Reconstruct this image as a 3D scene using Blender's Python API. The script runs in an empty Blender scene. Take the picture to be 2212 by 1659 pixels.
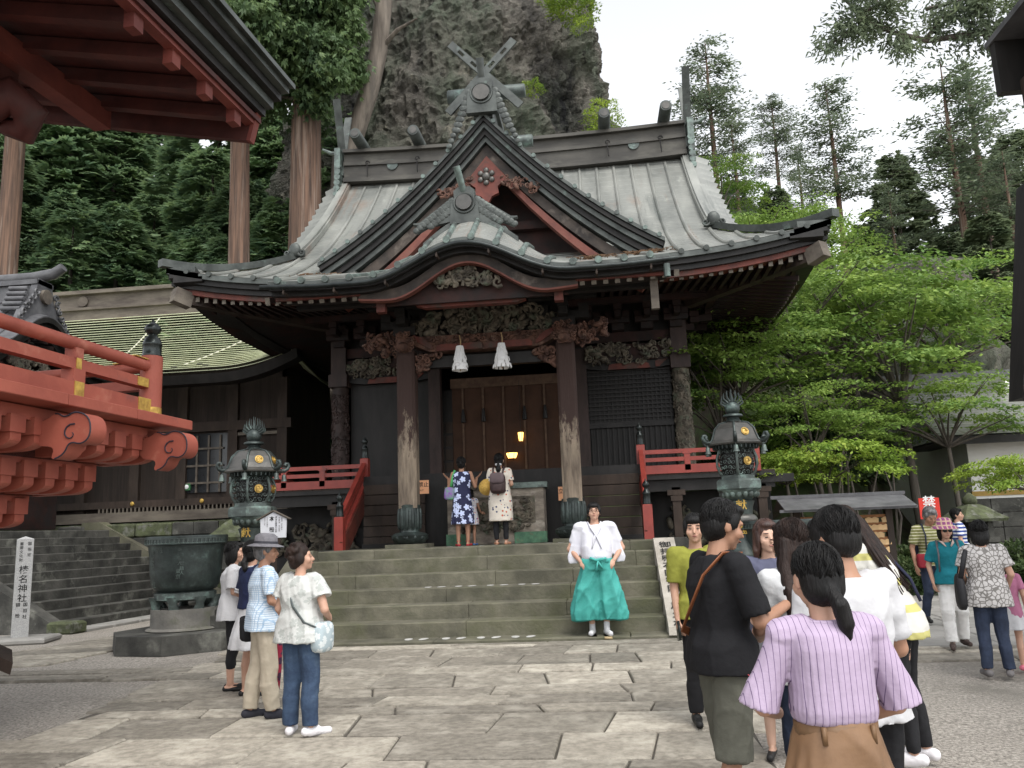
import bpy, bmesh, math, random
import numpy as np
from mathutils import Vector, Matrix, Euler
rnd = random.Random(7); RS = np.random.RandomState(11)
R = math.radians; PI = math.pi
scene = bpy.context.scene; COL = scene.collection
# ---------------- camera, world, sun, exposure ----------------
YAW, PITCH, ROLL, CAMH = R(-5.904), R(10.126), R(-2.217), 1.425
cd = bpy.data.cameras.new('camera'); cam = bpy.data.objects.new('camera', cd); COL.objects.link(cam)
fw = Vector((math.sin(YAW)*math.cos(PITCH), math.cos(YAW)*math.cos(PITCH), math.sin(PITCH)))
r0 = Vector((math.cos(YAW), -math.sin(YAW), 0)); u0 = r0.cross(fw)
rt = math.cos(ROLL)*r0+math.sin(ROLL)*u0; up = -math.sin(ROLL)*r0+math.cos(ROLL)*u0
m3 = Matrix((rt, up, -fw)).transposed(); cam.matrix_world = Matrix.Translation((0, 0, CAMH)) @ m3.to_4x4()
cd.sensor_width = 36; cd.lens = 36*0.8084; cd.clip_start = .05; cd.clip_end = 2000
scene.camera = cam
world = bpy.data.worlds.new('World'); scene.world = world; world.use_nodes = True
nt = world.node_tree; bg = nt.nodes['Background']
sky = nt.nodes.new('ShaderNodeTexSky'); sky.sky_type = 'NISHITA'; sky.sun_disc = False
SUN_EL, SUN_AZ = R(58), R(150)
sky.sun_elevation = SUN_EL; sky.sun_rotation = SUN_AZ; sky.air_density = 1.0; sky.dust_density = 1.0; sky.ozone_density = 1.0
hs = nt.nodes.new('ShaderNodeHueSaturation'); hs.inputs['Saturation'].default_value = .12
nt.links.new(sky.outputs[0], hs.inputs['Color']); nt.links.new(hs.outputs[0], bg.inputs[0]); bg.inputs[1].default_value = .15
sd = bpy.data.lights.new('sun', 'SUN'); sun = bpy.data.objects.new('sun', sd); COL.objects.link(sun)
sd.energy = 1.1; sd.angle = R(35); sd.color = (1, .96, .9)
sdir = Vector((math.sin(SUN_AZ)*math.cos(SUN_EL), math.cos(SUN_AZ)*math.cos(SUN_EL), math.sin(SUN_EL)))
sun.rotation_euler = sdir.to_track_quat('Z', 'Y').to_euler()
scene.view_settings.view_transform = 'Standard'; scene.view_settings.look = 'None'
scene.view_settings.gamma = 1; scene.view_settings.use_curve_mapping = False
scene.view_settings.exposure = 1.28
scene.render.engine = 'CYCLES'; scene.render.resolution_x = 1024; scene.render.resolution_y = 768

# photo pixels (2212 wide) to points on planes the things stand on
FP = .8084*2212
def ray(x, y): return fw+rt*((x-1106)/FP)-up*((y-829.5)/FP)
CAM = Vector((0, 0, CAMH))
def aty(x, y, Y): d = ray(x, y); return CAM+d*(Y/d.y)
def atz(x, y, Z): d = ray(x, y); return CAM+d*((Z-CAMH)/d.z)

# ---------------- helpers ----------------
LOC = {}
def setp(o, label=None, cat=None, group=None, kind=None):
    if label: o['label'] = label
    if cat: o['category'] = cat
    if group: o['group'] = group
    if kind: o['kind'] = kind
    return o
def thing(name, label, cat, loc=(0, 0, 0), group=None, rz=0):
    o = bpy.data.objects.new(name, None); COL.objects.link(o); o.location = loc; o.rotation_euler = (0, 0, rz)
    o.empty_display_size = .1
    LOC[o.name] = Vector(loc); return setp(o, label, cat, group)
def newobj(name, me, mat, par=None):
    o = bpy.data.objects.new(name, me); COL.objects.link(o)
    if mat is not None and len(me.materials) == 0: me.materials.append(mat)
    if par is not None:
        o.parent = par; LOC[o.name] = LOC.get(par.name, Vector((0, 0, 0)))
    else: LOC[o.name] = Vector((0, 0, 0))
    return o
def mkmesh(name, v, f, smooth=False):
    me = bpy.data.meshes.new(name); v = np.asarray(v, dtype=np.float32)
    if isinstance(f, np.ndarray):
        k = f.shape[1]; n = len(f)
        me.vertices.add(len(v)); me.vertices.foreach_set('co', v.ravel())
        me.loops.add(n*k); me.loops.foreach_set('vertex_index', f.ravel().astype(np.int32))
        me.polygons.add(n); me.polygons.foreach_set('loop_start', np.arange(0, n*k, k, dtype=np.int32))
        me.update(calc_edges=True)
    else:
        me.from_pydata([tuple(map(float, p)) for p in v], [], f); me.update()
    if smooth: me.polygons.foreach_set('use_smooth', np.ones(len(me.polygons), dtype=bool))
    return me
def rotm(rx=0, ry=0, rz=0): return np.array(Euler((rx, ry, rz)).to_matrix())
class MB:
    def __init__(s): s.v = []; s.f = []; s.n = 0; s.M = None
    def add(s, v, f):
        v = np.asarray(v, float)
        if s.M is not None: v = v @ s.M[0].T + s.M[1]
        s.v.append(v); s.f += [tuple(i+s.n for i in q) for q in f]; s.n += len(v); return s
    def box(s, c, d, rot=None, taper=1):
        x, y, z = d[0]/2, d[1]/2, d[2]/2; t = taper
        v = np.array([(-x, -y, -z), (x, -y, -z), (x, y, -z), (-x, y, -z), (-x*t, -y*t, z), (x*t, -y*t, z), (x*t, y*t, z), (-x*t, y*t, z)])
        if rot is not None: v = v @ rot.T
        return s.add(v+np.array(c), [(3, 2, 1, 0), (4, 5, 6, 7), (0, 1, 5, 4), (1, 2, 6, 5), (2, 3, 7, 6), (3, 0, 4, 7)])
    def bx(s, x0, x1, y0, y1, z0, z1): return s.box(((x0+x1)/2, (y0+y1)/2, (z0+z1)/2), (x1-x0, y1-y0, z1-z0))
    def bev(s, c, d, b=.01, rot=None):   # box with chamfered top and sides
        x, y, z = d[0]/2, d[1]/2, d[2]/2
        L = [(-z, b), (-z+b, 0), (z-b, 0), (z, b)]; v = []
        for zz, i in L:
            for a, e in ((-1, -1), (1, -1), (1, 1), (-1, 1)): v.append((a*(x-i), e*(y-i), zz))
        f = [(3, 2, 1, 0), (12, 13, 14, 15)]
        for k in range(3):
            for j in range(4): f.append((k*4+j, k*4+(j+1) % 4, k*4+4+(j+1) % 4, k*4+4+j))
        v = np.array(v)
        if rot is not None: v = v @ rot.T
        return s.add(v+np.array(c), f)
    def beam(s, p, q, w, h, up=(0, 0, 1)):
        p = Vector(p); q = Vector(q); d = (q-p); L = d.length; d.normalize(); u = Vector(up); sx = d.cross(u)
        if sx.length < 1e-4: sx = d.cross(Vector((1, 0, 0)))
        sx.normalize(); u = sx.cross(d); m = np.array(Matrix((sx, d, u)).transposed())
        return s.box((p+q)/2, (w, L, h), m)
    def loft(s, rings, cap=True, closed=True):
        n = len(rings[0]); v = np.concatenate([np.asarray(r, float) for r in rings]); f = []
        for k in range(len(rings)-1):
            for j in range(n if closed else n-1):
                a, b = k*n+j, k*n+(j+1) % n; f.append((a, b, b+n, a+n))
        if cap and closed: f.append(tuple(range(n))[::-1]); f.append(tuple(range((len(rings)-1)*n, len(rings)*n)))
        return s.add(v, f)
    def lathe(s, prof, c=(0, 0, 0), n=20, sx=1, sy=1, ph=0):
        a = np.arange(n)*2*PI/n+ph; rings = []
        for r, z in prof: rings.append(np.stack([c[0]+r*sx*np.cos(a), c[1]+r*sy*np.sin(a), np.full(n, c[2]+z)], 1))
        return s.loft(rings)
    def tube(s, pts, rad, n=8, flat=1.0):
        pts = [Vector(p) for p in pts]; k = len(pts)
        if not hasattr(rad, '__len__'): rad = [rad]*k
        rings = []; pu = None
        for i in range(k):
            d = (pts[min(i+1, k-1)]-pts[max(i-1, 0)]).normalized()
            if pu is None: pu = d.orthogonal().normalized()
            pu = (pu-d*pu.dot(d))
            pu = pu.normalized() if pu.length > 1e-6 else d.orthogonal().normalized()
            w = d.cross(pu); rings.append([pts[i]+(pu*math.cos(t)+w*math.sin(t)*flat)*rad[i] for t in [j*2*PI/n for j in range(n)]])
        return s.loft([np.array([tuple(p) for p in r]) for r in rings])
    def grid(s, P, flip=False):          # P (m,n,3)
        m, n = P.shape[:2]; f = []
        for i in range(m-1):
            for j in range(n-1):
                q = (i*n+j, i*n+j+1, i*n+n+j+1, i*n+n+j); f.append(q[::-1] if flip else q)
        return s.add(P.reshape(-1, 3), f)
    def slab(s, P, th):                  # thick sheet, th = offset vector
        m, n = P.shape[:2]; s.grid(P); s.grid(P+np.array(th), True)
        e = np.concatenate([P[0], P[1:, -1], P[-1, -2::-1], P[-2:0:-1, 0]]); k = len(e)
        s.add(np.concatenate([e, e+np.array(th)]), [(j, j+k, (j+1) % k+k, (j+1) % k) for j in range(k)]); return s
    def prism(s, poly, a, b, axis='y'):  # polygon (u,w) extruded along axis a..b
        n = len(poly); v = []
        for t in (a, b):
            for u, w in poly: v.append({'y': (u, t, w), 'x': (t, u, w), 'z': (u, w, t)}[axis])
        f = [tuple(range(n))[::-1], tuple(range(n, 2*n))]+[(j, (j+1) % n, n+(j+1) % n, n+j) for j in range(n)]
        return s.add(v, f)
    def ell(s, c, r, rot=None, n=10, m=7):
        v = [];
        for i in range(m+1):
            t = PI*i/m
            for j in range(n): a = 2*PI*j/n; v.append((r[0]*math.sin(t)*math.cos(a), r[1]*math.sin(t)*math.sin(a), r[2]*math.cos(t)))
        v = np.array(v)
        if rot is not None: v = v @ rot.T
        f = [(i*n+j, i*n+n+j, i*n+n+(j+1) % n, i*n+(j+1) % n) for i in range(m) for j in range(n)]
        return s.add(v+np.array(c), f)
    def curl(s, c, r, ax=(1, 0, 0), az=(0, 0, 1), turns=1.4, w=.3, sgn=1, ph=0, n=6, seg=12):
        ax = np.array(ax, float); az = np.array(az, float); p = []; q = []
        for i in range(seg):
            t = i/(seg-1); a = ph+sgn*turns*2*PI*t; rr = r*(1-.85*t); p.append(np.array(c)+ax*rr*math.cos(a)+az*rr*math.sin(a)); q.append(r*w*(1-.55*t))
        return s.tube(p, q, n)
    def build(s, name, mat, par=None, smooth=False, **kw):
        v = np.concatenate(s.v)
        if par is not None: v = v-np.array(LOC.get(par.name, (0, 0, 0)))
        me = mkmesh(name, v, s.f, smooth); bm = bmesh.new(); bm.from_mesh(me)
        if kw.pop('weld', False): bmesh.ops.remove_doubles(bm, verts=bm.verts, dist=1e-4)
        bmesh.ops.recalc_face_normals(bm, faces=bm.faces); bm.to_mesh(me); bm.free()
        if smooth:
            try: me.set_sharp_from_angle(angle=R(smooth if smooth is not True else 40))
            except Exception: pass
        o = newobj(name, me, mat, par); return setp(o, **kw)
def inst(name, src, par, loc, rot=(0, 0, 0), sc=(1, 1, 1)):   # copy sharing mesh data; loc in world
    o = bpy.data.objects.new(name, src.data if hasattr(src, 'data') else src); COL.objects.link(o)
    L = LOC.get(par.name, Vector((0, 0, 0))) if par is not None else Vector((0, 0, 0))
    o.parent = par; o.location = Vector(loc)-L; o.rotation_euler = rot; o.scale = sc; LOC[o.name] = L; return o
def proto(mb, name, mat, smooth=False):
    me = mkmesh(name, np.concatenate(mb.v), mb.f, smooth); bm = bmesh.new(); bm.from_mesh(me); bmesh.ops.recalc_face_normals(bm, faces=bm.faces); bm.to_mesh(me); bm.free()
    if smooth:
        try: me.set_sharp_from_angle(angle=R(40))
        except Exception: pass
    me.materials.append(mat); return me

# ---------------- materials ----------------
MATS = {}
def mat(name, c1, c2=None, sc=3.0, rough=.7, bump=.2, bsc=None, metal=0, stretch=(1, 1, 1), c3=None, t3=.62, sc3=1.2, objvar=0, lo=.35, hi=.65, spec=.3, trans=None, det=6, coord='Object', sharp3=.08, wave=None):
    if name in MATS: return MATS[name]
    m = bpy.data.materials.new(name); m.use_nodes = True; t = m.node_tree; N = t.nodes; L = t.links; b = N['Principled BSDF']
    b.inputs['Roughness'].default_value = rough; b.inputs['Metallic'].default_value = metal
    b.inputs['Specular IOR Level'].default_value = spec
    tc = N.new('ShaderNodeTexCoord'); mp = N.new('ShaderNodeMapping'); mp.inputs['Scale'].default_value = stretch
    if coord == 'World':
        g = N.new('ShaderNodeNewGeometry'); L.new(g.outputs['Position'], mp.inputs['Vector'])
    else: L.new(tc.outputs[coord], mp.inputs['Vector'])
    nz = N.new('ShaderNodeTexNoise'); nz.inputs['Scale'].default_value = sc; nz.inputs['Detail'].default_value = det; nz.inputs['Roughness'].default_value = .6
    L.new(mp.outputs[0], nz.inputs['Vector'])
    rp = N.new('ShaderNodeValToRGB'); rp.color_ramp.elements[0].position = lo; rp.color_ramp.elements[1].position = hi
    c2 = c2 or tuple(x*.6 for x in c1)
    rp.color_ramp.elements[0].color = (*c2, 1); rp.color_ramp.elements[1].color = (*c1, 1); L.new(nz.outputs[0], rp.inputs[0]); out = rp.outputs[0]
    if c3:
        n3 = N.new('ShaderNodeTexNoise'); n3.inputs['Scale'].default_value = sc3; n3.inputs['Detail'].default_value = 8; n3.inputs['Roughness'].default_value = .65
        L.new(mp.outputs[0], n3.inputs['Vector']); r3 = N.new('ShaderNodeValToRGB')
        r3.color_ramp.elements[0].position = t3-sharp3; r3.color_ramp.elements[1].position = t3+sharp3; L.new(n3.outputs[0], r3.inputs[0])
        mx = N.new('ShaderNodeMix'); mx.data_type = 'RGBA'; L.new(r3.outputs[0], mx.inputs[0]); L.new(out, mx.inputs[6]); mx.inputs[7].default_value = (*c3, 1); out = mx.outputs[2]
    if objvar:
        oi = N.new('ShaderNodeObjectInfo'); mr = N.new('ShaderNodeMapRange'); mr.inputs[3].default_value = 1-objvar; mr.inputs[4].default_value = 1+objvar
        L.new(oi.outputs['Random'], mr.inputs[0]); mv = N.new('ShaderNodeVectorMath'); mv.operation = 'SCALE'; L.new(out, mv.inputs[0]); L.new(mr.outputs[0], mv.inputs['Scale']); out = mv.outputs[0]
    L.new(out, b.inputs['Base Color'])
    if bump:
        bp = N.new('ShaderNodeBump'); bp.inputs['Strength'].default_value = bump; bp.inputs['Distance'].default_value = .02
        nb = N.new('ShaderNodeTexNoise'); nb.inputs['Scale'].default_value = bsc or sc*3; nb.inputs['Detail'].default_value = 6
        L.new(mp.outputs[0], nb.inputs['Vector']); L.new(nb.outputs[0], bp.inputs['Height']); L.new(bp.outputs[0], b.inputs['Normal'])
    if trans:
        tr = N.new('ShaderNodeBsdfTranslucent'); L.new(out, tr.inputs[0]); ms = N.new('ShaderNodeMixShader'); ms.inputs[0].default_value = trans
        L.new(b.outputs[0], ms.inputs[1]); L.new(tr.outputs[0], ms.inputs[2]); L.new(ms.outputs[0], N['Material Output'].inputs[0])
    MATS[name] = m; return m
def emis(name, c, s):
    m = bpy.data.materials.new(name); m.use_nodes = True; b = m.node_tree.nodes['Principled BSDF']
    b.inputs['Base Color'].default_value = (*c, 1); b.inputs['Emission Color'].default_value = (*c, 1); b.inputs['Emission Strength'].default_value = s; return m
M = {}
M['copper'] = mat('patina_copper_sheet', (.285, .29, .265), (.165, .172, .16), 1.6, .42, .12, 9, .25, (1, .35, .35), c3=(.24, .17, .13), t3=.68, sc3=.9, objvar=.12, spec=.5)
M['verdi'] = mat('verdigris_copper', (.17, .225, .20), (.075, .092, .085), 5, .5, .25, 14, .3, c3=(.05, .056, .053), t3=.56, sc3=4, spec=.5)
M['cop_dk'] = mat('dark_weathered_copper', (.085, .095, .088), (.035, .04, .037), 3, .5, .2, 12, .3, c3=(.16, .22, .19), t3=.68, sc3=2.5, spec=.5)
M['black'] = mat('shade_deepened_black_wood', (.020, .018, .017), (.009, .0085, .008), 4, .55, .3, 10, stretch=(1, 1, .25))  # black wood, lowered further to deepen the shade under the eaves
M['soffit'] = mat('dark_red_brown_soffit', (.040, .015, .012), (.014, .009, .008), 3, .7, .25, 9, c3=(.018, .016, .016), t3=.55, sc3=1.4)  # soffit brown lowered, part of the eave shade is in the colour
M['redold'] = mat('worn_red_lacquer_trim', (.15, .04, .028), (.075, .023, .018), 4, .6, .2, 12, c3=(.06, .04, .032), t3=.58, sc3=2.5)
M['redrail'] = mat('red_lacquer_rail', (.27, .042, .03), (.19, .03, .022), 3, .42, .12, 10, c3=(.09, .03, .02), t3=.72, sc3=4, spec=.45)
M['verm'] = mat('salmon_vermilion_lacquer', (.32, .085, .056), (.23, .056, .038), 2.2, .6, .25, 9, c3=(.38, .145, .10), t3=.66, sc3=3.2, spec=.35)
M['vermdk'] = mat('shaded_dark_vermilion', (.085, .026, .022), (.045, .016, .015), 3, .65, .25, 9, c3=(.05, .03, .028), t3=.66, sc3=2)  # vermilion darkened to carry the shade beneath the stage roof and floor
M['carve'] = mat('weathered_carved_wood', (.165, .142, .108), (.036, .031, .025), 6, .8, .5, 22, c3=(.10, .12, .085), t3=.6, sc3=5)  # weathered wood tones cut down to paint in under-eave shade
M['carvered'] = mat('faded_red_carving', (.145, .075, .053), (.04, .02, .016), 7, .75, .45, 22, c3=(.19, .13, .10), t3=.64, sc3=8)
M['colw'] = mat('flaking_lacquer_column', (.40, .32, .235), (.17, .13, .10), 7, .75, .5, 20, stretch=(1, 1, .3), c3=(.055, .032, .028), t3=.55, sc3=4.5, sharp3=.05)
M['coldk'] = mat('dark_lacquer_column', (.05, .031, .027), (.024, .016, .014), 6, .6, .3, 14, stretch=(1, 1, .3), c3=(.33, .25, .18), t3=.70, sc3=6, sharp3=.04)  # dark lacquer, lowered again to add to the under-eave shade
M['gold'] = mat('gilt_metal', (.50, .33, .09), (.30, .19, .05), 8, .45, .15, 20, .6, spec=.5)
M['goldold'] = mat('tarnished_gilt_fitting', (.62, .42, .10), (.36, .22, .06), 12, .5, .4, 30, .5, c3=(.5, .17, .1), t3=.7, sc3=9)
M['bronze'] = mat('dark_green_bronze', (.05, .066, .062), (.022, .028, .027), 5, .45, .25, 18, .45, c3=(.10, .145, .13), t3=.66, sc3=5, spec=.5)
M['bronzelt'] = mat('patinated_bronze', (.095, .12, .11), (.045, .055, .052), 6, .5, .3, 18, .35, c3=(.16, .23, .205), t3=.62, sc3=6, spec=.5)
M['bronzegy'] = mat('grey_bronze_cap', (.105, .10, .092), (.06, .06, .056), 4, .4, .15, 14, .5, spec=.5)
M['finial'] = mat('black_metal_finial', (.03, .036, .035), (.015, .018, .018), 6, .28, .1, 16, .6, spec=.5)
M['step'] = mat('mossy_step_stone', (.165, .155, .115), (.08, .077, .057), 2.2, .85, .4, 26, c3=(.085, .088, .048), t3=.60, sc3=1.3, objvar=.10, sharp3=.12)
M['stepdk'] = mat('dark_lichened_step_stone', (.085, .083, .074), (.03, .03, .027), 2.5, .85, .4, 24, c3=(.19, .19, .165), t3=.64, sc3=1.8, objvar=.12)
M['paver'] = mat('worn_grey_paving_stone', (.33, .30, .25), (.20, .182, .15), 14, .8, .5, 60, c3=(.41, .38, .32), t3=.58, sc3=3.2, objvar=.27, coord='World', stretch=(1, 1, 1), det=10)
M['paverwet'] = mat('damp_paving_stone', (.245, .222, .185), (.14, .127, .105), 14, .68, .45, 60, c3=(.32, .295, .25), t3=.60, sc3=3.0, objvar=.18, coord='World', stretch=(1, 1.3, 1), det=10)
M['concrete'] = mat('grey_concrete_slab', (.30, .29, .27), (.21, .205, .19), 2, .85, .25, 40, objvar=.08)
M['granite'] = mat('pale_granite', (.42, .42, .41), (.28, .28, .28), 60, .8, .15, 90, c3=(.20, .19, .13), t3=.68, sc3=2.2)
M['slabst'] = mat('engraved_stele_stone', (.42, .39, .345), (.30, .275, .235), 4, .85, .35, 34, c3=(.20, .20, .13), t3=.64, sc3=2.5)
M['moss'] = mat('mossy_stone', (.10, .115, .06), (.045, .05, .03), 5, .95, .6, 20, c3=(.17, .17, .15), t3=.6, sc3=4)
M['gravel'] = mat('pale_gravel', (.42, .385, .34), (.17, .155, .135), 38, .95, 1.0, 60, c3=(.12, .105, .085), t3=.66, sc3=.35, coord='World', det=4, sharp3=.14)
M['earth'] = mat('leaf_litter_slope', (.075, .058, .038), (.028, .025, .017), 5, .95, .8, 14, c3=(.055, .085, .028), t3=.50, sc3=1.2, coord='World')
M['raftertip'] = mat('pale_rafter_end', (.16, .14, .115), (.08, .07, .058), 9, .8, .2)
M['urnstone'] = mat('grey_pedestal_stone', (.19, .18, .16), (.11, .105, .095), 3, .85, .35, 30, c3=(.09, .095, .06), t3=.62, sc3=2)
M['ink'] = mat('black_ink', (.02, .02, .02), rough=.7, bump=0)
M['inkgrey'] = mat('faded_ink', (.10, .09, .08), rough=.8, bump=0)
M['cream'] = mat('white_plaster', (.78, .77, .74), (.68, .67, .63), 1.2, .85, .1)
M['paper'] = mat('white_paper', (.82, .82, .82), (.74, .74, .75), 5, .7, .15, spec=.2)
M['tile'] = mat('dark_grey_tile', (.115, .115, .12), (.06, .06, .065), 4, .45, .2, 14, objvar=.15, spec=.5)
M['greenroof'] = mat('pale_green_copper_shingle', (.52, .54, .36), (.39, .42, .27), 2.2, .55, .12, 10, .1, c3=(.40, .30, .17), t3=.70, sc3=.7, objvar=.09)
M['woodgrey'] = mat('grey_weathered_timber', (.15, .13, .105), (.075, .062, .052), 4, .8, .35, 16, stretch=(.3, 1, 1))
M['woodbrn'] = mat('brown_timber', (.050, .035, .027), (.026, .019, .015), 4, .75, .3, 16, stretch=(1, 1, .3))
M['bedsoil'] = mat('sandy_joint_soil', (.10, .09, .075), (.06, .054, .046), 6, .95, .5, 30, coord='World')
M['noren'] = mat('brown_screen_cloth', (.06, .030, .018), (.042, .022, .014), 3, .9, .1, 40)

M['darkboard'] = mat('blackened_bargeboard', (.075, .06, .05), (.028, .024, .022), 3, .75, .35, 14, c3=(.16, .135, .115), t3=.66, sc3=2.4)
M['redband'] = mat('faded_red_band', (.19, .065, .048), (.11, .042, .034), 3, .7, .25, 12, c3=(.12, .07, .055), t3=.62, sc3=3)
M['ridge'] = mat('brown_grey_ridge_boards', (.085, .08, .07), (.045, .043, .039), 3, .6, .2, 12, .15, (.3, 1, 1), c3=(.13, .125, .105), t3=.64, sc3=2)
def add_streaks(m_, col, sc, th, stretch, sp=.05):
    t = m_.node_tree; N = t.nodes; L = t.links; b = N['Principled BSDF']; src = b.inputs['Base Color'].links[0].from_socket
    g = N.new('ShaderNodeNewGeometry'); mp = N.new('ShaderNodeMapping'); mp.inputs['Scale'].default_value = stretch; L.new(g.outputs['Position'], mp.inputs[0])
    n = N.new('ShaderNodeTexNoise'); n.inputs['Scale'].default_value = sc; n.inputs['Detail'].default_value = 10; n.inputs['Roughness'].default_value = .7; L.new(mp.outputs[0], n.inputs['Vector'])
    r_ = N.new('ShaderNodeValToRGB'); r_.color_ramp.elements[0].position = th-sp; r_.color_ramp.elements[1].position = th+sp*1.4; L.new(n.outputs[0], r_.inputs[0])
    mx = N.new('ShaderNodeMix'); mx.data_type = 'RGBA'; L.new(r_.outputs[0], mx.inputs[0]); L.new(src, mx.inputs[6]); mx.inputs[7].default_value = (*col, 1); L.new(mx.outputs[2], b.inputs['Base Color'])
add_streaks(M['copper'], (.20, .125, .09), 1.1, .64, (1.5, .10, .10)); add_streaks(M['copper'], (.11, .12, .11), 1.4, .62, (1.8, .14, .14)); add_streaks(M['copper'], (.36, .38, .34), 2.2, .66, (1.6, .5, .5))
add_streaks(M['verm'], (.16, .06, .05), 1.6, .66, (1, 1, 1)); add_streaks(M['redrail'], (.10, .03, .024), 3, .66, (1, 1, 1)); add_streaks(M['step'], (.075, .078, .05), 1.0, .60, (.6, 1, 2.2)); add_streaks(M['stepdk'], (.19, .19, .165), 3.0, .68, (1, 1, 1))
add_streaks(M['paver'], (.17, .155, .13), .55, .62, (1, 1.2, 1)); add_streaks(M['paverwet'], (.13, .12, .10), .6, .60, (1, 1.2, 1)); add_streaks(M['gravel'], (.20, .185, .16), .4, .58, (1, 1, 1))
# ---------------- ground, paving ----------------
def sheet(name, pts, z, mt, kind='structure'):
    m = MB(); m.add([(x, y, z) for x, y in pts], [tuple(range(len(pts)))]); return m.build(name, mt, None, kind=kind)
def GZ(y): return -.022*max(0, 11-y)       # the court falls gently away from the steps
m = MB(); m.add([(x, y, GZ(y)) for y in (-40, 11, 500) for x in (-300, 300)], [(0, 1, 3, 2), (2, 3, 5, 4)]); m.build('ground', M['gravel'], None, kind='structure')
def poly_slab(name, pts, z0, z1, mt, par, gap=.012, b=.012):
    c = np.mean(pts, 0); P = []
    for p in pts:
        d = np.array(p)-c; P.append(c+d-np.sign(d)*np.array((gap*.6, gap*1.5)))
    P = np.array(P); n = len(P); top = c+(P-c)*(1-b/ (np.linalg.norm(P-c, axis=1)[:, None]+1e-6))
    v = [(x, y, z0+GZ(y)) for x, y in P]+[(x, y, z1-b+GZ(y)) for x, y in P]+[(x, y, z1+GZ(y)) for x, y in top]
    f = [tuple(range(2*n, 3*n))]+[(k*n+j, k*n+(j+1) % n, k*n+n+(j+1) % n, k*n+n+j) for k in range(2) for j in range(n)]
    m = MB(); m.add(v, f); return m.build(name, mt, par)
def atg(x, y, dz=0):
    p = atz(x, y, dz)
    for _ in range(12): p = atz(x, y, GZ(p.y)+dz)
    return p
def g2(x, y): p = atg(x, y); return (p.x, p.y)
LB = [g2(*p) for p in ((690, 1398), (461, 1431), (298, 1510), (0, 1614), (-200, 1690))]
RB = [g2(*p) for p in ((1480, 1385), (1596, 1434), (1634, 1605), (1668, 1643), (1720, 1720))]
def bx_at(B, y):
    B = sorted(B, key=lambda p: p[1]); ys = [p[1] for p in B]; xs = [p[0] for p in B]; return float(np.interp(y, ys, xs))
pav = setp(newobj('pavement', bpy.data.meshes.new('pavement'), None), kind='structure')
bed = [(bx_at(LB, y), y) for y in np.linspace(1.6, 11.1, 20)]+[(bx_at(RB, y), y) for y in np.linspace(11.1, 1.6, 20)]
m = MB(); m.add([(x, y, .006+GZ(y)) for x, y in bed], [tuple(range(len(bed)))]); m.build('paving_bed', M['bedsoil'], pav)
def slab_rows(par, y0, y1, fl, fr, dmin, dmax, wmin, wmax, mats, skew=.25, dirx=None):
    y = y0; rng = random.Random(int(y0*100)+3)
    while y < y1-.05:
        d = min(rng.uniform(dmin, dmax), y1-y)
        if y1-y-d < .25: d = y1-y
        xl, xr = fl(y+d/2), fr(y+d/2); x = xl+rng.uniform(-.25, .1); a = (x, x+rng.uniform(-.1, .1))
        while x < xr-.1:
            w = rng.uniform(wmin, wmax)
            if xr-x-w < .4: w = xr-x+rng.uniform(-.05, .2)
            sk = rng.uniform(-skew, skew); b = (x+w, x+w+sk); j = lambda: rng.uniform(-.02, .02)
            pts = [(a[0], y+j()), (b[0], y+j()), (b[1], y+d+j()), (a[1], y+d+j())]
            if w > 1.0 and rng.random() < .3:      # split slab
                if True:
                    mid = y+d*rng.uniform(.4, .6)
                    for q in ([pts[0], pts[1], ((b[0]+b[1])/2, mid), ((a[0]+a[1])/2, mid)], [((a[0]+a[1])/2, mid), ((b[0]+b[1])/2, mid), pts[2], pts[3]]):
                        poly_slab('paving_slab', q, -.03, .028+rng.uniform(-.007, .007), rng.choice(mats), par, gap=rng.uniform(.009, .02))
                    a = b; x += w; continue
            poly_slab('paving_slab', pts, -.03, .03+rng.uniform(-.008, .008), rng.choice(mats), par, gap=rng.uniform(.009, .02)); a = b; x += w
        y += d
PM = [M['paver'], M['paver'], M['paverwet']]
slab_rows(pav, 1.7, 10.62, lambda y: bx_at(LB, y), lambda y: bx_at(RB, y), .30, .68, .5, 1.35, PM, .10)
slab_rows(pav, 10.65, 11.0, lambda y: -4.9, lambda y: 1.25, .4, .5, 1.2, 2.0, [M['paver']], .3)
# side walks left and right
wl = setp(newobj('left_walk', bpy.data.meshes.new('left_walk'), None), kind='structure')
slab_rows(wl, 9.05, 9.75, lambda y: -8.6, lambda y: bx_at(LB, y)-.05, .3, .42, .9, 2.2, PM, .1)
for k in range(7):   # diagonal walk from the side stairs
    t = k/7; a = Vector((-8.6, 9.9)); b = Vector((-7.6, 13.4)); p = a.lerp(b, t); q = a.lerp(b, t+.14); w = 1.5-.3*t
    poly_slab('paving_slab', [(p.x-.2, p.y), (p.x+w, p.y+.25), (q.x+w, q.y+.25), (q.x-.2, q.y)], -.03, .028, PM[k % 3], wl)
for k in range(5):
    poly_slab('paving_slab', [(-9.5+k*.06, 13.95+k*.75), (-9.0+k*.06, 13.95+k*.75), (-8.94+k*.06, 14.68+k*.75), (-9.44+k*.06, 14.68+k*.75)], -.03, .05, M['concrete'], wl)
wr = setp(newobj('right_walk', bpy.data.meshes.new('right_walk'), None), kind='structure')
slab_rows(wr, 9.15, 9.95, lambda y: bx_at(RB, y)+.05, lambda y: 8.5, .38, .42, .9, 1.8, [M['paverwet'], M['paver']], .1)
slab_rows(wr, 10.0, 26.0, lambda y: 3.35+.10*(y-10), lambda y: 5.6+.16*(y-10), 1.1, 1.4, .9, 1.15, [M['concrete']], .04)

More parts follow.
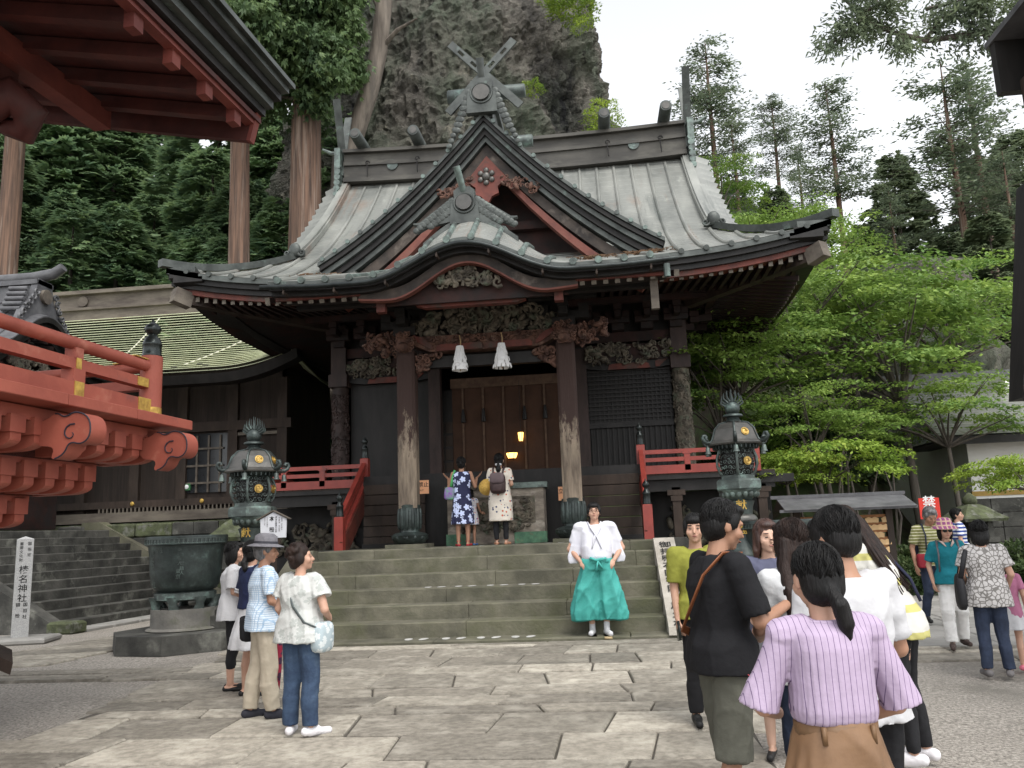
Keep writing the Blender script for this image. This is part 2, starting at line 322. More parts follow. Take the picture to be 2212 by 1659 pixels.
# ---------------- stone steps ----------------
XC = -1.95
SY = [11.03+.406*i for i in range(7)]; SZ = [.0655, .26, .459, .66, .855, 1.072, 1.219]; YL = SY[6]
st = thing('stone_steps', 'mossy stone steps leading up to the dark shrine hall', 'steps', (XC, 12, 0))
for i in range(7):
    y0 = SY[i]; z1 = SZ[i]; z0 = SZ[i-1]-.03 if i else -.05; y1 = SY[i+1]+.08 if i < 6 else 15.1
    xl, xr = (-4.66, .73)
    if i == 0: xl, xr = -5.0, 1.12
    if i == 6: xl, xr = -4.78, .88
    if i == 5: xr = 1.0; xl = -4.95
    cuts = [xl]+sorted(xl+(xr-xl)*(k+rnd.uniform(.25, .75))/3 for k in range(3))+[xr]
    for a, b in zip(cuts[:-1], cuts[1:]):
        mb = MB(); mb.bev(((a+b)/2, (y0+y1)/2, (z0+z1)/2), (b-a-.006, y1-y0, z1-z0), .014); mb.build('step_block', M['step'], st)
mb = MB(); mb.bx(-5.4, 1.5, 15.1, 17.3, -.05, 1.21); mb.bx(-4.6, .7, 13.9, 15.1, -.05, 1.0); mb.build('landing_core', M['stepdk'], st)
def slope_slab(xa, xb, name, par, mt, th=.16):
    ya, za, yb, zb = 10.98, .0655, 13.14, 1.19
    P = [(ya, za), (ya+.03, za+.10), (yb, zb+.06), (yb+.22, zb+.05), (yb+.22, zb-.3), (ya+.5, za)]
    m = MB(); m.prism(P, xa, xb, 'x'); return m.build(name, mt, par)
slope_slab(-5.0, -4.665, 'side_stone', st, M['step'])
foot = MB(); a = [(.05*math.cos(t)*(1+.15*math.sin(t)), .11*math.sin(t)) for t in np.linspace(0, 2*PI, 12, endpoint=False)]
foot.add([(x, y, 0) for x, y in a], [tuple(range(12))]); FT = proto(foot, 'footprint_mark', mat('worn_white_paint', (.55, .55, .53), (.35, .34, .32), 12, .8, .2))
for i, cols in ((0, (873, 953, 1028, 1102)), (3, (917, 983, 1052, 1120)), (6, (960, 1032, 1105, 1180))):
    for px_ in cols:
        for dx in (0, .2):
            x = aty(px_+8, 1280, SY[i]+.2).x; inst('footprint_mark', FT, st, (x+dx, SY[i]+.2+(.0 if i < 6 else .25), SZ[i]+.004), (0, 0, -.25 if dx else .1), (1.1, 1, 1))
# text helper: all glyphs are evaluated once, at size 1
def glyphs(strings):
    obs = []
    for ch in strings:
        c = bpy.data.curves.new('t', 'FONT'); c.body = ch; c.size = 1; c.align_x = 'CENTER'; c.resolution_u = 3; c.offset = .012
        o = bpy.data.objects.new('t', c); COL.objects.link(o); obs.append((ch, o, c))
    bpy.context.view_layer.update(); dg = bpy.context.evaluated_depsgraph_get(); G_ = {}
    for ch, o, c in obs:
        me = o.evaluated_get(dg).to_mesh(); n = len(me.vertices); v = np.zeros(n*3, np.float32); me.vertices.foreach_get('co', v); G_[ch] = (v.reshape(-1, 3).astype(float), [tuple(p.vertices) for p in me.polygons])
    for ch, o, c in obs: bpy.data.objects.remove(o); bpy.data.curves.remove(c)
    return G_
GL = glyphs(sorted(set('御拝殿石階寄附用土村献燈榛名神社奉寺社役人世話人東京国指定重要文化財国祖社額殿文部科学省高崎市教育委員会本殿県火産霊神埴山姫主祭三年建立平成十七禁'))+['立入禁止', 'KEEP OUT'])
def text_mesh(s, size, vertical=True, sp=1.08):
    out = MB()
    for k, ch in enumerate(list(s) if vertical else [s]):
        if ch == ' ' or ch not in GL: continue
        v, f = GL[ch]; v = v*size
        if len(v): v[:, 1] -= k*size*sp+size*.8; out.add(v, f)
    return out
def put_text(s, size, org, ux, uy, par, mt, vertical=True, sp=1.08, name='lettering', bend=None):
    t = text_mesh(s, size, vertical, sp)
    if not t.v: return None
    v = np.concatenate(t.v); ux = np.array(ux, float); uy = np.array(uy, float)
    P = np.array(org)[None]+v[:, :1]*ux+v[:, 1:2]*uy
    if bend: P = np.array([bend(*p) for p in v[:, :2]])
    m = MB(); m.add(P, t.f); L = LOC.get(par.name, Vector()) ; me = mkmesh(name, np.concatenate(m.v)-np.array(L), m.f); return newobj(name, me, mt, par)
ste = thing('stone_stele', 'slanted pale stone slab with a column of black engraved characters beside the steps', 'stone slab', (.88, 12, 0))
slope_slab(.735, 1.05, 'slab', ste, M['slabst'])
d_ = np.array((0, 2.13, 1.085)); d_ /= np.linalg.norm(d_); n_ = np.array((0, -d_[2], d_[1]))
put_text('御拝殿石階寄附 用土村', .185, np.array((.893, 13.0, 1.19+.06-.07))+n_*.012, (1, 0, 0), d_, ste, M['ink'], sp=1.13)

# ---------------- the shrine hall ----------------
hall = thing('shrine_hall', 'dark wooden shrine hall with curved copper roof, front gable and red railings', 'shrine', (XC, 20, 0))
H = hall
YE, YK, YR = 14.85, 17.4, 21.2
def zp(y):
    t = (y-YE)/(YR-YE); return 6.35+4.75*(.50*t+.50*t*t)
def half(y): return 4.65+max(0, (YK-y)/(YK-YE))*1.70
def zroof(x, y):
    a = max(0, (abs(x-XC)-2.5)/3.85); return zp(y)+.44*a**2.2*max(0, 1-(y-YE)/3.0)
# front sheet with lapped courses
def courses(fz, ys, hf, name, mt, par, nx=28, lap=.012, xoff=0):
    mb = MB()
    for k in range(len(ys)-1):
        ya, yb = ys[k], ys[k+1]+.02; P = np.zeros((2, nx, 3))
        for i, (y, dz) in enumerate(((ya, lap), (yb, 0))):
            for j in range(nx): x = XC+xoff+hf(y)*(2*j/(nx-1)-1); P[i, j] = (x, y, fz(x, y)+dz)
        mb.grid(P, True)
        Q = P[:1].copy(); Q2 = Q.copy(); Q2[..., 2] -= lap; mb.grid(np.concatenate([Q2, Q]), True)
    return mb.build(name, mt, par)
courses(zroof, list(np.linspace(YE, YR+.1, 31)), half, 'roof_sheeting', M['copper'], H)
def batten(x, ys, fz, r, name, mt, cap=True, par=H, capm=None):
    mb = MB(); pts = [(x, y, fz(x, y)+r*.55) for y in ys]; mb.tube(pts, r, 7); o = mb.build(name, mt, par, smooth=50)
    if cap:
        c = MB(); c.tube([(x, ys[0]-.035, pts[0][2]-.012), (x, ys[0]+.05, pts[0][2])], r*1.25, 9); c.build('batten_cap', capm or M['verdi'], o, smooth=50)
for k in range(-14, 15):
    x = XC+k*.455-.0; ax = abs(x-XC)
    if ax > 6.2: continue
    y0 = YE-.01
    y1 = YR-.15 if ax < 4.55 else YK-(ax-4.65)/1.70*(YK-YE)-.05
    if ax < 2.6: y0 = YE+1.8
    if y1-y0 < .2: continue
    if ax < 3.4: y0 = max(y0, YE+ (3.4-ax)*.9)
    batten(x, list(np.linspace(y0, y1, 9)), zroof, .042, 'roof_batten', M['copper'], cap=ax > 3.4, capm=M['cop_dk'])
# hip sides and rear slope
for s in (-1, 1):
    mb = MB(); n = 9; P = np.zeros((n, 13, 3))
    for i in range(n):
        t = i/(n-1); yf = YK-(YK-YE)*t; yb = 2*YR-yf
        for j in range(13):
            v = j/12; y = yf+(yb-yf)*v; P[i, j] = (XC+s*(4.65+1.7*t), y, zp(yf)+.44*max(0, (2.15+1.7*t)/3.85)**2.2*t*abs(2*v-1)**4-.004)
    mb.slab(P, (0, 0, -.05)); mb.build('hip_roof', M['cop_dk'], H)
P = np.zeros((12, 15, 3))
for i in range(12):
    y = YR+.1+(2*YR-YE-YR-.1)*i/11
    for j in range(15):
        ym = 2*YR-y; x = XC+half(ym)*(2*j/14-1); P[i, j] = (x, y, zroof(x, ym))
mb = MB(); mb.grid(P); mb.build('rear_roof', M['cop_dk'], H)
# verge shingles beyond the descending ridges (each course a stepped piece)
ys = np.linspace(YK+.2, YR-.1, 14); vm = MB(); vm.box((0, 0, 0), (.56, .34, .05)); VM = proto(vm, 'verge_shingle', M['copper'])
for s in (-1, 1):
    for y in ys:
        sl = math.atan2(zp(y+.1)-zp(y-.1), .2); inst('verge_shingle', VM, H, (XC+s*4.97, y, zp(y)-.02), (sl, s*.42, 0))
    mb = MB(); mb.prism([(XC+s*5.2, zp(YK)-.35), (XC+s*4.7, zp(YK)-.35), (XC+s*4.7, zp(YK)+.02), (XC+s*5.2, zp(YK)-.1)], YK+.05, YR, 'y')
    # gable end wall
    Q = [(YK+.25, zp(YK)-.1)]+[(y, zp(y)-.15) for y in ys]+[(2*YR-y, zp(y)-.15) for y in ys[::-1]]+[(2*YR-YK-.25, zp(YK)-.1)]
    g = MB(); g.prism(Q, XC+s*4.45-.05, XC+s*4.45+.05, 'x'); g.build('gable_end_wall', M['black'], H)
    # descending ridge + hip ridge
    r = MB(); yy = np.linspace(YK-.05, YR-.05, 12)
    for dz, w, h in ((.10, .26, .16), (.21, .19, .09)):
        rings = [[(XC+s*4.65+a*w/2, y, zp(y)+dz+b*h/2) for a, b in ((-1, -1), (1, -1), (1, 1), (-1, 1))] for y in yy]; r.loft(rings)
    r.build('descending_ridge', M['copper'], H)
    r = MB(); rings = []
    for t in np.linspace(0, 1.04, 12):
        y = YK-(YK-YE)*t; x = XC+s*(4.65+1.7*t); z = zroof(x, y); rings.append([(x+a*.075, y+b*0+a*s*.05, z+.02+c) for a, b, c in ((-1, 0, 0), (1, 0, 0), (1, 0, .15), (-1, 0, .15))])
    r.loft(rings); o = r.build('hip_ridge', M['cop_dk'], H)
    r = MB(); r.ell((XC+s*4.65, YK-.14, zp(YK)+.2), (.14, .07, .16)); r.curl((XC+s*4.65-.17, YK-.15, zp(YK)+.12), .09, turns=1.2, sgn=-1); r.curl((XC+s*4.65+.17, YK-.15, zp(YK)+.12), .09, turns=1.2, ph=PI)
    r.box((XC+s*4.65, YK-.08, zp(YK)+.12), (.42, .1, .14)); r.build('ridge_end_ornament', M['cop_dk'], H, smooth=50)
# main ridge
mb = MB()
zb = zp(YR)-.1
def sag(x): return .10*abs((x-XC)/4.65)**2.5
for (z0, z1, w) in ((0, .12, .62), (.12, .50, .40), (.50, .60, .52), (.60, .86, .40), (.86, .95, .66)):
    rings = [[(x, YR+a*w/2, zb+sag(x)+c) for a, c in ((-1, z0), (1, z0), (1, z1), (-1, z1))] for x in np.linspace(XC-4.68, XC+4.68, 13)]; mb.loft(rings)
rg = mb.build('main_ridge', M['ridge'], H)
for dx in (-3.3, 3.3):
    c = MB(); c.tube([(XC+dx, YR-.24, zb+.52), (XC+dx, YR-.19, zb+.52)], .15, 14); c.build('crest_disc', M['bronzelt'], rg, smooth=50)
for dx in (-4.0, -2.6, 2.6, 4.0):
    c = MB(); c.curl((XC+dx, YR-.27, zb+.62), .07, turns=1, w=.25); c.tube([(XC+dx, YR-.27, zb+.55), (XC+dx+.02, YR-.33, zb+.2)], .018, 5); c.build('ring_fitting', M['black'], rg)
for dx in (-4.15, -2.55, 2.55, 4.15):      # katsuogi logs on the ridge
    c = MB(); z = zb+1.1+sag(XC+dx); c.tube([(XC+dx, YR-.95, z), (XC+dx, YR-.93, z), (XC+dx, YR, z), (XC+dx, YR+.93, z)], [.14, .155, .165, .15], 14); o = c.build('ridge_log', M['cop_dk'], H, smooth=50)
    c = MB(); c.tube([(XC+dx, YR-.965, z), (XC+dx, YR-.945, z)], .10, 12); c.build('log_end_disc', M['bronzegy'], o)
for s in (-1, 1):    # ridge-end tile stacks, horn and forked finial boards
    x = XC+s*4.78; c = MB()
    for k in range(6): c.tube([(x, YR-.62+.03*k, zb-.35+k*.17), (x+s*.03, YR+.1, zb-.35+k*.17)], .085, 8)
    c.box((x+s*.02, YR-.1, zb+.5), (.16, .7, 1.1)); o = c.build('ridge_end_stack', M['verdi'], H, smooth=50)
    c = MB(); c.tube([(x, YR-.2, zb+.98), (x+s*.25, YR-.22, zb+1.0), (x+s*.5, YR-.24, zb+1.14)], [.07, .06, .03], 7); c.build('horn_tile', M['verdi'], o, smooth=50)
    for q in (-1, 1):
        c = MB(); c.beam((x, YR+q*.25, zb+.3), (x, YR-q*.55, zb+2.45), .05, .2, up=(1, 0, 0)); c.build('finial_board', M['cop_dk'], H)
# ---- front gable (chidori hafu)
GY, GA, GB, GW = 15.35, 9.62, 6.72, 3.35
def gz(t): return GA-(GA-GB)*(t+.34*t*(1-t))
TT = np.linspace(0, 1, 15)
def gprof(dx=0, dz=0, w=GW): return [(XC-t*(w+dx), gz(t)+dz) for t in TT[::-1]]+[(XC+t*(w+dx), gz(t)+dz) for t in TT[1:]]
def band(prof_top, prof_bot, y0, y1, name, mt, par=H):
    mb = MB(); rings = [[(a[0], y0, a[1]), (a[0], y1, a[1]), (b[0], y1, b[1]), (b[0], y0, b[1])] for a, b in zip(prof_top, prof_bot)]; mb.loft(rings); return mb.build(name, mt, par)
def gback(z):   # y where the gable roof meets the main roof
    ys = np.linspace(YE, YR+.4, 80); zs = [zp(y) for y in ys]; return float(np.interp(z, zs, ys))
for s in (-1, 1):
    mb = MB(); P = np.zeros((15, 12, 3))
    for i, t in enumerate(TT):
        yb = max(gback(gz(t)-.1), GY+.3)
        for j in range(12): P[i, j] = (XC+s*t*GW, GY+(yb-GY)*j/11, gz(t)+.02)
    mb.slab(P, (0, 0, -.06)); mb.build('gable_roof', M['copper'], H)
band(gprof(.05, .10), gprof(.05, .02), GY-.14, GY+.16, 'verge_cap', M['cop_dk'])
for i, (dz0, dz1, y0) in enumerate(((.02, -.07, -.10), (-.07, -.18, -.03), (-.18, -.30, .05), (-.30, -.42, .12))):
    band(gprof(.02-i*.02, dz0), gprof(.02-i*.02, dz1), GY+y0, GY+.30, 'verge_board', M['black'] if i % 2 == 0 else M['cop_dk'])
band(gprof(-.1, -.44, GW), gprof(-.1, -.70, GW), GY+.22, GY+.34, 'bargeboard', M['darkboard'])
band(gprof(-.30, -.69, GW), gprof(-.42, -.82, GW), GY+.20, GY+.40, 'bargeboard_red_edge', M['redband'])
for s in (-1, 1):
    for t in np.linspace(.06, .97, 13):
        c = MB(); x = XC+s*t*(GW+.05); c.tube([(x, GY-.17, gz(t)+.10), (x, GY+.34, gz(t)+.11)], .045, 8); c.build('verge_roll', M['verdi'], H, smooth=50)
    mb = MB(); rings = []
    for t in TT: rings.append([(XC+s*t*GW+a, GY+.34+b, gz(t)+.06+c) for a, b, c in ((0, 0, 0), (0, .16, 0), (0, .16, .1), (0, 0, .1))])
    mb.loft(rings); mb.build('verge_ridge', M['copper'], H)
g = MB(); pr = gprof(-.12, -.30); g.prism(pr+[(XC+GW-.5, GB-.1), (XC-GW+.5, GB-.1)], GY+1.0, GY+1.08, 'y'); g.build('gable_wall', M['soffit'], H)
g = MB(); g.box((XC, GY+.86, 7.62), (3.6, .16, .17)); g.box((XC, GY+.86, 7.1), (.2, .14, .95)); g.build('gable_tie_beam', M['soffit'], H)
# pendant ornament under the gable peak
g = MB(); Q = [(0, .05), (.2, -.14), (.36, -.4), (.22, -.52), (.24, -.66), (.1, -.72), (0, -.92), (-.1, -.72), (-.24, -.66), (-.22, -.52), (-.36, -.4), (-.2, -.14)]
g.prism([(XC+u, 8.72+w) for u, w in Q], GY+.06, GY+.16, 'y'); o = g.build('gable_pendant', M['redold'], H)
g = MB(); g.ell((XC, GY+.05, 8.42), (.09, .07, .09))
for k in range(6): a = k*PI/3+.5; g.ell((XC+.13*math.cos(a), GY+.05, 8.42+.13*math.sin(a)), (.06, .04, .06))
g.build('flower_boss', M['bronzegy'], o, smooth=60)
def relief(name, mt, x0, x1, z0, z1, y, n, r, par=H, seed=1, dens=1, backm=None, shape=None, dep=.05):
    rg_ = random.Random(seed); mb = MB(); k = 0
    while k < n:
        u, v = rg_.random(), rg_.random()
        if shape and not shape(u, v): continue
        x = x0+(x1-x0)*u; z = z0+(z1-z0)*v; rr = r*rg_.uniform(.55, 1.3); k += 1
        yy = y-rg_.uniform(0, dep)
        if rg_.random() < .6: mb.curl((x, yy, z), rr, turns=rg_.uniform(.7, 1.5), w=.34, sgn=rg_.choice((-1, 1)), ph=rg_.uniform(0, 6.3), n=5, seg=9)
        else:
            a = rg_.uniform(0, 6.3); mb.ell((x, yy, z), (rr*1.1, rr*.6, rr*.5), rotm(0, a, 0), 7, 5)
    return mb.build(name, mt, par, smooth=60)
for s in (-1, 1): relief('pendant_fin', M['carvered'], XC+s*.3, XC+s*1.05, 7.95, 8.45, GY+.1, 26, .07, seed=3+s, shape=lambda u, v: v < 1-.4*u and v > .55-.5*u)
# gable ridge, onigawara with clouds, cross boards and logs
mb = MB(); yb = gback(GA)-.1; mb.bx(XC-.19, XC+.19, GY-.1, yb, GA-.02, GA+.34); mb.bx(XC-.26, XC+.26, GY-.12, yb, GA+.34, GA+.47); mb.bx(XC-.12, XC+.12, GY+.4, GY+.7, GA+.47, GA+.76); mb.build('gable_ridge', M['cop_dk'], H)
def oni(x, y, z, w, h, name, wing, crest):
    g = MB(); Q = [(-.5, 0), (.5, 0), (.46, .55), (.34, .62), (.36, .9), (.2, 1), (-.2, 1), (-.36, .9), (-.34, .62), (-.46, .55)]
    g.prism([(x+u*w, z+v*h) for u, v in Q], y-.07, y+.08, 'y'); o = g.build(name, M['cop_dk'], H)
    c = MB(); c.tube([(x, y-.13, z+h*.55), (x, y-.05, z+h*.55)], w*.27, 16); c.build('crest_disc', crest, o, smooth=50)
    c = MB(); c.tube([(x+w*.34*math.cos(a), y-.075, z+h*.55+w*.34*math.sin(a)) for a in np.linspace(0, 2*PI, 24)], .022, 6); c.build('crest_rim', M['cop_dk'], o, smooth=60)
    for s in (-1, 1):
        c = MB(); L = wing
        for k in range(11):
            t = k/10; bx_ = x+s*(w*.42+t*L); zt = z+h*.62-(t*h*.72 if L > .6 else t*h*1.5)
            for q in range(2 if t < .7 else 1): c.ell((bx_, y-.032, zt-q*.12), (.085*(1-.3*t), .022, .08*(1-.3*t)), None, 9, 6); c.curl((bx_, y-.045, zt-q*.12), .05*(1-.3*t), turns=1.1, sgn=s, ph=rnd.uniform(0, 6), w=.28, n=4, seg=8)
        c.loft([[(x+s*(w*.4+t*L*1.0), y+b_, z+h*.66-(t*h*.70 if L > .6 else t*h*1.5)+a_) for a_, b_ in ((.07, -.03), (.07, .06), (-.2*(1-.6*t), .06), (-.2*(1-.6*t), -.03))] for t in np.linspace(0, 1, 6)])
        if L > .6: c.loft([[(x+s*(w*.4+t*L*1.1), y+b, z+h*.40-t*h*.45+.10*t*t*t+a) for a, b in ((0, -.04), (0, .06), (-.18*(1-t)-.02, .06), (-.18*(1-t)-.02, -.04))] for t in np.linspace(0, 1, 6)])
        c.build('cloud_wing', M['cop_dk'], o, smooth=60)
    return o
oni(XC, GY-.2, GA+.02, .62, .74, 'gable_ridge_ornament', .42, M['bronzegy'])
c = MB(); c.tube([(XC+.02, GY-.1, GA+.7), (XC, GY-.28, GA+.98), (XC, GY-.34, GA+1.14)], [.07, .075, .08], 9); c.build('ornament_horn', M['cop_dk'], H, smooth=50)
for s in (-1, 1):
    c = MB(); p = Vector((XC-s*.75, GY+.12+.03*s, GA+.28)); q = Vector((XC+s*.66, GY+.12+.03*s, GA+1.78)); c.beam(p, q, .06, .2, up=(0, 1, 0)) if 0 else None
    d = (q-p).normalized(); u = Vector((-d.z, 0, d.x)); m_ = np.array(Matrix((d, Vector((0, 1, 0)), u)).transposed()); L = (q-p).length
    for a, b, off, h in ((0, .62*L, 0, .16), (.62*L, .70*L, .056, .048), (.62*L, .70*L, -.056, .048), (.70*L, .80*L, 0, .16), (.80*L, .88*L, .056, .048), (.80*L, .88*L, -.056, .048), (.88*L, L, 0, .16)):
        cc = p+d*((a+b)/2)+u*off; c.box(cc, (b-a, .05, h), m_)
    c.build('crossed_finial_board', M['cop_dk'], H)
for yy, zz in ((GY+.55, GA+.86), (GY+2.3, GA+.60)):
    c = MB(); c.tube([(XC-.82, yy, zz), (XC-.8, yy, zz), (XC, yy, zz), (XC+.8, yy, zz), (XC+.82, yy, zz)], [.12, .14, .15, .14, .12], 14); c.build('gable_ridge_log', M['bronzelt'], H, smooth=50)
# ---- karahafu porch roof
KY, KW, KP = 12.2, 3.15, 5.99
def bell(dx, hw=1.66): a = min(1, abs(dx)/hw); return (.5+.5*math.cos(PI*a))**1.1
def kz(x, y):
    dx = x-XC; q = y-KY; b = 5.45+q*.34+.05*max(0, abs(dx)-2.4); cr = KP+.70*min(q, 1.0)+.22*max(0, q-1.0); return b+max(0, cr-b)*bell(dx)
courses(kz, list(np.linspace(KY, KY+3.1, 15)), lambda y: KW, 'porch_roof_sheeting', M['copper'], H, nx=41)
for k in range(-8, 9):
    x = XC+(k+.35)*.39
    if abs(x-XC) > KW-.03: continue
    batten(x, list(np.linspace(KY-.02, KY+(2.9 if abs(k) > 4 else 2.4), 9)), kz, .045, 'porch_batten', M['verdi' if abs(k) < 6 else 'copper'])
kp = lambda dz, y=KY, w=KW: [(x, kz(x, y)+dz) for x in np.linspace(XC-w, XC+w, 49)]
band(kp(.0), kp(-.06), KY-.02, KY+.5, 'porch_eave_board', M['cop_dk'])
band(kp(-.06), kp(-.13), KY+.06, KY+.6, 'porch_eave_board', M['black'])
band(kp(-.13), kp(-.20), KY+.14, KY+.7, 'porch_eave_board', M['black'])
mb = MB(); mb.tube([(x, KY-.07, kz(x, KY)-.11) for x in np.linspace(XC-KW-.1, XC+KW+.12, 60)], .042, 8); gut = mb.build('gutter', M['finial'], H, smooth=50)
for k in range(-7, 8, 2):
    x = XC+k*.41; c = MB(); z = kz(x, KY); c.box((x, KY+.02, z-.2), (.03, .2, .03)); c.box((x, KY-.06, z-.18), (.025, .03, .1)); c.build('gutter_bracket', M['woodbrn'], gut)
c = MB(); c.tube([(XC+KW-.05, KY-.07, 5.3), (XC+KW-.05, KY-.07, 5.1)], .05, 8); c.build('gutter_outlet', M['bronzelt'], gut)
kb = lambda dz, w=1.75: [(x, 5.17+.55*bell(x-XC, 1.32)+.05*(abs(x-XC)/1.75)**4+dz) for x in np.linspace(XC-w, XC+w, 41)]
band(kb(.13), kb(-.04), KY+.26, KY+.36, 'porch_bargeboard', M['darkboard'])
band(kb(-.04), kb(-.07), KY+.24, KY+.38, 'porch_bargeboard_red_edge', M['redband'])
band(kp(-.2, KY, 1.75), kb(.12), KY+.40, KY+.46, 'porch_gable_filler', M['black'])
relief('porch_gable_carving', M['carve'], XC-.55, XC+.55, 5.34, 5.62, KY+.42, 80, .075, seed=9, shape=lambda u, v: abs(u-.5) < .5-.35*v*v)
g = MB(); g.prism([(XC+u, 5.1+w) for u, w in ((-1.6, 0), (1.6, 0), (1.1, .3), (.5, .6), (-.5, .6), (-1.1, .3))], KY+.5, KY+.55, 'y'); g.build('porch_tympanum', M['soffit'], H)
g = MB(); g.prism([(XC+u, 5.06+w) for u, w in ((-.9, .05), (-.75, 0), (.75, 0), (.9, .05), (.8, .1), (-.8, .1))], KY+.6, KY+.75, 'y'); g.build('tympanum_beam', M['redold'], H)
oni(XC-.08, KY+.85, 6.53, .50, .64, 'porch_ridge_ornament', .62, M['bronzegy'])
c = MB(); c.tube([(XC-.09, KY+.82, 7.10), (XC-.13, KY+.7, 7.28), (XC-.17, KY+.6, 7.46)], [.055, .06, .065], 9); c.build('ornament_horn', M['verdi'], H, smooth=50)
mb = MB(); mb.loft([[(XC+t*.8, y, kz(XC+t*.8, KY+.8)+a) for y, a in ((KY+.80, -.02), (KY+.94, -.02), (KY+.94, .10), (KY+.80, .10))] for t in np.linspace(-1, 1, 13)]); mb.build('porch_ridge', M['cop_dk'], H)
needle = MB()
for cx_, cy_, cz_, n in ((XC+KW-.35, 14.2, 6.44, 70), (XC+2.0, 14.3, 6.52, 90), (XC+3.15, 15.3, 6.72, 60), (XC-3.1, 14.4, 6.38, 60)):
    for _ in range(n):
        x, y = cx_+rnd.gauss(0, .2), cy_+rnd.gauss(0, .08); z = max(kz(x, y), zp(y) if y > YE else 0)+.03+rnd.random()*.05; a = rnd.uniform(0, 3.1); needle.beam((x-.06*math.cos(a), y-.06*math.sin(a), z), (x+.06*math.cos(a), y+.06*math.sin(a), z+rnd.uniform(-.02, .03)), .012, .01)
needle.build('fallen_needles', mat('dry_needles', (.16, .085, .04), (.08, .05, .03)), H, kind='stuff')
# ---- main eave edge layers, soffit, rafters
def eprof(dz, y=YE, inset=0):
    return [(x, zroof(x, YE)+dz) for x in np.linspace(XC-6.35+inset, XC+6.35-inset, 41)]
for i, (a, b, yy) in enumerate(((.01, -.10, 0), (-.10, -.20, .07), (-.20, -.30, .15))):
    band(eprof(a, inset=.02*i), eprof(b, inset=.02*i), YE+yy, YE+.8, 'eave_board', M['cop_dk' if i == 0 else 'black'])
band(eprof(-.30, inset=.3), eprof(-.40, inset=.3), YE+.22, YE+.5, 'eave_red_board', M['redold'])
for s in (-1, 1):
    for i, (a, b, xx) in enumerate(((.01, -.10, 0), (-.10, -.20, .07), (-.20, -.30, .15))):
        mb = MB(); rings = []
        for v in np.linspace(0, 1, 25):
            y = YE+(2*YR-2*YE)*v; z = zp(YE)+.44*abs(2*v-1)**6; x = XC+s*(6.35-xx)
            rings.append([(x, y, z+a), (x-s*.6, y, z+a), (x-s*.6, y, z+b), (x, y, z+b)])
        mb.loft(rings); mb.build('side_eave_board', M['cop_dk' if i == 0 else 'black'], H)
# soffit: from the eaves in to the wall head
def soff(x, y): # height of soffit
    ax = abs(x-XC)/6.35; d = min(y-YE, 6.35-abs(x-XC), 2*YR-YE-y); lift = .44*max(0, (abs(x-XC)-2.5)/3.85)**2.2*max(0, 1-(y-YE)/2.5); return 5.98+.16*max(d, 0)+lift*max(0, 1-d/2.0)
mb = MB()
P = np.zeros((10, 41, 3))
for i, y in enumerate(np.linspace(YE+.3, 18.2, 10)):
    for j, x in enumerate(np.linspace(XC-6.15, XC+6.15, 41)): P[i, j] = (x, y, soff(x, y))
mb.slab(P, (0, 0, .05))
for s in (-1, 1):
    P = np.zeros((24, 7, 3))
    for i, y in enumerate(np.linspace(18.2, 2*YR-YE-.3, 24)):
        for j, q in enumerate(np.linspace(3.3, 6.15, 7)): P[i, j] = (XC+s*q, y, soff(XC+s*q, min(y, 2*YR-y) if y > YR else y))
    mb.slab(P, (0, 0, .05))
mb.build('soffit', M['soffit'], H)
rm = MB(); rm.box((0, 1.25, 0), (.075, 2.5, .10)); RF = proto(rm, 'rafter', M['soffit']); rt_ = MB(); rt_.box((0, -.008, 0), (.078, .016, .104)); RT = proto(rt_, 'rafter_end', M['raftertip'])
for k in range(-33, 34):
    x = XC+k*.182; ax = abs(x-XC)
    if ax > 5.95: continue
    z = soff(x, YE+.32)-.06; sl = math.atan2(soff(x, YE+2.2)-soff(x, YE+.4), 1.8)
    L = 1.0 if ax < 4 else max(.3, (6.3-ax)/2.3)
    o = inst('rafter', RF, H, (x, YE+.30, z), (sl, 0, 0), (1, L, 1)); inst('rafter_end', RT, o, (H.location.x, H.location.y, 0), (0, 0, 0), (1, 1/L, 1))
for k in range(52):
    y = 16.2+k*.2
    x = XC+6.0; z = soff(x, min(y, 2*YR-y))-.06; o = inst('rafter', RF, H, (x, y, z), (.12, 0, PI/2)); inst('rafter_end', RT, o, (H.location.x, H.location.y, 0))
for k in range(-18, 19):   # porch rafters at the flat ends of the porch eave
    x = XC+k*.182
    if abs(x-XC) < 1.75: continue
    z = kz(x, KY+.3)-.33; o = inst('rafter', RF, H, (x, KY+.30, z), (.3, 0, 0), (1, .8, 1)); inst('rafter_end', RT, o, (H.location.x, H.location.y, 0), (0, 0, 0), (1, 1.25, 1))
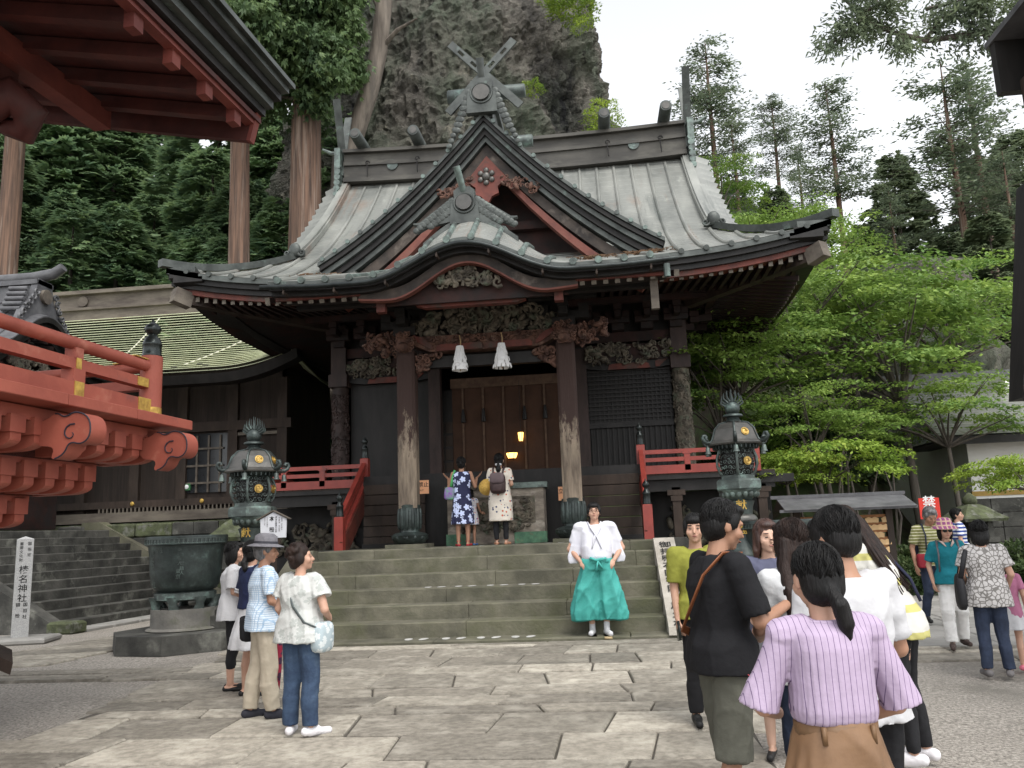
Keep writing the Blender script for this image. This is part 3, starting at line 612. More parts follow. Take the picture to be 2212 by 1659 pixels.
for s in (-1, 1):
    mb = MB(); P = np.zeros((5, 8, 3))
    for i, y in enumerate(np.linspace(KY+.25, YE+.6, 5)):
        for j, q in enumerate(np.linspace(1.5, KW-.03, 8)): P[i, j] = (XC+s*q, y, kz(XC+s*q, y)-.26)
    mb.slab(P, (0, 0, .04)); mb.build('porch_soffit', M['soffit'], H)
    mb = MB(); mb.bx(XC+s*2.42-.7, XC+s*2.42+.7, KY+.24, KY+.30, 5.23, 5.30); mb.build('porch_red_fascia', M['redold'], H)
    for q in (-3.35, 1.9): pass
    # hip corner beam with pale carved end
    c = MB(); c.beam((XC+s*4.0, 17.6, 6.15), (XC+s*6.12, 14.98, soff(XC+s*6.1, YE+.3)-.1), .2, .24); c.build('hip_beam', M['woodbrn'], H)
    c = MB(); c.beam((XC+s*5.98, 15.15, soff(XC+s*6.0, YE+.3)-.12), (XC+s*6.2, 14.88, soff(XC+s*6.1, YE+.3)-.05), .22, .3); c.build('hip_beam_end', M['woodgrey'], H)
    c = MB(); c.beam((XC+s*4.0, 2*YR-17.6, 6.1), (XC+s*6.12, 2*YR-14.98, 6.3), .2, .24); c.build('hip_beam', M['woodbrn'], H)
# ---- body
YB = 17.8
mb = MB(); mb.bx(XC-3.9, XC+3.9, 22.6, 22.7, 2.3, 6.6); mb.bx(XC-3.9, XC-3.8, YB+.1, 22.65, 2.3, 6.6); mb.bx(XC+3.8, XC+3.9, YB+.1, 22.65, 2.3, 6.6); mb.bx(XC-3.9, XC+3.9, YB+.15, YB+.25, 5.3, 6.7); mb.bx(XC-3.8, XC+3.8, YB+.3, 22.6, 2.30, 2.36); mb.bx(XC-3.8, XC+3.8, YB+.3, 22.6, 6.4, 6.45); mb.build('hall_wall', M['black'], H)
def carved_col(x, y, z0, z1, r, name, mt, n=120, seed=1):
    c = MB(); c.tube([(x, y, z0), (x, y, z0+.05), (x, y, z1)], [r, r, r*.94], 14); rg_ = random.Random(seed)
    for _ in range(n):
        a = rg_.uniform(-PI, 0); z = rg_.uniform(z0+.1, z1-.1); nx, ny = math.cos(a), math.sin(a)
        c.curl((x+nx*r*.97, y+ny*r*.97, z), rg_.uniform(.04, .085), (-ny, nx, 0), (0, 0, 1), rg_.uniform(.8, 1.4), .3, rg_.choice((-1, 1)), rg_.uniform(0, 6), 4, 7)
    return c.build(name, mt, H, smooth=60)
for s in (-1, 1):
    carved_col(XC+s*3.76, YB, 2.55, 4.75, .19, 'carved_column', M['carve'] if s > 0 else M['coldk'], 130, 4+s)
    c = MB(); c.box((XC+s*3.76, YB, 5.5), (.34, .34, 1.3)); c.box((XC+s*3.76, YB-.02, 4.88), (.42, .42, .28)); c.build('column_head', M['coldk'], H)
    c = MB(); c.bx(XC+s*1.62-.13, XC+s*1.62+.13, YB-.05, YB+.2, 2.5, 5.3); c.build('inner_post', M['coldk'], H)
# right bay: lattice over board panel
x0, x1 = XC+1.75, XC+3.56
mb = MB(); mb.bx(x0, x1, YB+.12, YB+.16, 2.55, 4.85); mb.build('bay_backing', M['black'], H)
bar = MB(); bar.box((0, 0, 0), (.028, .03, 1.0)); BV = proto(bar, 'lattice_bar', M['black'])
for k in range(19): inst('lattice_bar', BV, H, (x0+.05+k*(x1-x0-.1)/18, YB+.09, 4.22), (0, 0, 0), (1, 1, 1.18))
for k in range(13): inst('lattice_bar', BV, H, ((x0+x1)/2, YB+.075, 3.66+k*.094), (0, PI/2, 0), (1, 1, x1-x0))
for k in range(16): inst('panel_batten', BV, H, (x0+.05+k*(x1-x0-.1)/15, YB+.085, 3.06), (0, 0, 0), (1.3, 1, .98))
for z0_, z1_ in ((3.55, 3.64), (2.42, 2.57)): mb = MB(); mb.bx(x0, x1, YB+.02, YB+.12, z0_, z1_); mb.build('bay_rail', M['black'], H)
x0, x1 = XC-3.56, XC-1.75
mb = MB(); mb.bx(x0, x1, YB+.12, YB+.16, 2.55, 4.85); mb.bx(x0, x1, YB-.02, YB+.14, 2.42, 2.57); mb.build('bay_backing', M['black'], H)
# lintels: carved band, red ogee trim
for s in (-1, 1):
    xa, xb = XC+s*2.67-.95, XC+s*2.67+.95
    mb = MB(); mb.bx(xa, xb, YB-.08, YB+.1, 4.98, 5.34); mb.build('lintel', M['soffit'], H)
    relief('lintel_carving', M['carve'], xa+.05, xb-.05, 5.02, 5.34, YB-.1, 110, .075, seed=20+s)
    mb = MB(); mb.prism([(XC+s*2.67+u*.92, 4.8+w) for u, w in ((-1, .22), (1, .22), (1, .05), (.62, 0), (-.62, 0), (-1, .05))], YB-.03, YB+.1, 'y'); mb.build('nageshi_beam', M['black'], H)
    mb = MB(); mb.prism([(XC+s*2.67+u*.92, 4.80+w) for u, w in ((-.5, .0), (.5, .0), (.46, .1), (.38, .13), (-.38, .13), (-.46, .1))], YB-.06, YB-.02, 'y'); mb.build('beam_red_trim', M['redold'], H)
    mb = MB(); mb.prism([(XC+s*2.67+u*.92, 4.8+w) for u, w in ((.62, .02), (.7, .02), (1.0, .26), (1.0, .36), (.78, .2), (.62, .14))], YB-.06, YB-.02, 'y'); mb.build('beam_red_trim', M['redold'], H)
    relief('trim_carving', M['carve'], XC+s*2.67-.75, XC+s*2.67+.4, 4.93, 5.02, YB-.07, 26, .06, seed=30+s)
mb = MB(); mb.bx(XC-3.9, XC+3.9, YB-.06, YB+.14, 5.40, 5.62); mb.build('head_beam', M['soffit'], H)
bk = MB(); bk.box((0, 0, 0), (.26, .3, .14)); bk.box((0, -.15, .13), (.5, .18, .12)); bk.box((-.18, -.15, .26), (.15, .2, .12)); bk.box((.18, -.15, .26), (.15, .2, .12)); bk.box((0, -.3, .2), (.13, .5, .14)); bk.box((0, -.5, .34), (.17, .17, .12)); BK = proto(bk, 'bracket_set', M['soffit'])
for k in range(-6, 7): inst('bracket_set', BK, H, (XC+k*.62, YB-.12, 5.70))
for k in range(6): inst('bracket_set', BK, H, (XC+4.0, YB+.3+k*.9, 5.70), (0, 0, PI/2))
mb = MB(); mb.bx(XC-4.6, XC+4.6, YB-.75, YB-.6, 6.10, 6.24); mb.bx(XC+4.4, XC+4.55, YB-.7, 24, 6.08, 6.22); mb.build('eave_purlin', M['soffit'], H)
# centre bay: brown screens with cord bands
mb = MB(); mb.bx(-3.22, -.86, 18.02, 18.05, 2.75, 4.66); mb.build('screen_curtain', M['noren'], H)
mb = MB(); mb.bx(-3.25, -.84, 17.98, 18.02, 4.62, 4.84); mb.build('screen_valance', mat('tan_screen_band', (.11, .07, .045), (.07, .042, .03), 8, .9), H)
for k in range(5):
    mb = MB(); x = -2.98+k*.455; mb.bx(x-.022, x+.022, 17.99, 18.015, 2.76, 4.62); o = mb.build('screen_band', mat('tan_screen_band', (.2, .12, .075)), H)
    if k in (0, 1, 3, 4): c = MB(); c.lathe([(.01, .2), (.03, .16), (.045, 0), (.055, -.1), (.02, -.11)], (x+.01, 17.95, 3.95), 8); c.build('tassel', M['black'], o, smooth=60)
lat = MB(); lat.bx(-3.62, -3.2, 18.06, 18.09, 2.7, 4.6); lat.build('side_door', M['black'], H)
for k in range(4):
    for q in range(2): c = MB(); c.bx(-3.58+q*.19, -3.42+q*.19, 18.03, 18.06, 2.74+k*.3, 2.98+k*.3); c.build('door_panel', M['woodbrn'], H)
for nm, px_, py_, w, h, lab in (('hanging_lantern', 1125, 943, .10, .2, 'glowing amber lantern hanging by the brown screen inside the hall'), ('floor_lantern', 1106, 984, .2, .12, 'low wide amber lantern glowing behind the praying visitors in the hall')):
    p = aty(px_, py_, 17.9); t = thing(nm, lab, 'lantern', (p.x, p.y, p.z-h/2))
    c = MB(); c.lathe([(w*.4, -h/2), (w*.55, 0), (w*.62, h*.45)], p, 6); c.build('lamp_shade', emis(nm+'_glow', (1, .52, .12), 2.2), t, smooth=60)
    c = MB(); c.lathe([(w*.72, 0), (w*.3, .03)], (p.x, p.y, p.z+h*.46), 6); c.lathe([(w*.45, 0), (w*.42, -.02)], (p.x, p.y, p.z-h/2), 6)
    for a in range(6): c.tube([(p.x+w*.42*math.cos(a*PI/3), p.y+w*.42*math.sin(a*PI/3), p.z-h/2), (p.x+w*.64*math.cos(a*PI/3), p.y+w*.64*math.sin(a*PI/3), p.z+h*.46)], .006, 4)
    if nm[0] == 'h': c.tube([(p.x, p.y, p.z+h*.46), (p.x, p.y, 4.7)], .006, 4)
    c.build('lamp_frame', M['black'], t)
# ---- veranda
mb = MB(); mb.bx(XC-5.2, XC+5.2, 16.1, 17.85, 2.30, 2.38); mb.build('veranda_edge', M['black'], H)
pk = MB(); pk.box((0, 0, 0), (.2, 1.75, .03)); PK = proto(pk, 'veranda_plank', M['woodbrn'])
for k in range(52): inst('veranda_plank', PK, H, (XC-5.1+k*.2, 16.97, 2.395), (0, 0, 0), (.96, 1, 1))
mb = MB(); mb.bx(XC-5.2, XC+5.2, 16.2, 16.35, 2.08, 2.30); mb.bx(XC+4.9, XC+5.55, 16.15, 16.35, 2.17, 2.32); mb.build('veranda_beam', M['black'], H)
for s in (-1, 1):
    for q in (3.35, 4.95):
        c = MB(); x = XC+s*q; c.box((x, 16.28, 1.1), (.16, .16, 2.1)); c.box((x, 16.28, 2.05), (.34, .2, .10)); c.box((x, 16.28, 1.94), (.22, .2, .1)); c.box((x, 16.28, .06), (.3, .3, .12)); c.build('veranda_post', M['woodbrn'], H)
    mb = MB(); mb.bx(XC+s*4.0-1.3, XC+s*4.0+1.3, 17.2, 17.3, 0, 2.1); mb.build('underfloor_wall', M['black'], H)
    relief('underfloor_carving', M['carve'], XC+s*4.2-.95, XC+s*4.2+.95, 1.0, 1.75, 17.15, 60, .13, seed=40+s)
    # plank walls beside the inner stairs
    for k in range(6):
        c = MB(); z0 = 1.23+k*.2; c.bev((XC+s*2.05, 15.75+.01*k, z0+.098), (1.2, .06, .19), .008); c.build('wall_plank', M['woodbrn'], H)
    mb = MB(); mb.bx(XC+s*2.05-.6, XC+s*2.05+.6, 15.6, 15.8, 1.22, 1.30); mb.build('plank_sill', M['black'], H)
mb = MB(); mb.bx(XC-1.5, XC+1.5, 15.85, 15.9, 1.22, 2.3); mb.bx(XC-2.7, XC+2.7, 15.9, 16.1, 2.2, 2.6); mb.build('stair_front_panel', M['black'], H)
def finial(x, y, z, r, name='finial', par=H, mt=None):
    c = MB(); c.lathe([(r*1.0, 0), (r*1.05, .02), (r*.95, .04), (r*.92, .17), (r*1.02, .185), (r*.95, .2), (r*.6, .24), (r*.42, .27), (r*.75, .30), (r*.88, .335), (r*.7, .37), (r*.25, .40), (r*.12, .43), (0.002, .44)], (x, y, z), 14); return c.build(name, mt or M['finial'], par, smooth=60)
def newel(x, y, z0, z1, w=.16, fz=.8):
    c = MB(); c.bev((x, y, (z0+z1)/2), (w, w, z1-z0), .012); o = c.build('newel_post', M['redrail'], H); finial(x, y, z1, w*.44, 'finial', o)
for s in (-1, 1):
    xb, xt = XC+s*2.69, XC+s*2.72
    newel(xb, 14.4, 1.2, 1.80); newel(xt, 16.1, 2.2, 2.98); newel(XC+s*4.86, 16.12, 2.38, 2.85)
    for zz, h, w in ((.06, .16, .09), (.33, .08, .07), (.5, .085, .085)):
        c = MB(); c.beam((xb, 14.44, 1.3+zz), (xt, 16.06, 2.36+zz), w, h); c.build('stair_rail', M['redrail'], H)
    c = MB(); c.beam((xb-s*.05, 14.4, 1.22), (xt-s*.05, 16.1, 2.28), .05, .34); c.build('stair_string', M['redold'], H)
    xa, xe = xt+s*.08, XC+s*4.86
    for z, h, w in ((2.49, .16, .10), (2.68, .075, .075), (2.83, .08, .08)):
        c = MB(); c.bx(min(xa, xe), max(xa, xe), 16.12-w/2, 16.12+w/2, z-h/2, z+h/2); c.build('veranda_rail', M['redrail'], H)
        c = MB(); c.bx(xe-w/2, xe+w/2, 16.2, 17.8, z-h/2, z+h/2); c.build('veranda_rail', M['redrail'], H)
    for k in range(1, 3):
        c = MB(); x = xa+(xe-xa)*(k/2.6); c.box((x, 16.12, 2.63), (.11, .1, .34)); c.box((x, 16.12, 2.80), (.17, .12, .05)); c.build('rail_strut', M['redrail'], H)
# ---- porch columns
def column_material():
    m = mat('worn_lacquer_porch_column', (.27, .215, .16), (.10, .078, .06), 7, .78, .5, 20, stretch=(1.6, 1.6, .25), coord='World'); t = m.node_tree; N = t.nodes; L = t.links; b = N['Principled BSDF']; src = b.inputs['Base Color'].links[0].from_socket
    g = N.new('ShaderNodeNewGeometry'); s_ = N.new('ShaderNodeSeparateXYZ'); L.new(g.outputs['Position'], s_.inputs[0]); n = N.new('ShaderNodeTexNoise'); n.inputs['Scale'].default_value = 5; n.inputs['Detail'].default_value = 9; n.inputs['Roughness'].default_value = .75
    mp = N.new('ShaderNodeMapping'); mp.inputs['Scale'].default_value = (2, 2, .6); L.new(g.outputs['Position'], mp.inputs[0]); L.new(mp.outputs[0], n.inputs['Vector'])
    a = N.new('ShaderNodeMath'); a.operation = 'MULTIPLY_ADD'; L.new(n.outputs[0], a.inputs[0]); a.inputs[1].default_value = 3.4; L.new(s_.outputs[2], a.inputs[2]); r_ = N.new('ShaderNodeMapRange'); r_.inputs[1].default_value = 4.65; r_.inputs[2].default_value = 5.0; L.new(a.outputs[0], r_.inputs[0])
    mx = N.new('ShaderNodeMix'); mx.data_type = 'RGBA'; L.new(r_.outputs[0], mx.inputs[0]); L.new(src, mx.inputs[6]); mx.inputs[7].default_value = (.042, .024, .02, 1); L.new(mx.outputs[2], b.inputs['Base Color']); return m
COLM = column_material()
for s in (-1, 1):
    x, y = XC+s*1.437, 14.42; o8 = lambda r, z: [(x+a*r+0, y+b*r, z) for a, b in ((-1, -.72), (-.72, -1), (.72, -1), (1, -.72), (1, .72), (.72, 1), (-.72, 1), (-1, .72))]
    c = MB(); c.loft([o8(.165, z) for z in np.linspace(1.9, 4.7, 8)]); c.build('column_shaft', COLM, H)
    c = MB(); c.bx(x-.36, x+.36, y-.33, y+.33, 1.2, 1.285); c.build('column_plinth', M['step'], H)
    c = MB(); c.lathe([(.2, 0), (.27, .02), (.31, .10), (.33, .15), (.26, .19), (.18, .21), (.17, .25), (.20, .30), (.205, .52), (.185, .58), (.20, .66), (.175, .68)], (x, y, 1.283), 16)
    for k in range(12):
        a = k*PI/6; c.ell((x+.26*math.cos(a), y+.26*math.sin(a), 1.40), (.07, .07, .07), None, 6, 5); c.ell((x+.19*math.cos(a), y+.19*math.sin(a), 1.72), (.04, .04, .2), None, 6, 5)
    c.build('bronze_column_base', M['bronze'], H, smooth=60)
    # lion-head nosing and side carving
    c = MB(); c.ell((x, y-.16, 4.82), (.17, .2, .16)); c.ell((x, y-.3, 4.74), (.12, .12, .09)); rg_ = random.Random(50+s)
    for _ in range(46): a = rg_.uniform(0, 2*PI); rr = rg_.uniform(.08, .2); c.curl((x+rr*math.cos(a), y-.22-rg_.uniform(0, .12), 4.84+rr*math.sin(a)), .05, turns=1.2, w=.36, ph=rg_.uniform(0, 6), sgn=rg_.choice((-1, 1)), n=5, seg=8)
    c.build('lion_head_nosing', M['carvered'], H, smooth=60)
    relief('elephant_head_nosing', M['carvered'], x+s*.2, x+s*.75, 4.62, 5.05, y-.02, 46, .08, seed=60+s, shape=lambda u, v: v > .35*u, dep=.15)
    relief('beam_support_carving', M['carvered'], x-s*.18, x-s*.62, 4.28, 4.62, y-.02, 34, .07, seed=70+s, shape=lambda u, v: v > u*.9, dep=.1)
    c = MB(); c.box((x, y, 5.06), (.4, .4, .16)); c.box((x, y-.02, 5.2), (.9, .16, .14)); c.box((x, y-.02, 5.2), (.16, .9, .14))
    for q in (-.36, 0, .36): c.box((x+q, y-.02, 5.33), (.18, .2, .13)); c.box((x, y-.38+q*.2, 5.33), (.18, .18, .13))
    c.box((x, y-.4, 5.47), (1.2, .14, .13)); c.build('porch_bracket', M['black'], H)
    c = MB(); c.beam((x, 14.5, 5.02), (x+s*.12, 17.7, 5.5), .2, .3); c.build('tie_beam', M['soffit'], H)
    c = MB(); c.box((x, KY+.5, 5.1), (.14, .14, .22)); c.build('eave_strut', M['redold'], H)
xa, xb = XC-1.29, XC+1.29
mb = MB(); mb.prism([(XC+u, z) for u, z in ((-1.29, 4.95), (1.29, 4.95), (1.29, 4.8), (.98, 4.66), (-.98, 4.66), (-1.29, 4.8))], 14.3, 14.55, 'y'); mb.build('rainbow_beam', M['carvered'], H)
for a, b in ((-.86, -.03), (.03, .86)):
    mb = MB(); mb.prism([(XC+u, z) for u, z in ((a, 4.665), (b, 4.665), (b, 4.76 if b < .5 else 4.74), (b-.06, 4.78), (a+.06, 4.78), (a, 4.74))], 14.26, 14.3, 'y'); mb.build('beam_red_trim', M['redold'], H)
for s in (-1, 1):
    mb = MB(); mb.prism([(XC+s*u, z) for u, z in ((.92, 4.70), (1.0, 4.72), (1.28, 4.9), (1.28, 4.98), (1.1, 4.92), (.95, 4.8))], 14.26, 14.3, 'y'); mb.build('beam_red_trim', M['redold'], H)
relief('beam_carving', M['carvered'], XC-1.0, XC+1.0, 4.80, 4.93, 14.28, 70, .045, seed=81)
relief('dragon_panel_carving', M['carve'], XC-1.3, XC+1.3, 4.97, 5.5, 14.42, 260, .095, seed=82, shape=lambda u, v: v < .45+2.2*u*(1-u), dep=.14)
mb = MB(); mb.bx(XC-1.4, XC+1.4, 14.5, 14.56, 4.95, 5.55); mb.bx(XC-3.0, XC+3.0, 13.05, 13.2, 5.24, 5.38); mb.bx(XC-1.3, XC+1.3, 14.45, 14.6, 4.40, 4.60); mb.build('dark_backing_board', M['black'], H)
c = MB(); c.bx(XC+KW-.28, XC+KW-.16, 12.6, 12.7, 4.75, 5.3); c.build('downpipe_bracket', M['woodgrey'], H)
# shide tassels
for k, px_ in enumerate((993, 1083)):
    p = aty(px_, 748 if k == 0 else 742, 14.2); t = thing('paper_tassel', ('zigzag paper tassel hanging above the person in the flowered dress', 'zigzag paper tassel hanging above the person with the brown backpack')[k], 'paper tassel', (p.x, p.y, p.z-.5), 'paper tassels on the porch beam')
    c = MB(); c.tube([(p.x, p.y, p.z+.2), (p.x+.02, p.y-.02, p.z+.1), (p.x, p.y, p.z-.45)], .012, 5); c.build('straw_cord', mat('straw', (.42, .31, .17), (.3, .2, .1), 20), t)
    rg_ = random.Random(90+k)
    for j in range(12):
        c = MB(); a = j*2*PI/12; rr = .05
        for q in range(7):
            z = p.z-q*.062; rr = .045+.013*q; tw = a+(.25 if q % 2 else -.25)+rg_.uniform(-.1, .1); rr *= rg_.uniform(.85, 1.25)
            c.box((p.x+rr*math.cos(tw)*1.05, p.y+rr*math.sin(tw), z-.03), (.012, .062, .075), rotm(0, -.25, tw))
        c.build('paper_strip', M['paper'], t)
# offering box
ob = thing('offering_box', 'old carved wooden offering chest with green metal corners on the landing', 'offering box', (-1.87, 15.3, 1.22))
x0, x1, y0, y1 = -2.82, -1.06, 15.0, 15.62
c = MB(); c.bx(x0, x1, y0, y1, 1.225, 2.2); c.build('chest', mat('flaking_chest_wood', (.30, .26, .21), (.12, .10, .085), 7, .8, .5, 24, c3=(.42, .38, .32), t3=.62, sc3=6, stretch=(.4, 1, 1)), ob)
c = MB(); c.bx(x0-.04, x1+.05, y0-.03, y1+.03, 2.2, 2.28); c.build('lid_rim', M['carve'], ob)
c = MB(); c.bx(x1-.55, x1+.07, y0-.05, y0+.3, 2.2, 2.30); c.build('corner_plate', M['verdi'], ob)
gm = mat('green_painted_metal', (.10, .22, .13), (.05, .12, .075), 8, .6, .3, 20, c3=(.15, .12, .08), t3=.62, sc3=7)
for xx in ((x0-.03, x0+.35), (x1-.55, x1+.03)):
    c = MB(); c.bx(xx[0], xx[1], y0-.02, y0+.2, 1.222, 1.42); c.build('corner_plate', gm, ob)
relief('chest_carving', M['carve'], -2.3, -1.3, 1.62, 2.0, y0-.01, 70, .08, par=ob, seed=91)
relief('chest_skirt_carving', M['carve'], -2.6, -1.25, 1.45, 1.55, y0-.01, 40, .06, par=ob, seed=92)
c = MB()
for a, b, e, f_ in ((-2.42, -1.22, 1.58, 1.62), (-2.42, -1.22, 2.02, 2.06), (-2.42, -2.38, 1.62, 2.02), (-1.26, -1.22, 1.62, 2.02)): c.bx(a, b, y0-.02, y0+.02, e, f_)
c.build('panel_frame', M['carve'], ob)
# keep-out signs
om = mat('orange_sign_board', (.78, .40, .22), (.72, .36, .19), 3, .6, .05)
for k, (px_, txt) in enumerate(((915, 'a'), (1219, 'b'))):
    p = aty(px_, 1052 if k == 0 else 1066, 15.3); w, h = .40, .25
    t = thing('keep_out_sign', ('orange keep-out board beside the person in the flowered dress' if k == 0 else 'orange keep-out board behind the porch column above the priest'), 'sign', (p.x, p.y, p.z-h/2))
    x = p.x-.1 if k == 0 else p.x+.09; c = MB(); c.box((x, p.y, p.z), (w, .012, h)); c.build('board', om, t)
    c = MB(); c.box((x, p.y+.02, (p.z+1.22)/2-.05), (.03, .02, p.z-1.22+.1)); c.build('stake', M['woodbrn'], t)
    put_text('立入禁止', .1, (x, p.y-.008, p.z+.09), (1, 0, 0), (0, 0, 1), t, M['ink'], vertical=False); put_text('KEEP OUT', .045, (x, p.y-.008, p.z-.04), (1, 0, 0), (0, 0, 1), t, M['ink'], vertical=False)
# ---------------- bronze lanterns ----------------
def tomoe(mb, c, r, ax, az, nrm):
    ax = np.array(ax, float); az = np.array(az, float); nrm = np.array(nrm, float); c = np.array(c, float)
    for k in range(3):
        a0 = k*2*PI/3; o = c+ax*r*.42*math.cos(a0)+az*r*.42*math.sin(a0); pts = []; rad = []
        for i in range(9):
            t = i/8; a = a0+t*2.3; rr = r*(.42+.45*t); pts.append(c+ax*rr*math.cos(a)+az*rr*math.sin(a)+nrm*.004); rad.append(r*(.34*(1-t)**.7+.02))
        mb.tube(pts, rad, 7, .35)
def lantern(x, y, label, rz, dz=0):
    t = thing('bronze_lantern', label, 'lantern', (x, y, 0), 'bronze lanterns flanking the steps'); c6 = lambda r, z, ph=rz: [(x+r*math.cos(ph+k*PI/3), y+r*math.sin(ph+k*PI/3), z+dz) for k in range(6)]
    c = MB(); c.bx(x-.55, x+.55, y-.5, y+.5, 0, .42); c.bx(x-.45, x+.45, y-.4, y+.4, .42, .62+dz); c.build('stone_base', M['stepdk'], t)
    c = MB(); c.loft([c6(.42, .6), c6(.42, .72), c6(.34, .74), c6(.34, .90), c6(.38, .92), c6(.36, .98)]); c.lathe([(.30, .98), (.26, 1.06), (.17, 1.2), (.15, 1.32), (.16, 1.42)], (x, y, dz), 20); c.build('pedestal', M['bronze'], t, smooth=50)
    c = MB(); c.lathe([(.17, 1.40), (.225, 1.43), (.235, 1.48), (.21, 1.53), (.17, 1.55)], (x, y, dz), 20); c.build('shaft_ring', M['bronzegy'], t, smooth=60)
    c = MB(); c.lathe([(.165, 1.54), (.18, 1.66), (.21, 1.74), (.17, 1.76)], (x, y, dz), 20); sh = c.build('shaft', M['bronzelt'], t, smooth=50)
    for s_, z, sz in (('献', 1.75, .15), ('燈', 1.40, .15)):
        put_text(s_, sz, (0, 0, 0), (1, 0, 0), (0, 0, 1), t, M['goldold'], bend=lambda u, v, z=z: (x+math.sin(u/.2-.08)*(.212 if z > 1.5 else .205), y-math.cos(u/.2-.08)*(.212 if z > 1.5 else .205), z+dz+v))
    c = MB(); c.lathe([(.16, 1.75), (.20, 1.79), (.27, 1.85), (.31, 1.90), (.28, 1.92)], (x, y, dz), 24)
    for k in range(18): a = k*PI/9; c.ell((x+.25*math.cos(a), y+.25*math.sin(a), 1.85+dz), (.045, .045, .06), None, 6, 5)
    c.build('lotus_cup', M['verdi'], t, smooth=60)
    c = MB(); c.loft([c6(.34, 1.90), c6(.36, 1.92), c6(.36, 2.03), c6(.33, 2.06), c6(.27, 2.07), c6(.27, 2.12)]); pl = c.build('hexagonal_platform', M['bronzelt'], t)
    # fire box: six bowed lattice panels of scrolls
    prof = [(.235, 2.11), (.285, 2.18), (.315, 2.28), (.31, 2.38), (.275, 2.47), (.25, 2.50)]
    c = MB(); c.lathe([(r*.8, z) for r, z in prof], (x, y, dz), 18); c.build('fire_box_core', M['black'], t)
    for k in range(6):
        a = rz+k*PI/3; c = MB(); c.tube([(x+r*1.04*math.cos(a), y+r*1.04*math.sin(a), z+dz) for r, z in prof], .02, 6); c.build('fire_box_rib', M['bronzelt'], t, smooth=50)
        am = a+PI/6
        if math.sin(am) < .5:
            c = MB(); ax = np.array((-math.sin(am), math.cos(am), 0)); n = np.array((math.cos(am), math.sin(am), 0)); nu = n*.95
            for i in range(5):
                for j in range(4):
                    z = 2.155+i*.078; r = float(np.interp(z, [p[1] for p in prof], [p[0] for p in prof]))*.9
                    c.curl(np.array((x, y, z+dz))+n*r+ax*(j-1.5)*.068*(.75+.25*r/.3), .036, ax, (0, 0, 1), 1.25, .2, 1 if (i+j) % 2 else -1, (i*2+j)*1.3, 4, 9)
            c.build('scroll_lattice', M['bronzelt'], t, smooth=60)
        if k in ((4, 5) if 0 else (3, 4, 5)):
            c = MB(); n = np.array((math.cos(am), math.sin(am), 0)); ax = np.array((-math.sin(am), math.cos(am), 0)); c.tube([np.array((x, y, 2.315+dz))+n*.285, np.array((x, y, 2.315+dz))+n*.305], .062, 14); tomoe(c, np.array((x, y, 2.315+dz))+n*.305, .062, ax, (0, 0, 1), n); c.build('gold_crest', M['gold'], t, smooth=60)
    c = MB(); c.lathe([(.24, 2.49), (.30, 2.53), (.33, 2.57)], (x, y, dz), 24)
    for k in range(30): a = k*PI/15; c.box((x+.31*math.cos(a), y+.31*math.sin(a), 2.545+dz), (.05, .02, .07), rotm(0, 0, a))
    c.build('rafter_ring', M['bronze'], t)
    rp = [(.44, 2.565), (.45, 2.585), (.385, 2.63), (.355, 2.70), (.32, 2.80), (.24, 2.88), (.13, 2.91), (.12, 2.93)]
    c = MB(); c.loft([c6(r, z) for r, z in rp], cap=True); rf = c.build('roof', M['bronzegy'], t)
    for k in range(6):
        a = rz+k*PI/3; c = MB(); c.tube([(x+r*1.0*math.cos(a), y+r*1.0*math.sin(a), z+dz) for r, z in rp[1:-1]], .018, 6); c.build('roof_rib', M['bronze'], rf, smooth=50)
        c = MB(); ca, sa = math.cos(a), math.sin(a); L = [(.42, 2.60), (.47, 2.60), (.51, 2.625), (.535, 2.67), (.52, 2.71), (.485, 2.71), (.475, 2.68)]
        c.tube([(x+r*ca, y+r*sa, z+dz) for r, z in L], [.03, .032, .03, .028, .026, .026, .03], 7); c.curl((x+.46*ca, y+.46*sa, 2.62+dz), .04, (ca, sa, 0), (0, 0, 1), 1.1, .3, 1, 0, 5, 8); c.build('scroll_horn', M['bronze'], rf, smooth=60)
        c = MB(); c.lathe([(.005, .045), (.03, .03), (.036, -.03), (.05, -.06), (.046, -.06)], (x+.46*ca, y+.46*sa, 2.50+dz), 10); c.tube([(x+.46*ca, y+.46*sa, 2.6+dz), (x+.46*ca, y+.46*sa, 2.54+dz)], .006, 4); c.build('wind_bell', M['bronzelt'], rf, smooth=60)
        am = a+PI/6
        if k in (3, 4, 5):
            c = MB(); n = np.array((math.cos(am)*.93, math.sin(am)*.93, .36)); ax = np.array((-math.sin(am), math.cos(am), 0)); az = np.cross(n, ax); az = az if az[2] > 0 else -az
            p = np.array((x+.335*.87*math.cos(am), y+.335*.87*math.sin(am), 2.745+dz)); c.tube([p-n*.01, p+n*.012], .062, 14); tomoe(c, p+n*.012, .062, ax, az, n); c.build('gold_crest', M['gold'], t, smooth=60)
    c = MB(); c.lathe([(.13, 2.92), (.10, 2.95), (.09, 2.98), (.155, 3.0), (.14, 3.03), (.10, 3.04)], (x, y, dz), 12); c.build('jewel_cup', M['bronze'], t, smooth=50)
    c = MB(); c.ell((x, y, 3.12+dz), (.115, .115, .11), None, 14, 10)
    for k in range(9):
        a = (k-4)*.33+PI/2; L = .11+.08*(1-abs(k-4)/4.0)
        for yy in (-.03, .03):
            b = (x+.1*math.cos(a), y+yy, 3.13+dz+.1*math.sin(a)); c.tube([b, (b[0]+L*.62*math.cos(a), y+yy, b[2]+L*.42), (b[0]+L*.5*math.cos(a), y+yy, b[2]+L)], [.017, .011, .003], 5)
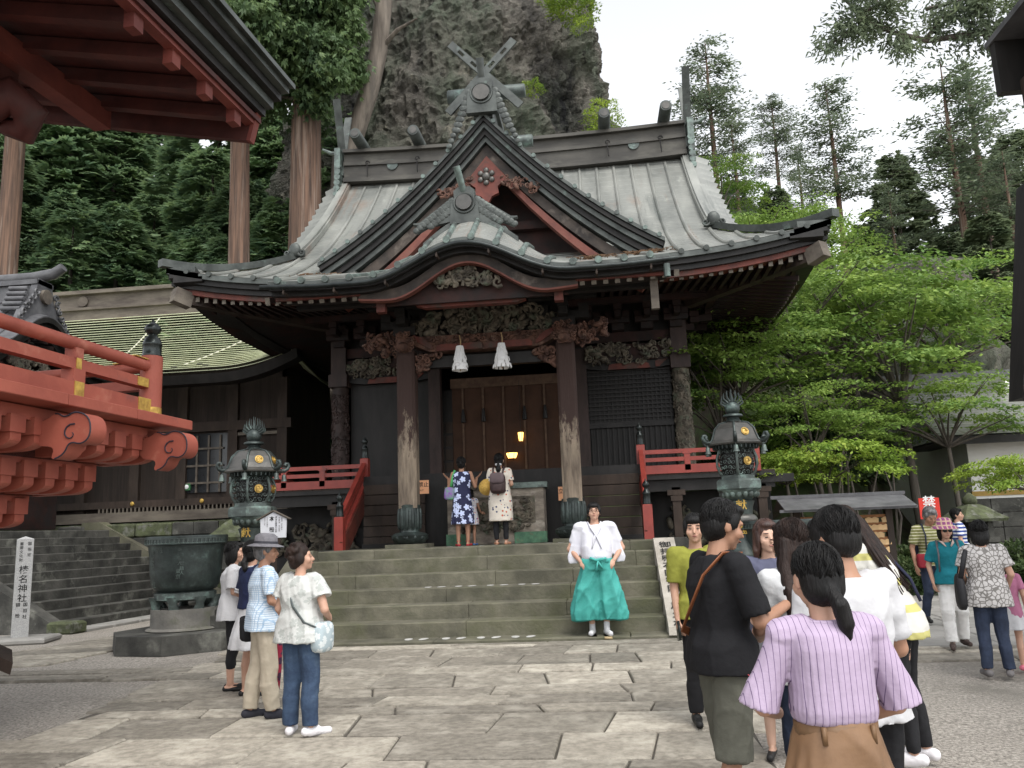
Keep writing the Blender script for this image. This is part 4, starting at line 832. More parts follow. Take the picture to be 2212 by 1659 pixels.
    c.tube([(x, y, 3.2+dz), (x, y, 3.30+dz), (x-.01, y, 3.37+dz)], [.045, .025, .008], 6); c.build('flaming_jewel', M['bronze'], t, smooth=60)
    return t
pl_ = aty(548, 1010, 12.0); lantern(pl_.x, 12.0, 'bronze lantern with gold crests behind the people at the steps and wooden sign', R(98), -.12)
pr_ = aty(1588, 960, 12.6); lantern(pr_.x, 12.6, 'bronze lantern with gold crests in front of the red veranda railing and ema rack', R(82), 0.0)
# ---------------- bronze urns ----------------
def urn(x, y, zb, label, rim, rot=0, text=True):
    t = thing('bronze_urn', label, 'urn', (x, y, 0), 'bronze water urns beside the steps')
    c = MB()
    s8 = lambda r, z: [(x+r*math.cos(a+PI/8+rot), y+r*math.sin(a+PI/8+rot), z) for a in np.arange(8)*PI/4]
    c.loft([s8(.98, 0), s8(.97, .245)]); c.build('stone_plinth', M['stepdk'], t)
    c = MB(); c.lathe([(.50, .245), (.52, .26), (.50, .28), (.455, .29), (.455, .54)], (x, y, 0), 28); c.build('round_pedestal', M['urnstone'], t, smooth=40)
    z0 = zb; s = rim/.56
    c = MB()
    for k in range(7):
        a = k*2*PI/7+.3; c.tube([(x+.40*s*math.cos(a), y+.40*s*math.sin(a), z0+.17), (x+.41*s*math.cos(a), y+.41*s*math.sin(a), z0+.08), (x+.37*s*math.cos(a), y+.37*s*math.sin(a), z0+.0)], [.1, .055, .08], 8, .6)
    c.lathe([(.37*s, .12), (.42*s, .14), (.42*s, .23), (.36*s, .25), (.34*s, .21)], (x, y, z0), 28); c.build('scalloped_foot', M['bronzelt'], t, smooth=50)
    zt = 1.55 if zb > .5 else 1.45; h = zt-z0
    pf = [(.34*s, .24), (.42*s, .27), (.46*s, .33), (.485*s, .5*h), (.50*s, .75*h), (.52*s, h-.13), (.56*s, h-.12), (.565*s, h-.02), (.56*s, h), (.50*s, h), (.48*s, h-.2), (.40*s, .34), (.1, .32)]
    c = MB(); c.lathe(pf, (x, y, z0), 36); c.build('bowl', M['bronze'], t, smooth=40)
    km = MB(); km.bx(-.05, .05, -.004, .004, -.035, -.027); km.bx(-.05, .05, -.004, .004, .027, .035); km.bx(-.05, -.042, -.004, .004, -.03, .03); km.bx(.02, .028, -.004, .004, -.01, .03); KM = proto(km, 'fret_mark', M['bronzelt'])
    for k in range(30):
        a = PI+k*PI/30+.05; inst('fret_mark', KM, t, (x+.563*s*math.cos(a), y+.563*s*math.sin(a), zt-.07), (0, 0, a+PI/2))
    if text:
        for s_, th, z, sz in (('榛名神社', -.42, 1.36, .125), ('奉', -.08, 1.40, .12), ('寺社役人', .50, 1.38, .055), ('世話人', .56, 1.2, .06), ('東京', .46, 1.1, .07)):
            put_text(s_, sz, (0, 0, 0), (1, 0, 0), (0, 0, 1), t, M['bronzelt'], bend=lambda u, v, th=th, z=z: (lambda a, r: (x+math.sin(a)*r, y-math.cos(a)*r, z+v))(th+rot+u/.5, .006+s*float(np.interp((z+v-z0), [p[1] for p in pf[:6]], [p[0]/s for p in pf[:6]]))))
    return t
urn(-6.02, 11.62, .53, 'dark bronze urn with raised characters on a round stone pedestal by the side stairs', .56, -.2)
urn(aty(1672, 1123, 12.9).x, 12.6, .45, 'dark bronze urn with fret rim behind the visitors and beside the ema rack', .58, .1, True)
# ---------------- stone name post, wooden sign, old stone lanterns ----------------
p = atz(*(190*.22323+0, 1042.4+1528*.22323), .06)
sp = thing('stone_name_post', 'square granite post engraved with black characters before the side stairs', 'stone post', (-9.27, 12.62, 0))
a = R(38); c = MB(); c.box((-9.27, 12.62, .83), (.235, .235, 1.56), rotm(0, 0, a)); c.add(np.array([(-.1175, -.1175, 0), (.1175, -.1175, 0), (.1175, .1175, 0), (-.1175, .1175, 0), (0, 0, .045)]) @ rotm(0, 0, a).T+np.array((-9.27, 12.62, 1.61)), [(0, 1, 4), (1, 2, 4), (2, 3, 4), (3, 0, 4)]); c.build('post', M['granite'], sp)
c = MB(); c.bev((-9.3, 12.55, .045), (1.15, .7, .1), .03, rotm(0, 0, .25)); c.build('base_slab', M['concrete'], sp)
def face(ang, off, s_, z, sz, sp_=1.08):
    n = np.array((math.cos(ang), math.sin(ang), 0)); u = np.array((-math.sin(ang), math.cos(ang), 0)); put_text(s_, sz, np.array((-9.27, 12.62, z))+n*.1195+u*off, u, (0, 0, 1), sp, M['ink'], sp=sp_)
aR, aL = a-PI/2, a-PI     # right face, left face (outward angles)
face(aR, 0, '榛名神社', 1.19, .135); face(aR, .06, '国指定', 1.56, .055, 1.6); face(aR, -.05, '重要文化財', 1.56, .055, 1.15); face(aR, .05, '国祖社', .62, .065, 1.45); face(aR, -.05, '額殿', .62, .065, 2.6)
face(aL, .045, '文部科学省', 1.42, .06, 2.4); face(aL, -.05, '高崎市教育委員会', 1.42, .06, 1.45)
ws = thing('wooden_notice', 'small white house-shaped notice board with black characters on a post', 'sign', (-4.47, 11.0, 0)); x, y = -4.47, 11.0
c = MB(); c.prism([(x+u, 1.47+w) for u, w in ((-.175, 0), (.175, 0), (.185, .25), (0, .345), (-.185, .25))], y-.012, y+.012, 'y'); c.build('board', mat('painted_white_board', (.62, .63, .66), (.55, .56, .6), 4, .6, .05), ws)
for s in (-1, 1): c = MB(); c.beam((x, y, 1.835), (x+s*.235, y, 1.715), .07, .014, up=(0, 0, 1)); c.build('roof_batten', M['woodgrey'], ws)
c = MB(); c.bx(x-.03, x+.03, y+.014, y+.06, 0, 1.6); c.bx(x+.0, x+.1, y-.01, y+.01, 1.38, 1.46); c.build('post', M['woodbrn'], ws)
put_text('本殿', .075, (x-.02, y-.0145, 1.76), (1, 0, 0), (0, 0, 1), ws, M['ink'], sp=2.0)
put_text('県指定重要文化財', .026, (x+.04, y-.0145, 1.755), (1, 0, 0), (0, 0, 1), ws, M['ink'], sp=1.05)
for dx, s_ in ((.085, '火産霊神 埴山姫神'), (.12, '主祭神 榛名神社'), (-.085, '文化三年建立'), (-.12, '平成十七年')): put_text(s_, .02, (x+dx, y-.0145, 1.745), (1, 0, 0), (0, 0, 1), ws, M['inkgrey'], sp=1.1)
def stone_lantern(x, y, z0, s, label, mossy=True, rz=.3):
    t = thing('stone_lantern', label, 'lantern', (x, y, z0)); q4 = lambda r, z, n=4: [(x+s*r*math.cos(rz+PI/4+k*2*PI/n), y+s*r*math.sin(rz+PI/4+k*2*PI/n), z0+s*z) for k in range(n)]
    c = MB(); c.loft([q4(.5, 0), q4(.48, .18), q4(.36, .22)]); c.build('base', M['stepdk'], t)
    c = MB(); c.lathe([(.2*s, .2*s), (.17*s, .5*s), (.19*s, .8*s)], (x, y, z0), 14); c.build('shaft', M['stepdk'], t, smooth=50)
    c = MB(); c.loft([q4(.28, .78), q4(.46, .88), q4(.46, .98)]); c.build('platform', M['stepdk'], t)
    for k in range(4):
        a = rz+PI/4+k*PI/2; c = MB(); c.box((x+s*.29*math.cos(a), y+s*.29*math.sin(a), z0+s*1.15), (s*.12, s*.12, s*.36), rotm(0, 0, rz)); c.build('corner_post', M['stepdk'], t)
    c = MB(); c.loft([q4(.18, .98), q4(.18, 1.32)]); c.build('fire_box_core', M['black'], t)
    c = MB(); c.loft([q4(.64, 1.30), q4(.68, 1.36), q4(.50, 1.46), q4(.33, 1.58), q4(.16, 1.66)]); c.build('cap', M['moss'] if mossy else M['stepdk'], t)
    c = MB(); c.lathe([(.10*s, 1.64*s), (.15*s, 1.70*s), (.13*s, 1.80*s), (.02*s, 1.9*s)], (x, y, z0), 10); c.build('jewel', M['moss'] if mossy else M['stepdk'], t, smooth=60)
stone_lantern(-6.35, 14.2, 0, 1.12, 'old mossy stone lantern half hidden behind the bronze lantern and urn', True)
q = aty(2097, 1100, 18.0); stone_lantern(q.x, 18.0, .0, .98, 'stone lantern with thick moss cap beside the concrete path', True, .2)
# ---------------- side stairs (facing right) and terrace ----------------
ss = thing('side_stairs', 'broad dark lichened stone stairs with sloping kerbs beside the granite post', 'steps', (-11, 16.5, 0))
YWD = R(6.8)
def S(u, v, z): return (-9.58+u*math.cos(YWD)+v*math.sin(YWD), 14.19-u*math.sin(YWD)+v*math.cos(YWD), z)   # u to the right, v away
RSS = rotm(0, 0, -YWD)
NS = 11
for k in range(NS):
    z1 = .168*(k+1); u0, u1 = -.31*k, -.31*(k+1)-.1; v = -.2
    while v < 4.85:
        L = min(rnd.uniform(1.0, 1.9), 4.9-v); c = MB(); cc = S((u0+u1)/2, v+L/2, z1-.1); c.bev(cc, (u0-u1, L-.006, .2), .012, RSS); c.build('step_block', M['stepdk'], ss); v += L
c = MB(); c.add([S(-.3, 0, 0), S(-.3, 4.8, 0), S(-3.6, 4.8, 0), S(-3.6, 0, 0), S(-.3, 0, .1), S(-.3, 4.8, .1), S(-3.6, 4.8, 1.7), S(-3.6, 0, 1.7)], [(0, 1, 2, 3), (4, 5, 6, 7), (0, 1, 5, 4), (1, 2, 6, 5), (2, 3, 7, 6), (3, 0, 4, 7)]); c.build('stair_core', M['stepdk'], ss)
for v0, v1, nm in ((-.48, -.2, 'a'), (4.9, 5.2, 'b')):
    c = MB(); n = 2; A = [(.25, 0), (.25, .16), (.1, .2), (-3.4, 2.05), (-3.9, 2.05), (-3.9, 0)]
    V = [S(u, v0, z) for u, z in A]+[S(u, v1, z) for u, z in A]; m_ = len(A); c.add(V, [tuple(range(m_)), tuple(range(m_, 2*m_))]+[(j, (j+1) % m_, (j+1) % m_+m_, j+m_) for j in range(m_)]); c.build('sloping_kerb', M['step'] if nm == 'b' else M['stepdk'], ss)
c = MB(); c.bev(S(.35, -.35, .1), (.5, .35, .22), .04, RSS); c.build('kerb_stone', M['moss'], ss)
tw = thing('terrace_wall', 'mossy dark stone retaining wall below the green-roofed side hall', 'wall', (-10, 19.6, 0))
for r_ in range(6):
    x = -13.5; 
    while x < -5.6:
        L = rnd.uniform(.5, 1.1); c = MB(); c.bev((x+L/2, 19.75+rnd.uniform(-.03, .03), .16+r_*.33), (L-.02, .5, .32), .03); c.build('wall_stone', M['moss'] if rnd.random() < .6 else M['stepdk'], tw); x += L
c = MB(); c.bx(-22, -5.7, 19.9, 26, 0, 2.0); c.bx(-22, -13.3, 13.5, 19.9, 0, 1.85); c.build('terrace_fill', M['moss'], tw)
# ---------------- green-roofed side hall ----------------
sh = thing('side_hall', 'long side hall with pale green copper roof and brown timber walls', 'building', (-12, 22, 2)); E0, E1 = 19.4, 24.4
def sz(y): t = (y-E0)/(E1-E0); return 5.66+3.05*(.75*t+.25*t*t)
def sxr(y): t = (y-E0)/(E1-E0); return -8.3-2.9*t**1.5 if 0 else -7.5-4.9*t**1.25
nC = 27; ysC = np.linspace(E0, E1, nC+1)
def slift(x, y): return .45*max(0, (x-(sxr(y)-1.9))/1.9)**2*max(0, 1-(y-E0)/1.4)
for k in range(nC):
    ya, yb = ysC[k], ysC[k+1]+.02; P = np.zeros((2, 22, 3))
    for i, (y, dz) in enumerate(((ya-.03, .10), (yb, .0))):
        xr_ = sxr(y); xs = list(np.linspace(-21, xr_-1.9, 8))+list(np.linspace(xr_-1.8, xr_, 14))
        for j, x in enumerate(xs): P[i, j] = (x, y, sz(y)+dz+slift(x, y))
    c = MB(); c.slab(P, (0, 0, -.018)); c.build('shingle_course', M['greenroof'], sh)
c = MB(); P = np.zeros((12, 10, 3))
for i, y in enumerate(np.linspace(E0, E1, 12)):
    for j, t in enumerate(np.linspace(0, 1, 10)): y2 = y+(2*E1-2*y)*t; P[i, j] = (sxr(y)+.02, y2, sz(y)+slift(sxr(y), y)*max(0, 1-4*t))
c.slab(P, (0, 0, -.04)); c.build('hip_roof', M['greenroof'], sh)
c = MB(); xs = np.linspace(-21, -7.35, 40); c.loft([[(x, E0-.02+b, sz(E0)-.05+slift(x, E0)+a) for a, b in ((0, 0), (0, .5), (-.22, .5), (-.22, .1))] for x in xs]); c.build('eave_board', M['black'], sh)
c = MB(); c.bx(-21, -11.6, E1-.2, E1+.2, sz(E1)-.1, sz(E1)+.25); c.bx(-21, -11.6, E1-.3, E1+.3, sz(E1)+.25, sz(E1)+.33); c.bx(-21, -11.6, E1-.16, E1+.16, sz(E1)+.33, sz(E1)+.78); c.bx(-21, -11.4, E1-.32, E1+.32, sz(E1)+.78, sz(E1)+.9); rg2 = c.build('ridge', M['woodgrey'], sh)
for x in (-13.2, -16.3, -19): c = MB(); c.tube([(x, E1-.24, sz(E1)+.55), (x, E1-.15, sz(E1)+.55)], .17, 14); c.build('crest_disc', M['woodgrey'], rg2, smooth=50)
sg = MB(); sg.box((0, 0, 0), (.16, .05, .05)); sg.box((-.05, .05, -.02), (.03, .12, .03)); sg.box((.05, .05, -.02), (.03, .12, .03)); SG = proto(sg, 'snow_guard', M['black'])
for px_, py_, k in ((433, 773, 3), (502, 770, 4), (445, 785, 2), (521, 778, 3), (377, 788, 2)):
    y = float(ysC[k]); x = aty(px_, py_, y).x; inst('snow_guard', SG, sh, (x, y, sz(y)+.07), (.6, 0, 0))
rp = mat('white_rope', (.6, .58, .5), (.5, .48, .4), 30)
for a_, b_ in (((345, 665), (250, 762)), ((535, 712), (397, 784))):
    yA = E1-.4 if a_[0] < 400 else E0+2.6; yB = E0+1.2 if a_[0] < 400 else E0+.6
    pA = aty(*a_, yA); pB = aty(*b_, yB); c = MB(); c.tube([(pA.x+(pB.x-pA.x)*t, yA+(yB-yA)*t, sz(yA+(yB-yA)*t)+.06) for t in np.linspace(0, 1, 9)], .022, 5); c.build('roof_rope', rp, sh)
c = MB(); c.bx(-20, -8.2, 20.9, 21.0, 2.3, 6.3); c.bx(-8.3, -8.2, 20.9, 24.5, 2.3, 6.3); c.build('wall', mat('shaded_plank_wall', (.035, .025, .02), (.02, .015, .012), 4, .8, .3, 16, stretch=(3, 1, .2)), sh)  # shadow under the eave is put into the plank colour
c = MB(); c.bx(-20, -7.9, 20.3, 20.9, 2.05, 2.3); c.build('sill_beam', M['woodgrey'], sh); c = MB(); c.bx(-20, -8.0, 20.6, 20.92, 2.42, 2.6); c.build('wall_beam', M['woodbrn'], sh)
c = MB(); c.bx(-20, -8.0, 20.75, 20.92, 4.35, 4.6); c.build('upper_beam', M['woodbrn'], sh)
for x in (-8.25, -9.6, -11.0): c = MB(); c.box((x, 20.88, 3.9), (.26, .22, 3.6)); c.build('wall_post', M['woodbrn'], sh)
for x in (-12.3, -13.8, -15.5): c = MB(); c.box((x, 20.88, 3.9), (.26, .22, 3.6)); c.build('wall_post', M['woodbrn'], sh)
fm = MB(); fm.bx(-9.55, -8.35, 20.8, 20.86, 2.75, 2.83); fm.bx(-9.55, -8.35, 20.8, 20.86, 4.2, 4.28); fm.build('window_rail', M['woodgrey'], sh)
bm_ = MB(); bm_.box((0, 0, 0), (.05, .05, 1.5)); BM_ = proto(bm_, 'window_bar', M['woodgrey'])
for k in range(4): inst('window_bar', BM_, sh, (-9.95-k*.32, 20.84, 3.5))
for k in range(3): inst('window_bar', BM_, sh, (-10.42, 20.83, 3.0+k*.45), (0, PI/2, 0), (1, 1, .75))
c = MB(); c.bx(-10.95, -9.75, 20.86, 20.9, 2.75, 4.3); c.build('window_pane', mat('dark_glass', (.02, .022, .025), rough=.15, bump=0, spec=.5), sh)
c = MB(); c.box((-9.0, 20.8, 3.45), (.42, .04, .35)); c.build('wall_plaque', M['black'], sh)
for x in (-12.2, -10.3, -8.6): c = MB(); c.ell((x, 20.58, 2.52), (.06, .03, .06)); c.build('gold_stud', M['goldold'], sh, smooth=60)
dn = MB(); dn.box((0, 0, 0), (.035, .03, .11)); DN = proto(dn, 'dentil', M['woodgrey'])
for k in range(46): inst('dentil', DN, sh, (-13+k*.11, 20.42, 2.36))
q = aty(409, 963, 20.82); al = thing('alarm_lamp', 'tiny red alarm light in the side hall window', 'lamp', q); c = MB(); c.ell(q, (.035, .02, .035)); c.build('bulb', emis('alarm_red', (1, .02, .01), 3), al, smooth=60); c = MB(); c.box((q.x, q.y+.02, q.z), (.09, .02, .09)); c.build('housing', M['black'], al)
q = aty(404, 1052, 20.82); gd = thing('green_wall_device', 'small green wall device with a white round button at the side hall', 'switch', q); c = MB(); c.box(q, (.2, .05, .17)); c.build('case', mat('green_plastic', (.06, .2, .08), rough=.5, bump=0), gd); c = MB(); c.ell((q.x, q.y-.03, q.z), (.06, .02, .06)); c.build('button', M['paper'], gd, smooth=60)
# ---------------- tiled porch hall above the side stairs (gable faces right) ----------------
wh = thing('tiled_porch_hall', 'hall with dark tiled undulating porch roof and ridge ornament above the side stairs', 'building', (-14, 17, 1.9)); WY, WX = 17.0, -12.2
def wz(y, q): d = y-WY; return 5.65+q*.28+.95*(.5+.5*math.cos(PI*min(1, abs(d)/1.75)))**1.1+q*.12*(.5+.5*math.cos(PI*min(1, abs(d)/1.75)))
for k in range(16):
    qa, qb = k*.34, (k+1)*.34+.02; P = np.zeros((2, 33, 3))
    for i, (q, dz) in enumerate(((qa, .03), (qb, 0))):
        for j, y in enumerate(np.linspace(14.3, 19.2, 33)): P[i, j] = (WX-q, y, wz(y, q)+dz)
    c = MB(); c.slab(P, (0, 0, -.03)); c.build('tile_course', M['tile'], wh)
for i, (a_, b_, o_) in enumerate(((0, -.12, 0), (-.12, -.26, .1), (-.26, -.42, .2))):
    c = MB(); c.loft([[(WX-o_, y, wz(y, 0)+a_), (WX-o_-.4, y, wz(y, 0)+a_), (WX-o_-.4, y, wz(y, 0)+b_), (WX-o_, y, wz(y, 0)+b_)] for y in np.linspace(14.3, 19.2, 33)]); c.build('eave_board', M['black'], wh)
mb = MB()
for _ in range(70): y = WY+rnd.uniform(-.8, .5); z = 5.55+rnd.uniform(-.25, .35)*(1-abs(y-WY)); mb.curl((WX-.35, y, z), .09, (0, 1, 0), (0, 0, 1), 1.1, .45, rnd.choice((-1, 1)), rnd.uniform(0, 6), 5, 8)
mb.build('gable_carving', M['carve'], wh, smooth=60)
c = MB(); c.bx(WX-1.2, WX-1.0, 14.4, 19, 1.9, 5.9); c.bx(WX-6, WX-1.1, 14.6, 14.7, 1.9, 6); c.bx(WX-.7, WX-.5, 14.5, 18.9, 5.1, 5.35); c.build('wall', M['soffit'], wh)
rmn = MB(); rmn.box((0, 0, 0), (.6, .07, .08)); RMN = proto(rmn, 'rafter', M['soffit'])
for k in range(24): inst('rafter', RMN, wh, (WX-.5, 14.4+k*.2, wz(14.4+k*.2, .2)-.5), (0, .2, 0))
c = MB(); c.bx(WX-6.5, WX-.35, WY-.2, WY+.2, 6.7, 7.35); c.bx(WX-6.5, WX-.2, WY-.28, WY+.28, 7.35, 7.46); c.tube([(WX-6.5, WY, 7.55), (WX-.5, WY, 7.58), (WX+.0, WY, 7.64), (WX+.22, WY, 7.78)], [.13, .13, .13, .11], 10); c.build('ridge', M['tile'], wh, smooth=50)
c = MB(); c.prism([(WY+u*.55, 6.58+v*.9) for u, v in ((-1.5, -.3), (-1.2, .1), (-.6, .5), (-.4, 1), (.4, 1), (.6, .5), (1.2, .1), (1.5, -.3), (.9, -.12), (0, .08), (-.9, -.12))], WX-.36, WX-.2, 'x'); o = c.build('ridge_end_ornament', M['tile'], wh)
c = MB(); c.tube([(WX-.2, WY, 7.1), (WX-.12, WY, 7.1)], .17, 14); c.build('crest_disc', M['woodgrey'], o, smooth=50)
c = MB()
for k in range(7):
    for s in (-1, 1): c.curl((WX-.16, WY+s*(.33+.09*k), 7.15-.14*k), .09, (0, 1, 0), (0, 0, 1), 1.2, .4, s, k, 6, 9)
for k in range(5): c.tube([(WX-.3, WY-.42-.05*k, 7.2-.13*k), (WX-.75, WY-.42-.05*k, 7.22-.13*k)], .055, 7)
c.build('ornament_scroll', M['tile'], o, smooth=60)

# ---------------- vermilion stage in the left foreground ----------------
sg_ = thing('vermilion_stage', 'vermilion lacquered stage balcony with gilt fittings, bracket tiers and dark overhanging roof', 'stage', (-5.5, 5.5, 0))
YS = R(4); RM = rotm(0, 0, -YS); OR = np.array((-3.87, 7.5, 2.5))
def G(): m = MB(); m.M = (RM, OR); return m
V, VD = M['verm'], M['vermdk']; VD2 = mat('half_shaded_vermilion', (.17, .045, .034), (.11, .03, .025), 3, .65, .25, 9)  # second vermilion toned down for eave parts, their shade put into the colour
for k in range(6):
    c = G(); c.bev((-.6, -.42-.85*k, .045), (1.2, .845, .09), .006); c.build('floor_edge_board', V, sg_)
c = G(); c.bx(-4, -1.2, -5.2, 0, 0, .08); c.build('floor', V, sg_)
def gil(par, *a): c = G(); c.bev(*a, .003); c.build('gilt_fitting', M['goldold'], par)
c = G(); c.tube([(-.32, -.2, .08), (-.32, -.2, .7)], .1, 20); po = c.build('corner_post', V, sg_, smooth=50)
c = G(); c.lathe([(.103, 0), (.103, .12)], (-.32, -.2, .085), 20); c.build('gilt_fitting', M['goldold'], po, smooth=50)
c = G(); c.lathe([(.088, 0), (.092, .015), (.085, .03), (.085, .11), (.092, .12), (.085, .135), (.07, .18), (.045, .2), (.04, .215), (.07, .245), (.078, .275), (.065, .305), (.03, .33), (.012, .345), (.012, .36), (.003, .37)], (-.32, -.2, .7), 20); c.build('finial', M['bronzegy' if 0 else 'finial'], po, smooth=60)
for v0, v1 in ((-5.2, -.2),):
    c = G(); c.bx(-.385, -.265, v0, v1, .09, .27); b1 = c.build('base_rail', V, sg_)
    c = G(); c.bx(-.37, -.28, v0, v1, .38, .47); b2 = c.build('middle_rail', V, sg_)
    c = G(); c.tube([(-.32, v0, .60), (-.32, v1, .60)], .055, 14); b3 = c.build('top_rail', V, sg_, smooth=50)
    for v in (-.36, -1.25, -2.35): gil(b1, (-.262, v, .19), (.008, .11 if v != -.36 else .2, .17 if v != -.36 else .17))
    for v in (-.38, -2.3): gil(b2, (-.277, v, .425), (.008, .16, .085))
    gil(b2, (-.277, -1.25, .425), (.008, .06, .1)); gil(b3, (-.30, -.42, .652), (.06, .2, .012)); gil(b3, (-.3, -2.3, .652), (.06, .2, .012))
    for v in (-1.25, -2.4, -3.5): c = G(); c.bx(-.385, -.265, v-.07, v+.07, .27, .38); c.bx(-.375, -.275, v-.05, v+.05, .47, .56); c.build('rail_strut', V, sg_)
for zz, r_ in ((.60, .05),): c = G(); c.tube([(-4, -.2, zz), (-.32, -.2, zz)], r_, 12); t_ = c.build('top_rail', V, sg_, smooth=50)
for u in (-.6, -1.75): gil(t_, (u, -.2, .655), (.22, .07, .012))
c = G(); c.bx(-4, -.4, -.255, -.145, .09, .27); c.build('base_rail', V, sg_); c = G(); c.bx(-4, -.4, -.245, -.155, .38, .47); c.build('middle_rail', V, sg_)
c = G(); c.bx(-1.9, -1.77, -.27, -.13, .27, .38); c.build('rail_strut', V, sg_)
# bracket tiers
def arm(L, h, d):   # bracket arm along u (outwards), curved underside
    pts = [(-L, h/2), (0, h/2), (0, -h*.1)]+[(-L*.35*(1-math.cos(a))/1.0, -h*.1-h*.4*math.sin(a)) for a in np.linspace(.2, PI/2, 6)]+[(-L, -h/2)]
    m = MB(); m.prism(pts, -d/2, d/2, 'y'); return m
AM = proto(arm(.52, .15, .105), 'bracket_arm', V); bl = MB(); bl.box((0, 0, .02), (.15, .15, .08)); bl.box((0, 0, -.045), (.15, .15, .05), None); BL = proto(bl, 'bracket_block', V)
AN = proto((lambda m: (setattr(m, 'v', [v @ rotm(0, 0, PI/2).T for v in m.v]), m)[1])(arm(.52, .15, .105)), 'bracket_arm', V)
def gp(u, v, z): return tuple(RM @ np.array((u, v, z))+OR)
NT = 4
for k in range(NT):
    ue = -.22-.36*k; ve = -.20-.36*k; zt = -.02-.275*k
    c = G(); c.bx(ue-.14, ue-.02, -5.2, ve+.02, zt-.09, zt+.01 if k == 0 else zt+.0); c.build('tier_beam', V if k == 0 else V, sg_)
    c = G(); c.bx(-4, ue-.02, ve-.14, ve-.02, zt-.092, zt-.002); c.build('tier_beam', V, sg_)
    n = 0; v = ve-.1
    while v > -5:
        grp = n % 6
        if grp < 5:
            inst('bracket_block', BL, sg_, gp(ue-.06, v, zt-.13), (0, 0, -YS)); inst('bracket_arm', AM, sg_, gp(ue-.0, v, zt-.235), (0, 0, -YS))
        v -= .235; n += 1
    u = ue-.3
    while u > -2.4: inst('bracket_arm', AN, sg_, gp(u, ve-.0, zt-.235), (0, 0, -YS)); inst('bracket_block', BL, sg_, gp(u, ve-.06, zt-.13), (0, 0, -YS)); u -= .26
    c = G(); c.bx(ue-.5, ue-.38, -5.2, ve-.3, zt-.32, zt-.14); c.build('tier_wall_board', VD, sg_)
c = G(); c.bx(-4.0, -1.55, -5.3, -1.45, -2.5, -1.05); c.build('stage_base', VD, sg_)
for v in (-1.5, -3.2): c = G(); c.box((-1.6, v, -1.75), (.26, .26, 1.5)); c.build('base_post', V, sg_)
for v in (-.33, -1.62):   # cloud noses
    c = G(); Q = [(-.02, .12), (.06, .17), (.13, .12), (.22, .17), (.34, .12), (.36, -.02), (.29, -.09), (.18, -.06), (.14, -.16), (.02, -.20), (.06, -.09), (-.12, -.08), (-.12, .09)]
    for _ in range(2): Q = [q_ for i_ in range(len(Q)) for q_ in ((.75*Q[i_][0]+.25*Q[(i_+1) % len(Q)][0], .75*Q[i_][1]+.25*Q[(i_+1) % len(Q)][1]), (.25*Q[i_][0]+.75*Q[(i_+1) % len(Q)][0], .25*Q[i_][1]+.75*Q[(i_+1) % len(Q)][1]))]
    c.prism([(-.14+u, -.22+w) for u, w in Q], v-.09, v+.09, 'y'); o = c.build('cloud_nose', V, sg_, smooth=40)
    c = G(); c.curl((.05, v-.095, -.22), .075, (1, 0, 0), (0, 0, 1), .9, .09, 1, 1.2, 5, 12); c.tube([(-.14+u, v-.095, -.22+w) for u, w in Q[2:34]], .006, 5); c.build('scroll_line', mat('indigo_paint', (.03, .03, .045), rough=.6), o)
# stage roof: soffit, rafters, barge board
eU, zE = .55, 3.02
SL = .22
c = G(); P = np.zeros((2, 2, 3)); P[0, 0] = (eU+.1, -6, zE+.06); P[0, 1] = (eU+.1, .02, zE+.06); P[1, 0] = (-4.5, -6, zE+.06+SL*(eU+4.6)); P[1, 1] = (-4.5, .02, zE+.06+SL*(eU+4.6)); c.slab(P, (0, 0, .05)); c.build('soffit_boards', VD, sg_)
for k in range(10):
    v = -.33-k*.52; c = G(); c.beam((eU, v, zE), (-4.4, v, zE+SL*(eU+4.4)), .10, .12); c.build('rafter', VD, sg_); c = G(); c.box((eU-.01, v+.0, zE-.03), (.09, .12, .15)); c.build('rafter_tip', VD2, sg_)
c = G(); c.bx(eU-.03, eU+.07, -6, .0, zE+.02, zE+.14); c.build('eave_red_board', VD2, sg_)
for i in range(4): c = G(); c.bx(eU+.0, eU+.14+.075*i, -6, .03+.02*i, zE+.14+.085*i, zE+.222+.085*i); c.build('roof_edge_layer', M['black'] if i % 2 == 0 else M['cop_dk'], sg_)
c = G(); P = np.zeros((2, 2, 3)); P[0, 0] = (eU+.42, -6, zE+.50); P[0, 1] = (eU+.42, .12, zE+.50); P[1, 0] = (-4.5, -6, zE+.5+SL*1.7*(5)); P[1, 1] = (-4.5, .12, zE+.5+SL*1.7*5); c.slab(P, (0, 0, -.05)); c.build('roof_sheet', M['cop_dk'], sg_)
c = G(); c.beam((eU+.06, -.02, zE+.03), (-4.4, -.02, zE+.03+SL*(eU+4.5)), .07, .36); bb = c.build('bargeboard', VD, sg_)
c = G(); c.beam((eU+.075, -.03, zE+.03), (eU+.035, -.03, zE+.04), .09, .38); c.build('bargeboard_end', VD2, bb)
c = G(); c.bx(-1.05, -.87, -5.5, -.22, zE+.08, zE+.30); c.build('eave_purlin', VD2, sg_)
c = G(); c.bx(-1.35, -1.15, -5.5, -1.2, zE-.4, zE-.1); c.tube([(-1.15, -1.5, zE-.32), (-.95, -1.42, zE-.2), (-.85, -1.3, zE-.32), (-.95, -1.25, zE-.45), (-1.1, -1.3, zE-.4)], [.17, .17, .15, .12, .08], 9); c.build('beam_nose', VD, sg_, smooth=60)
c = G(); c.bx(-1.5, -1.0, -2.6, -1.3, zE-.08, zE+.1); c.build('bracket_top', VD, sg_)
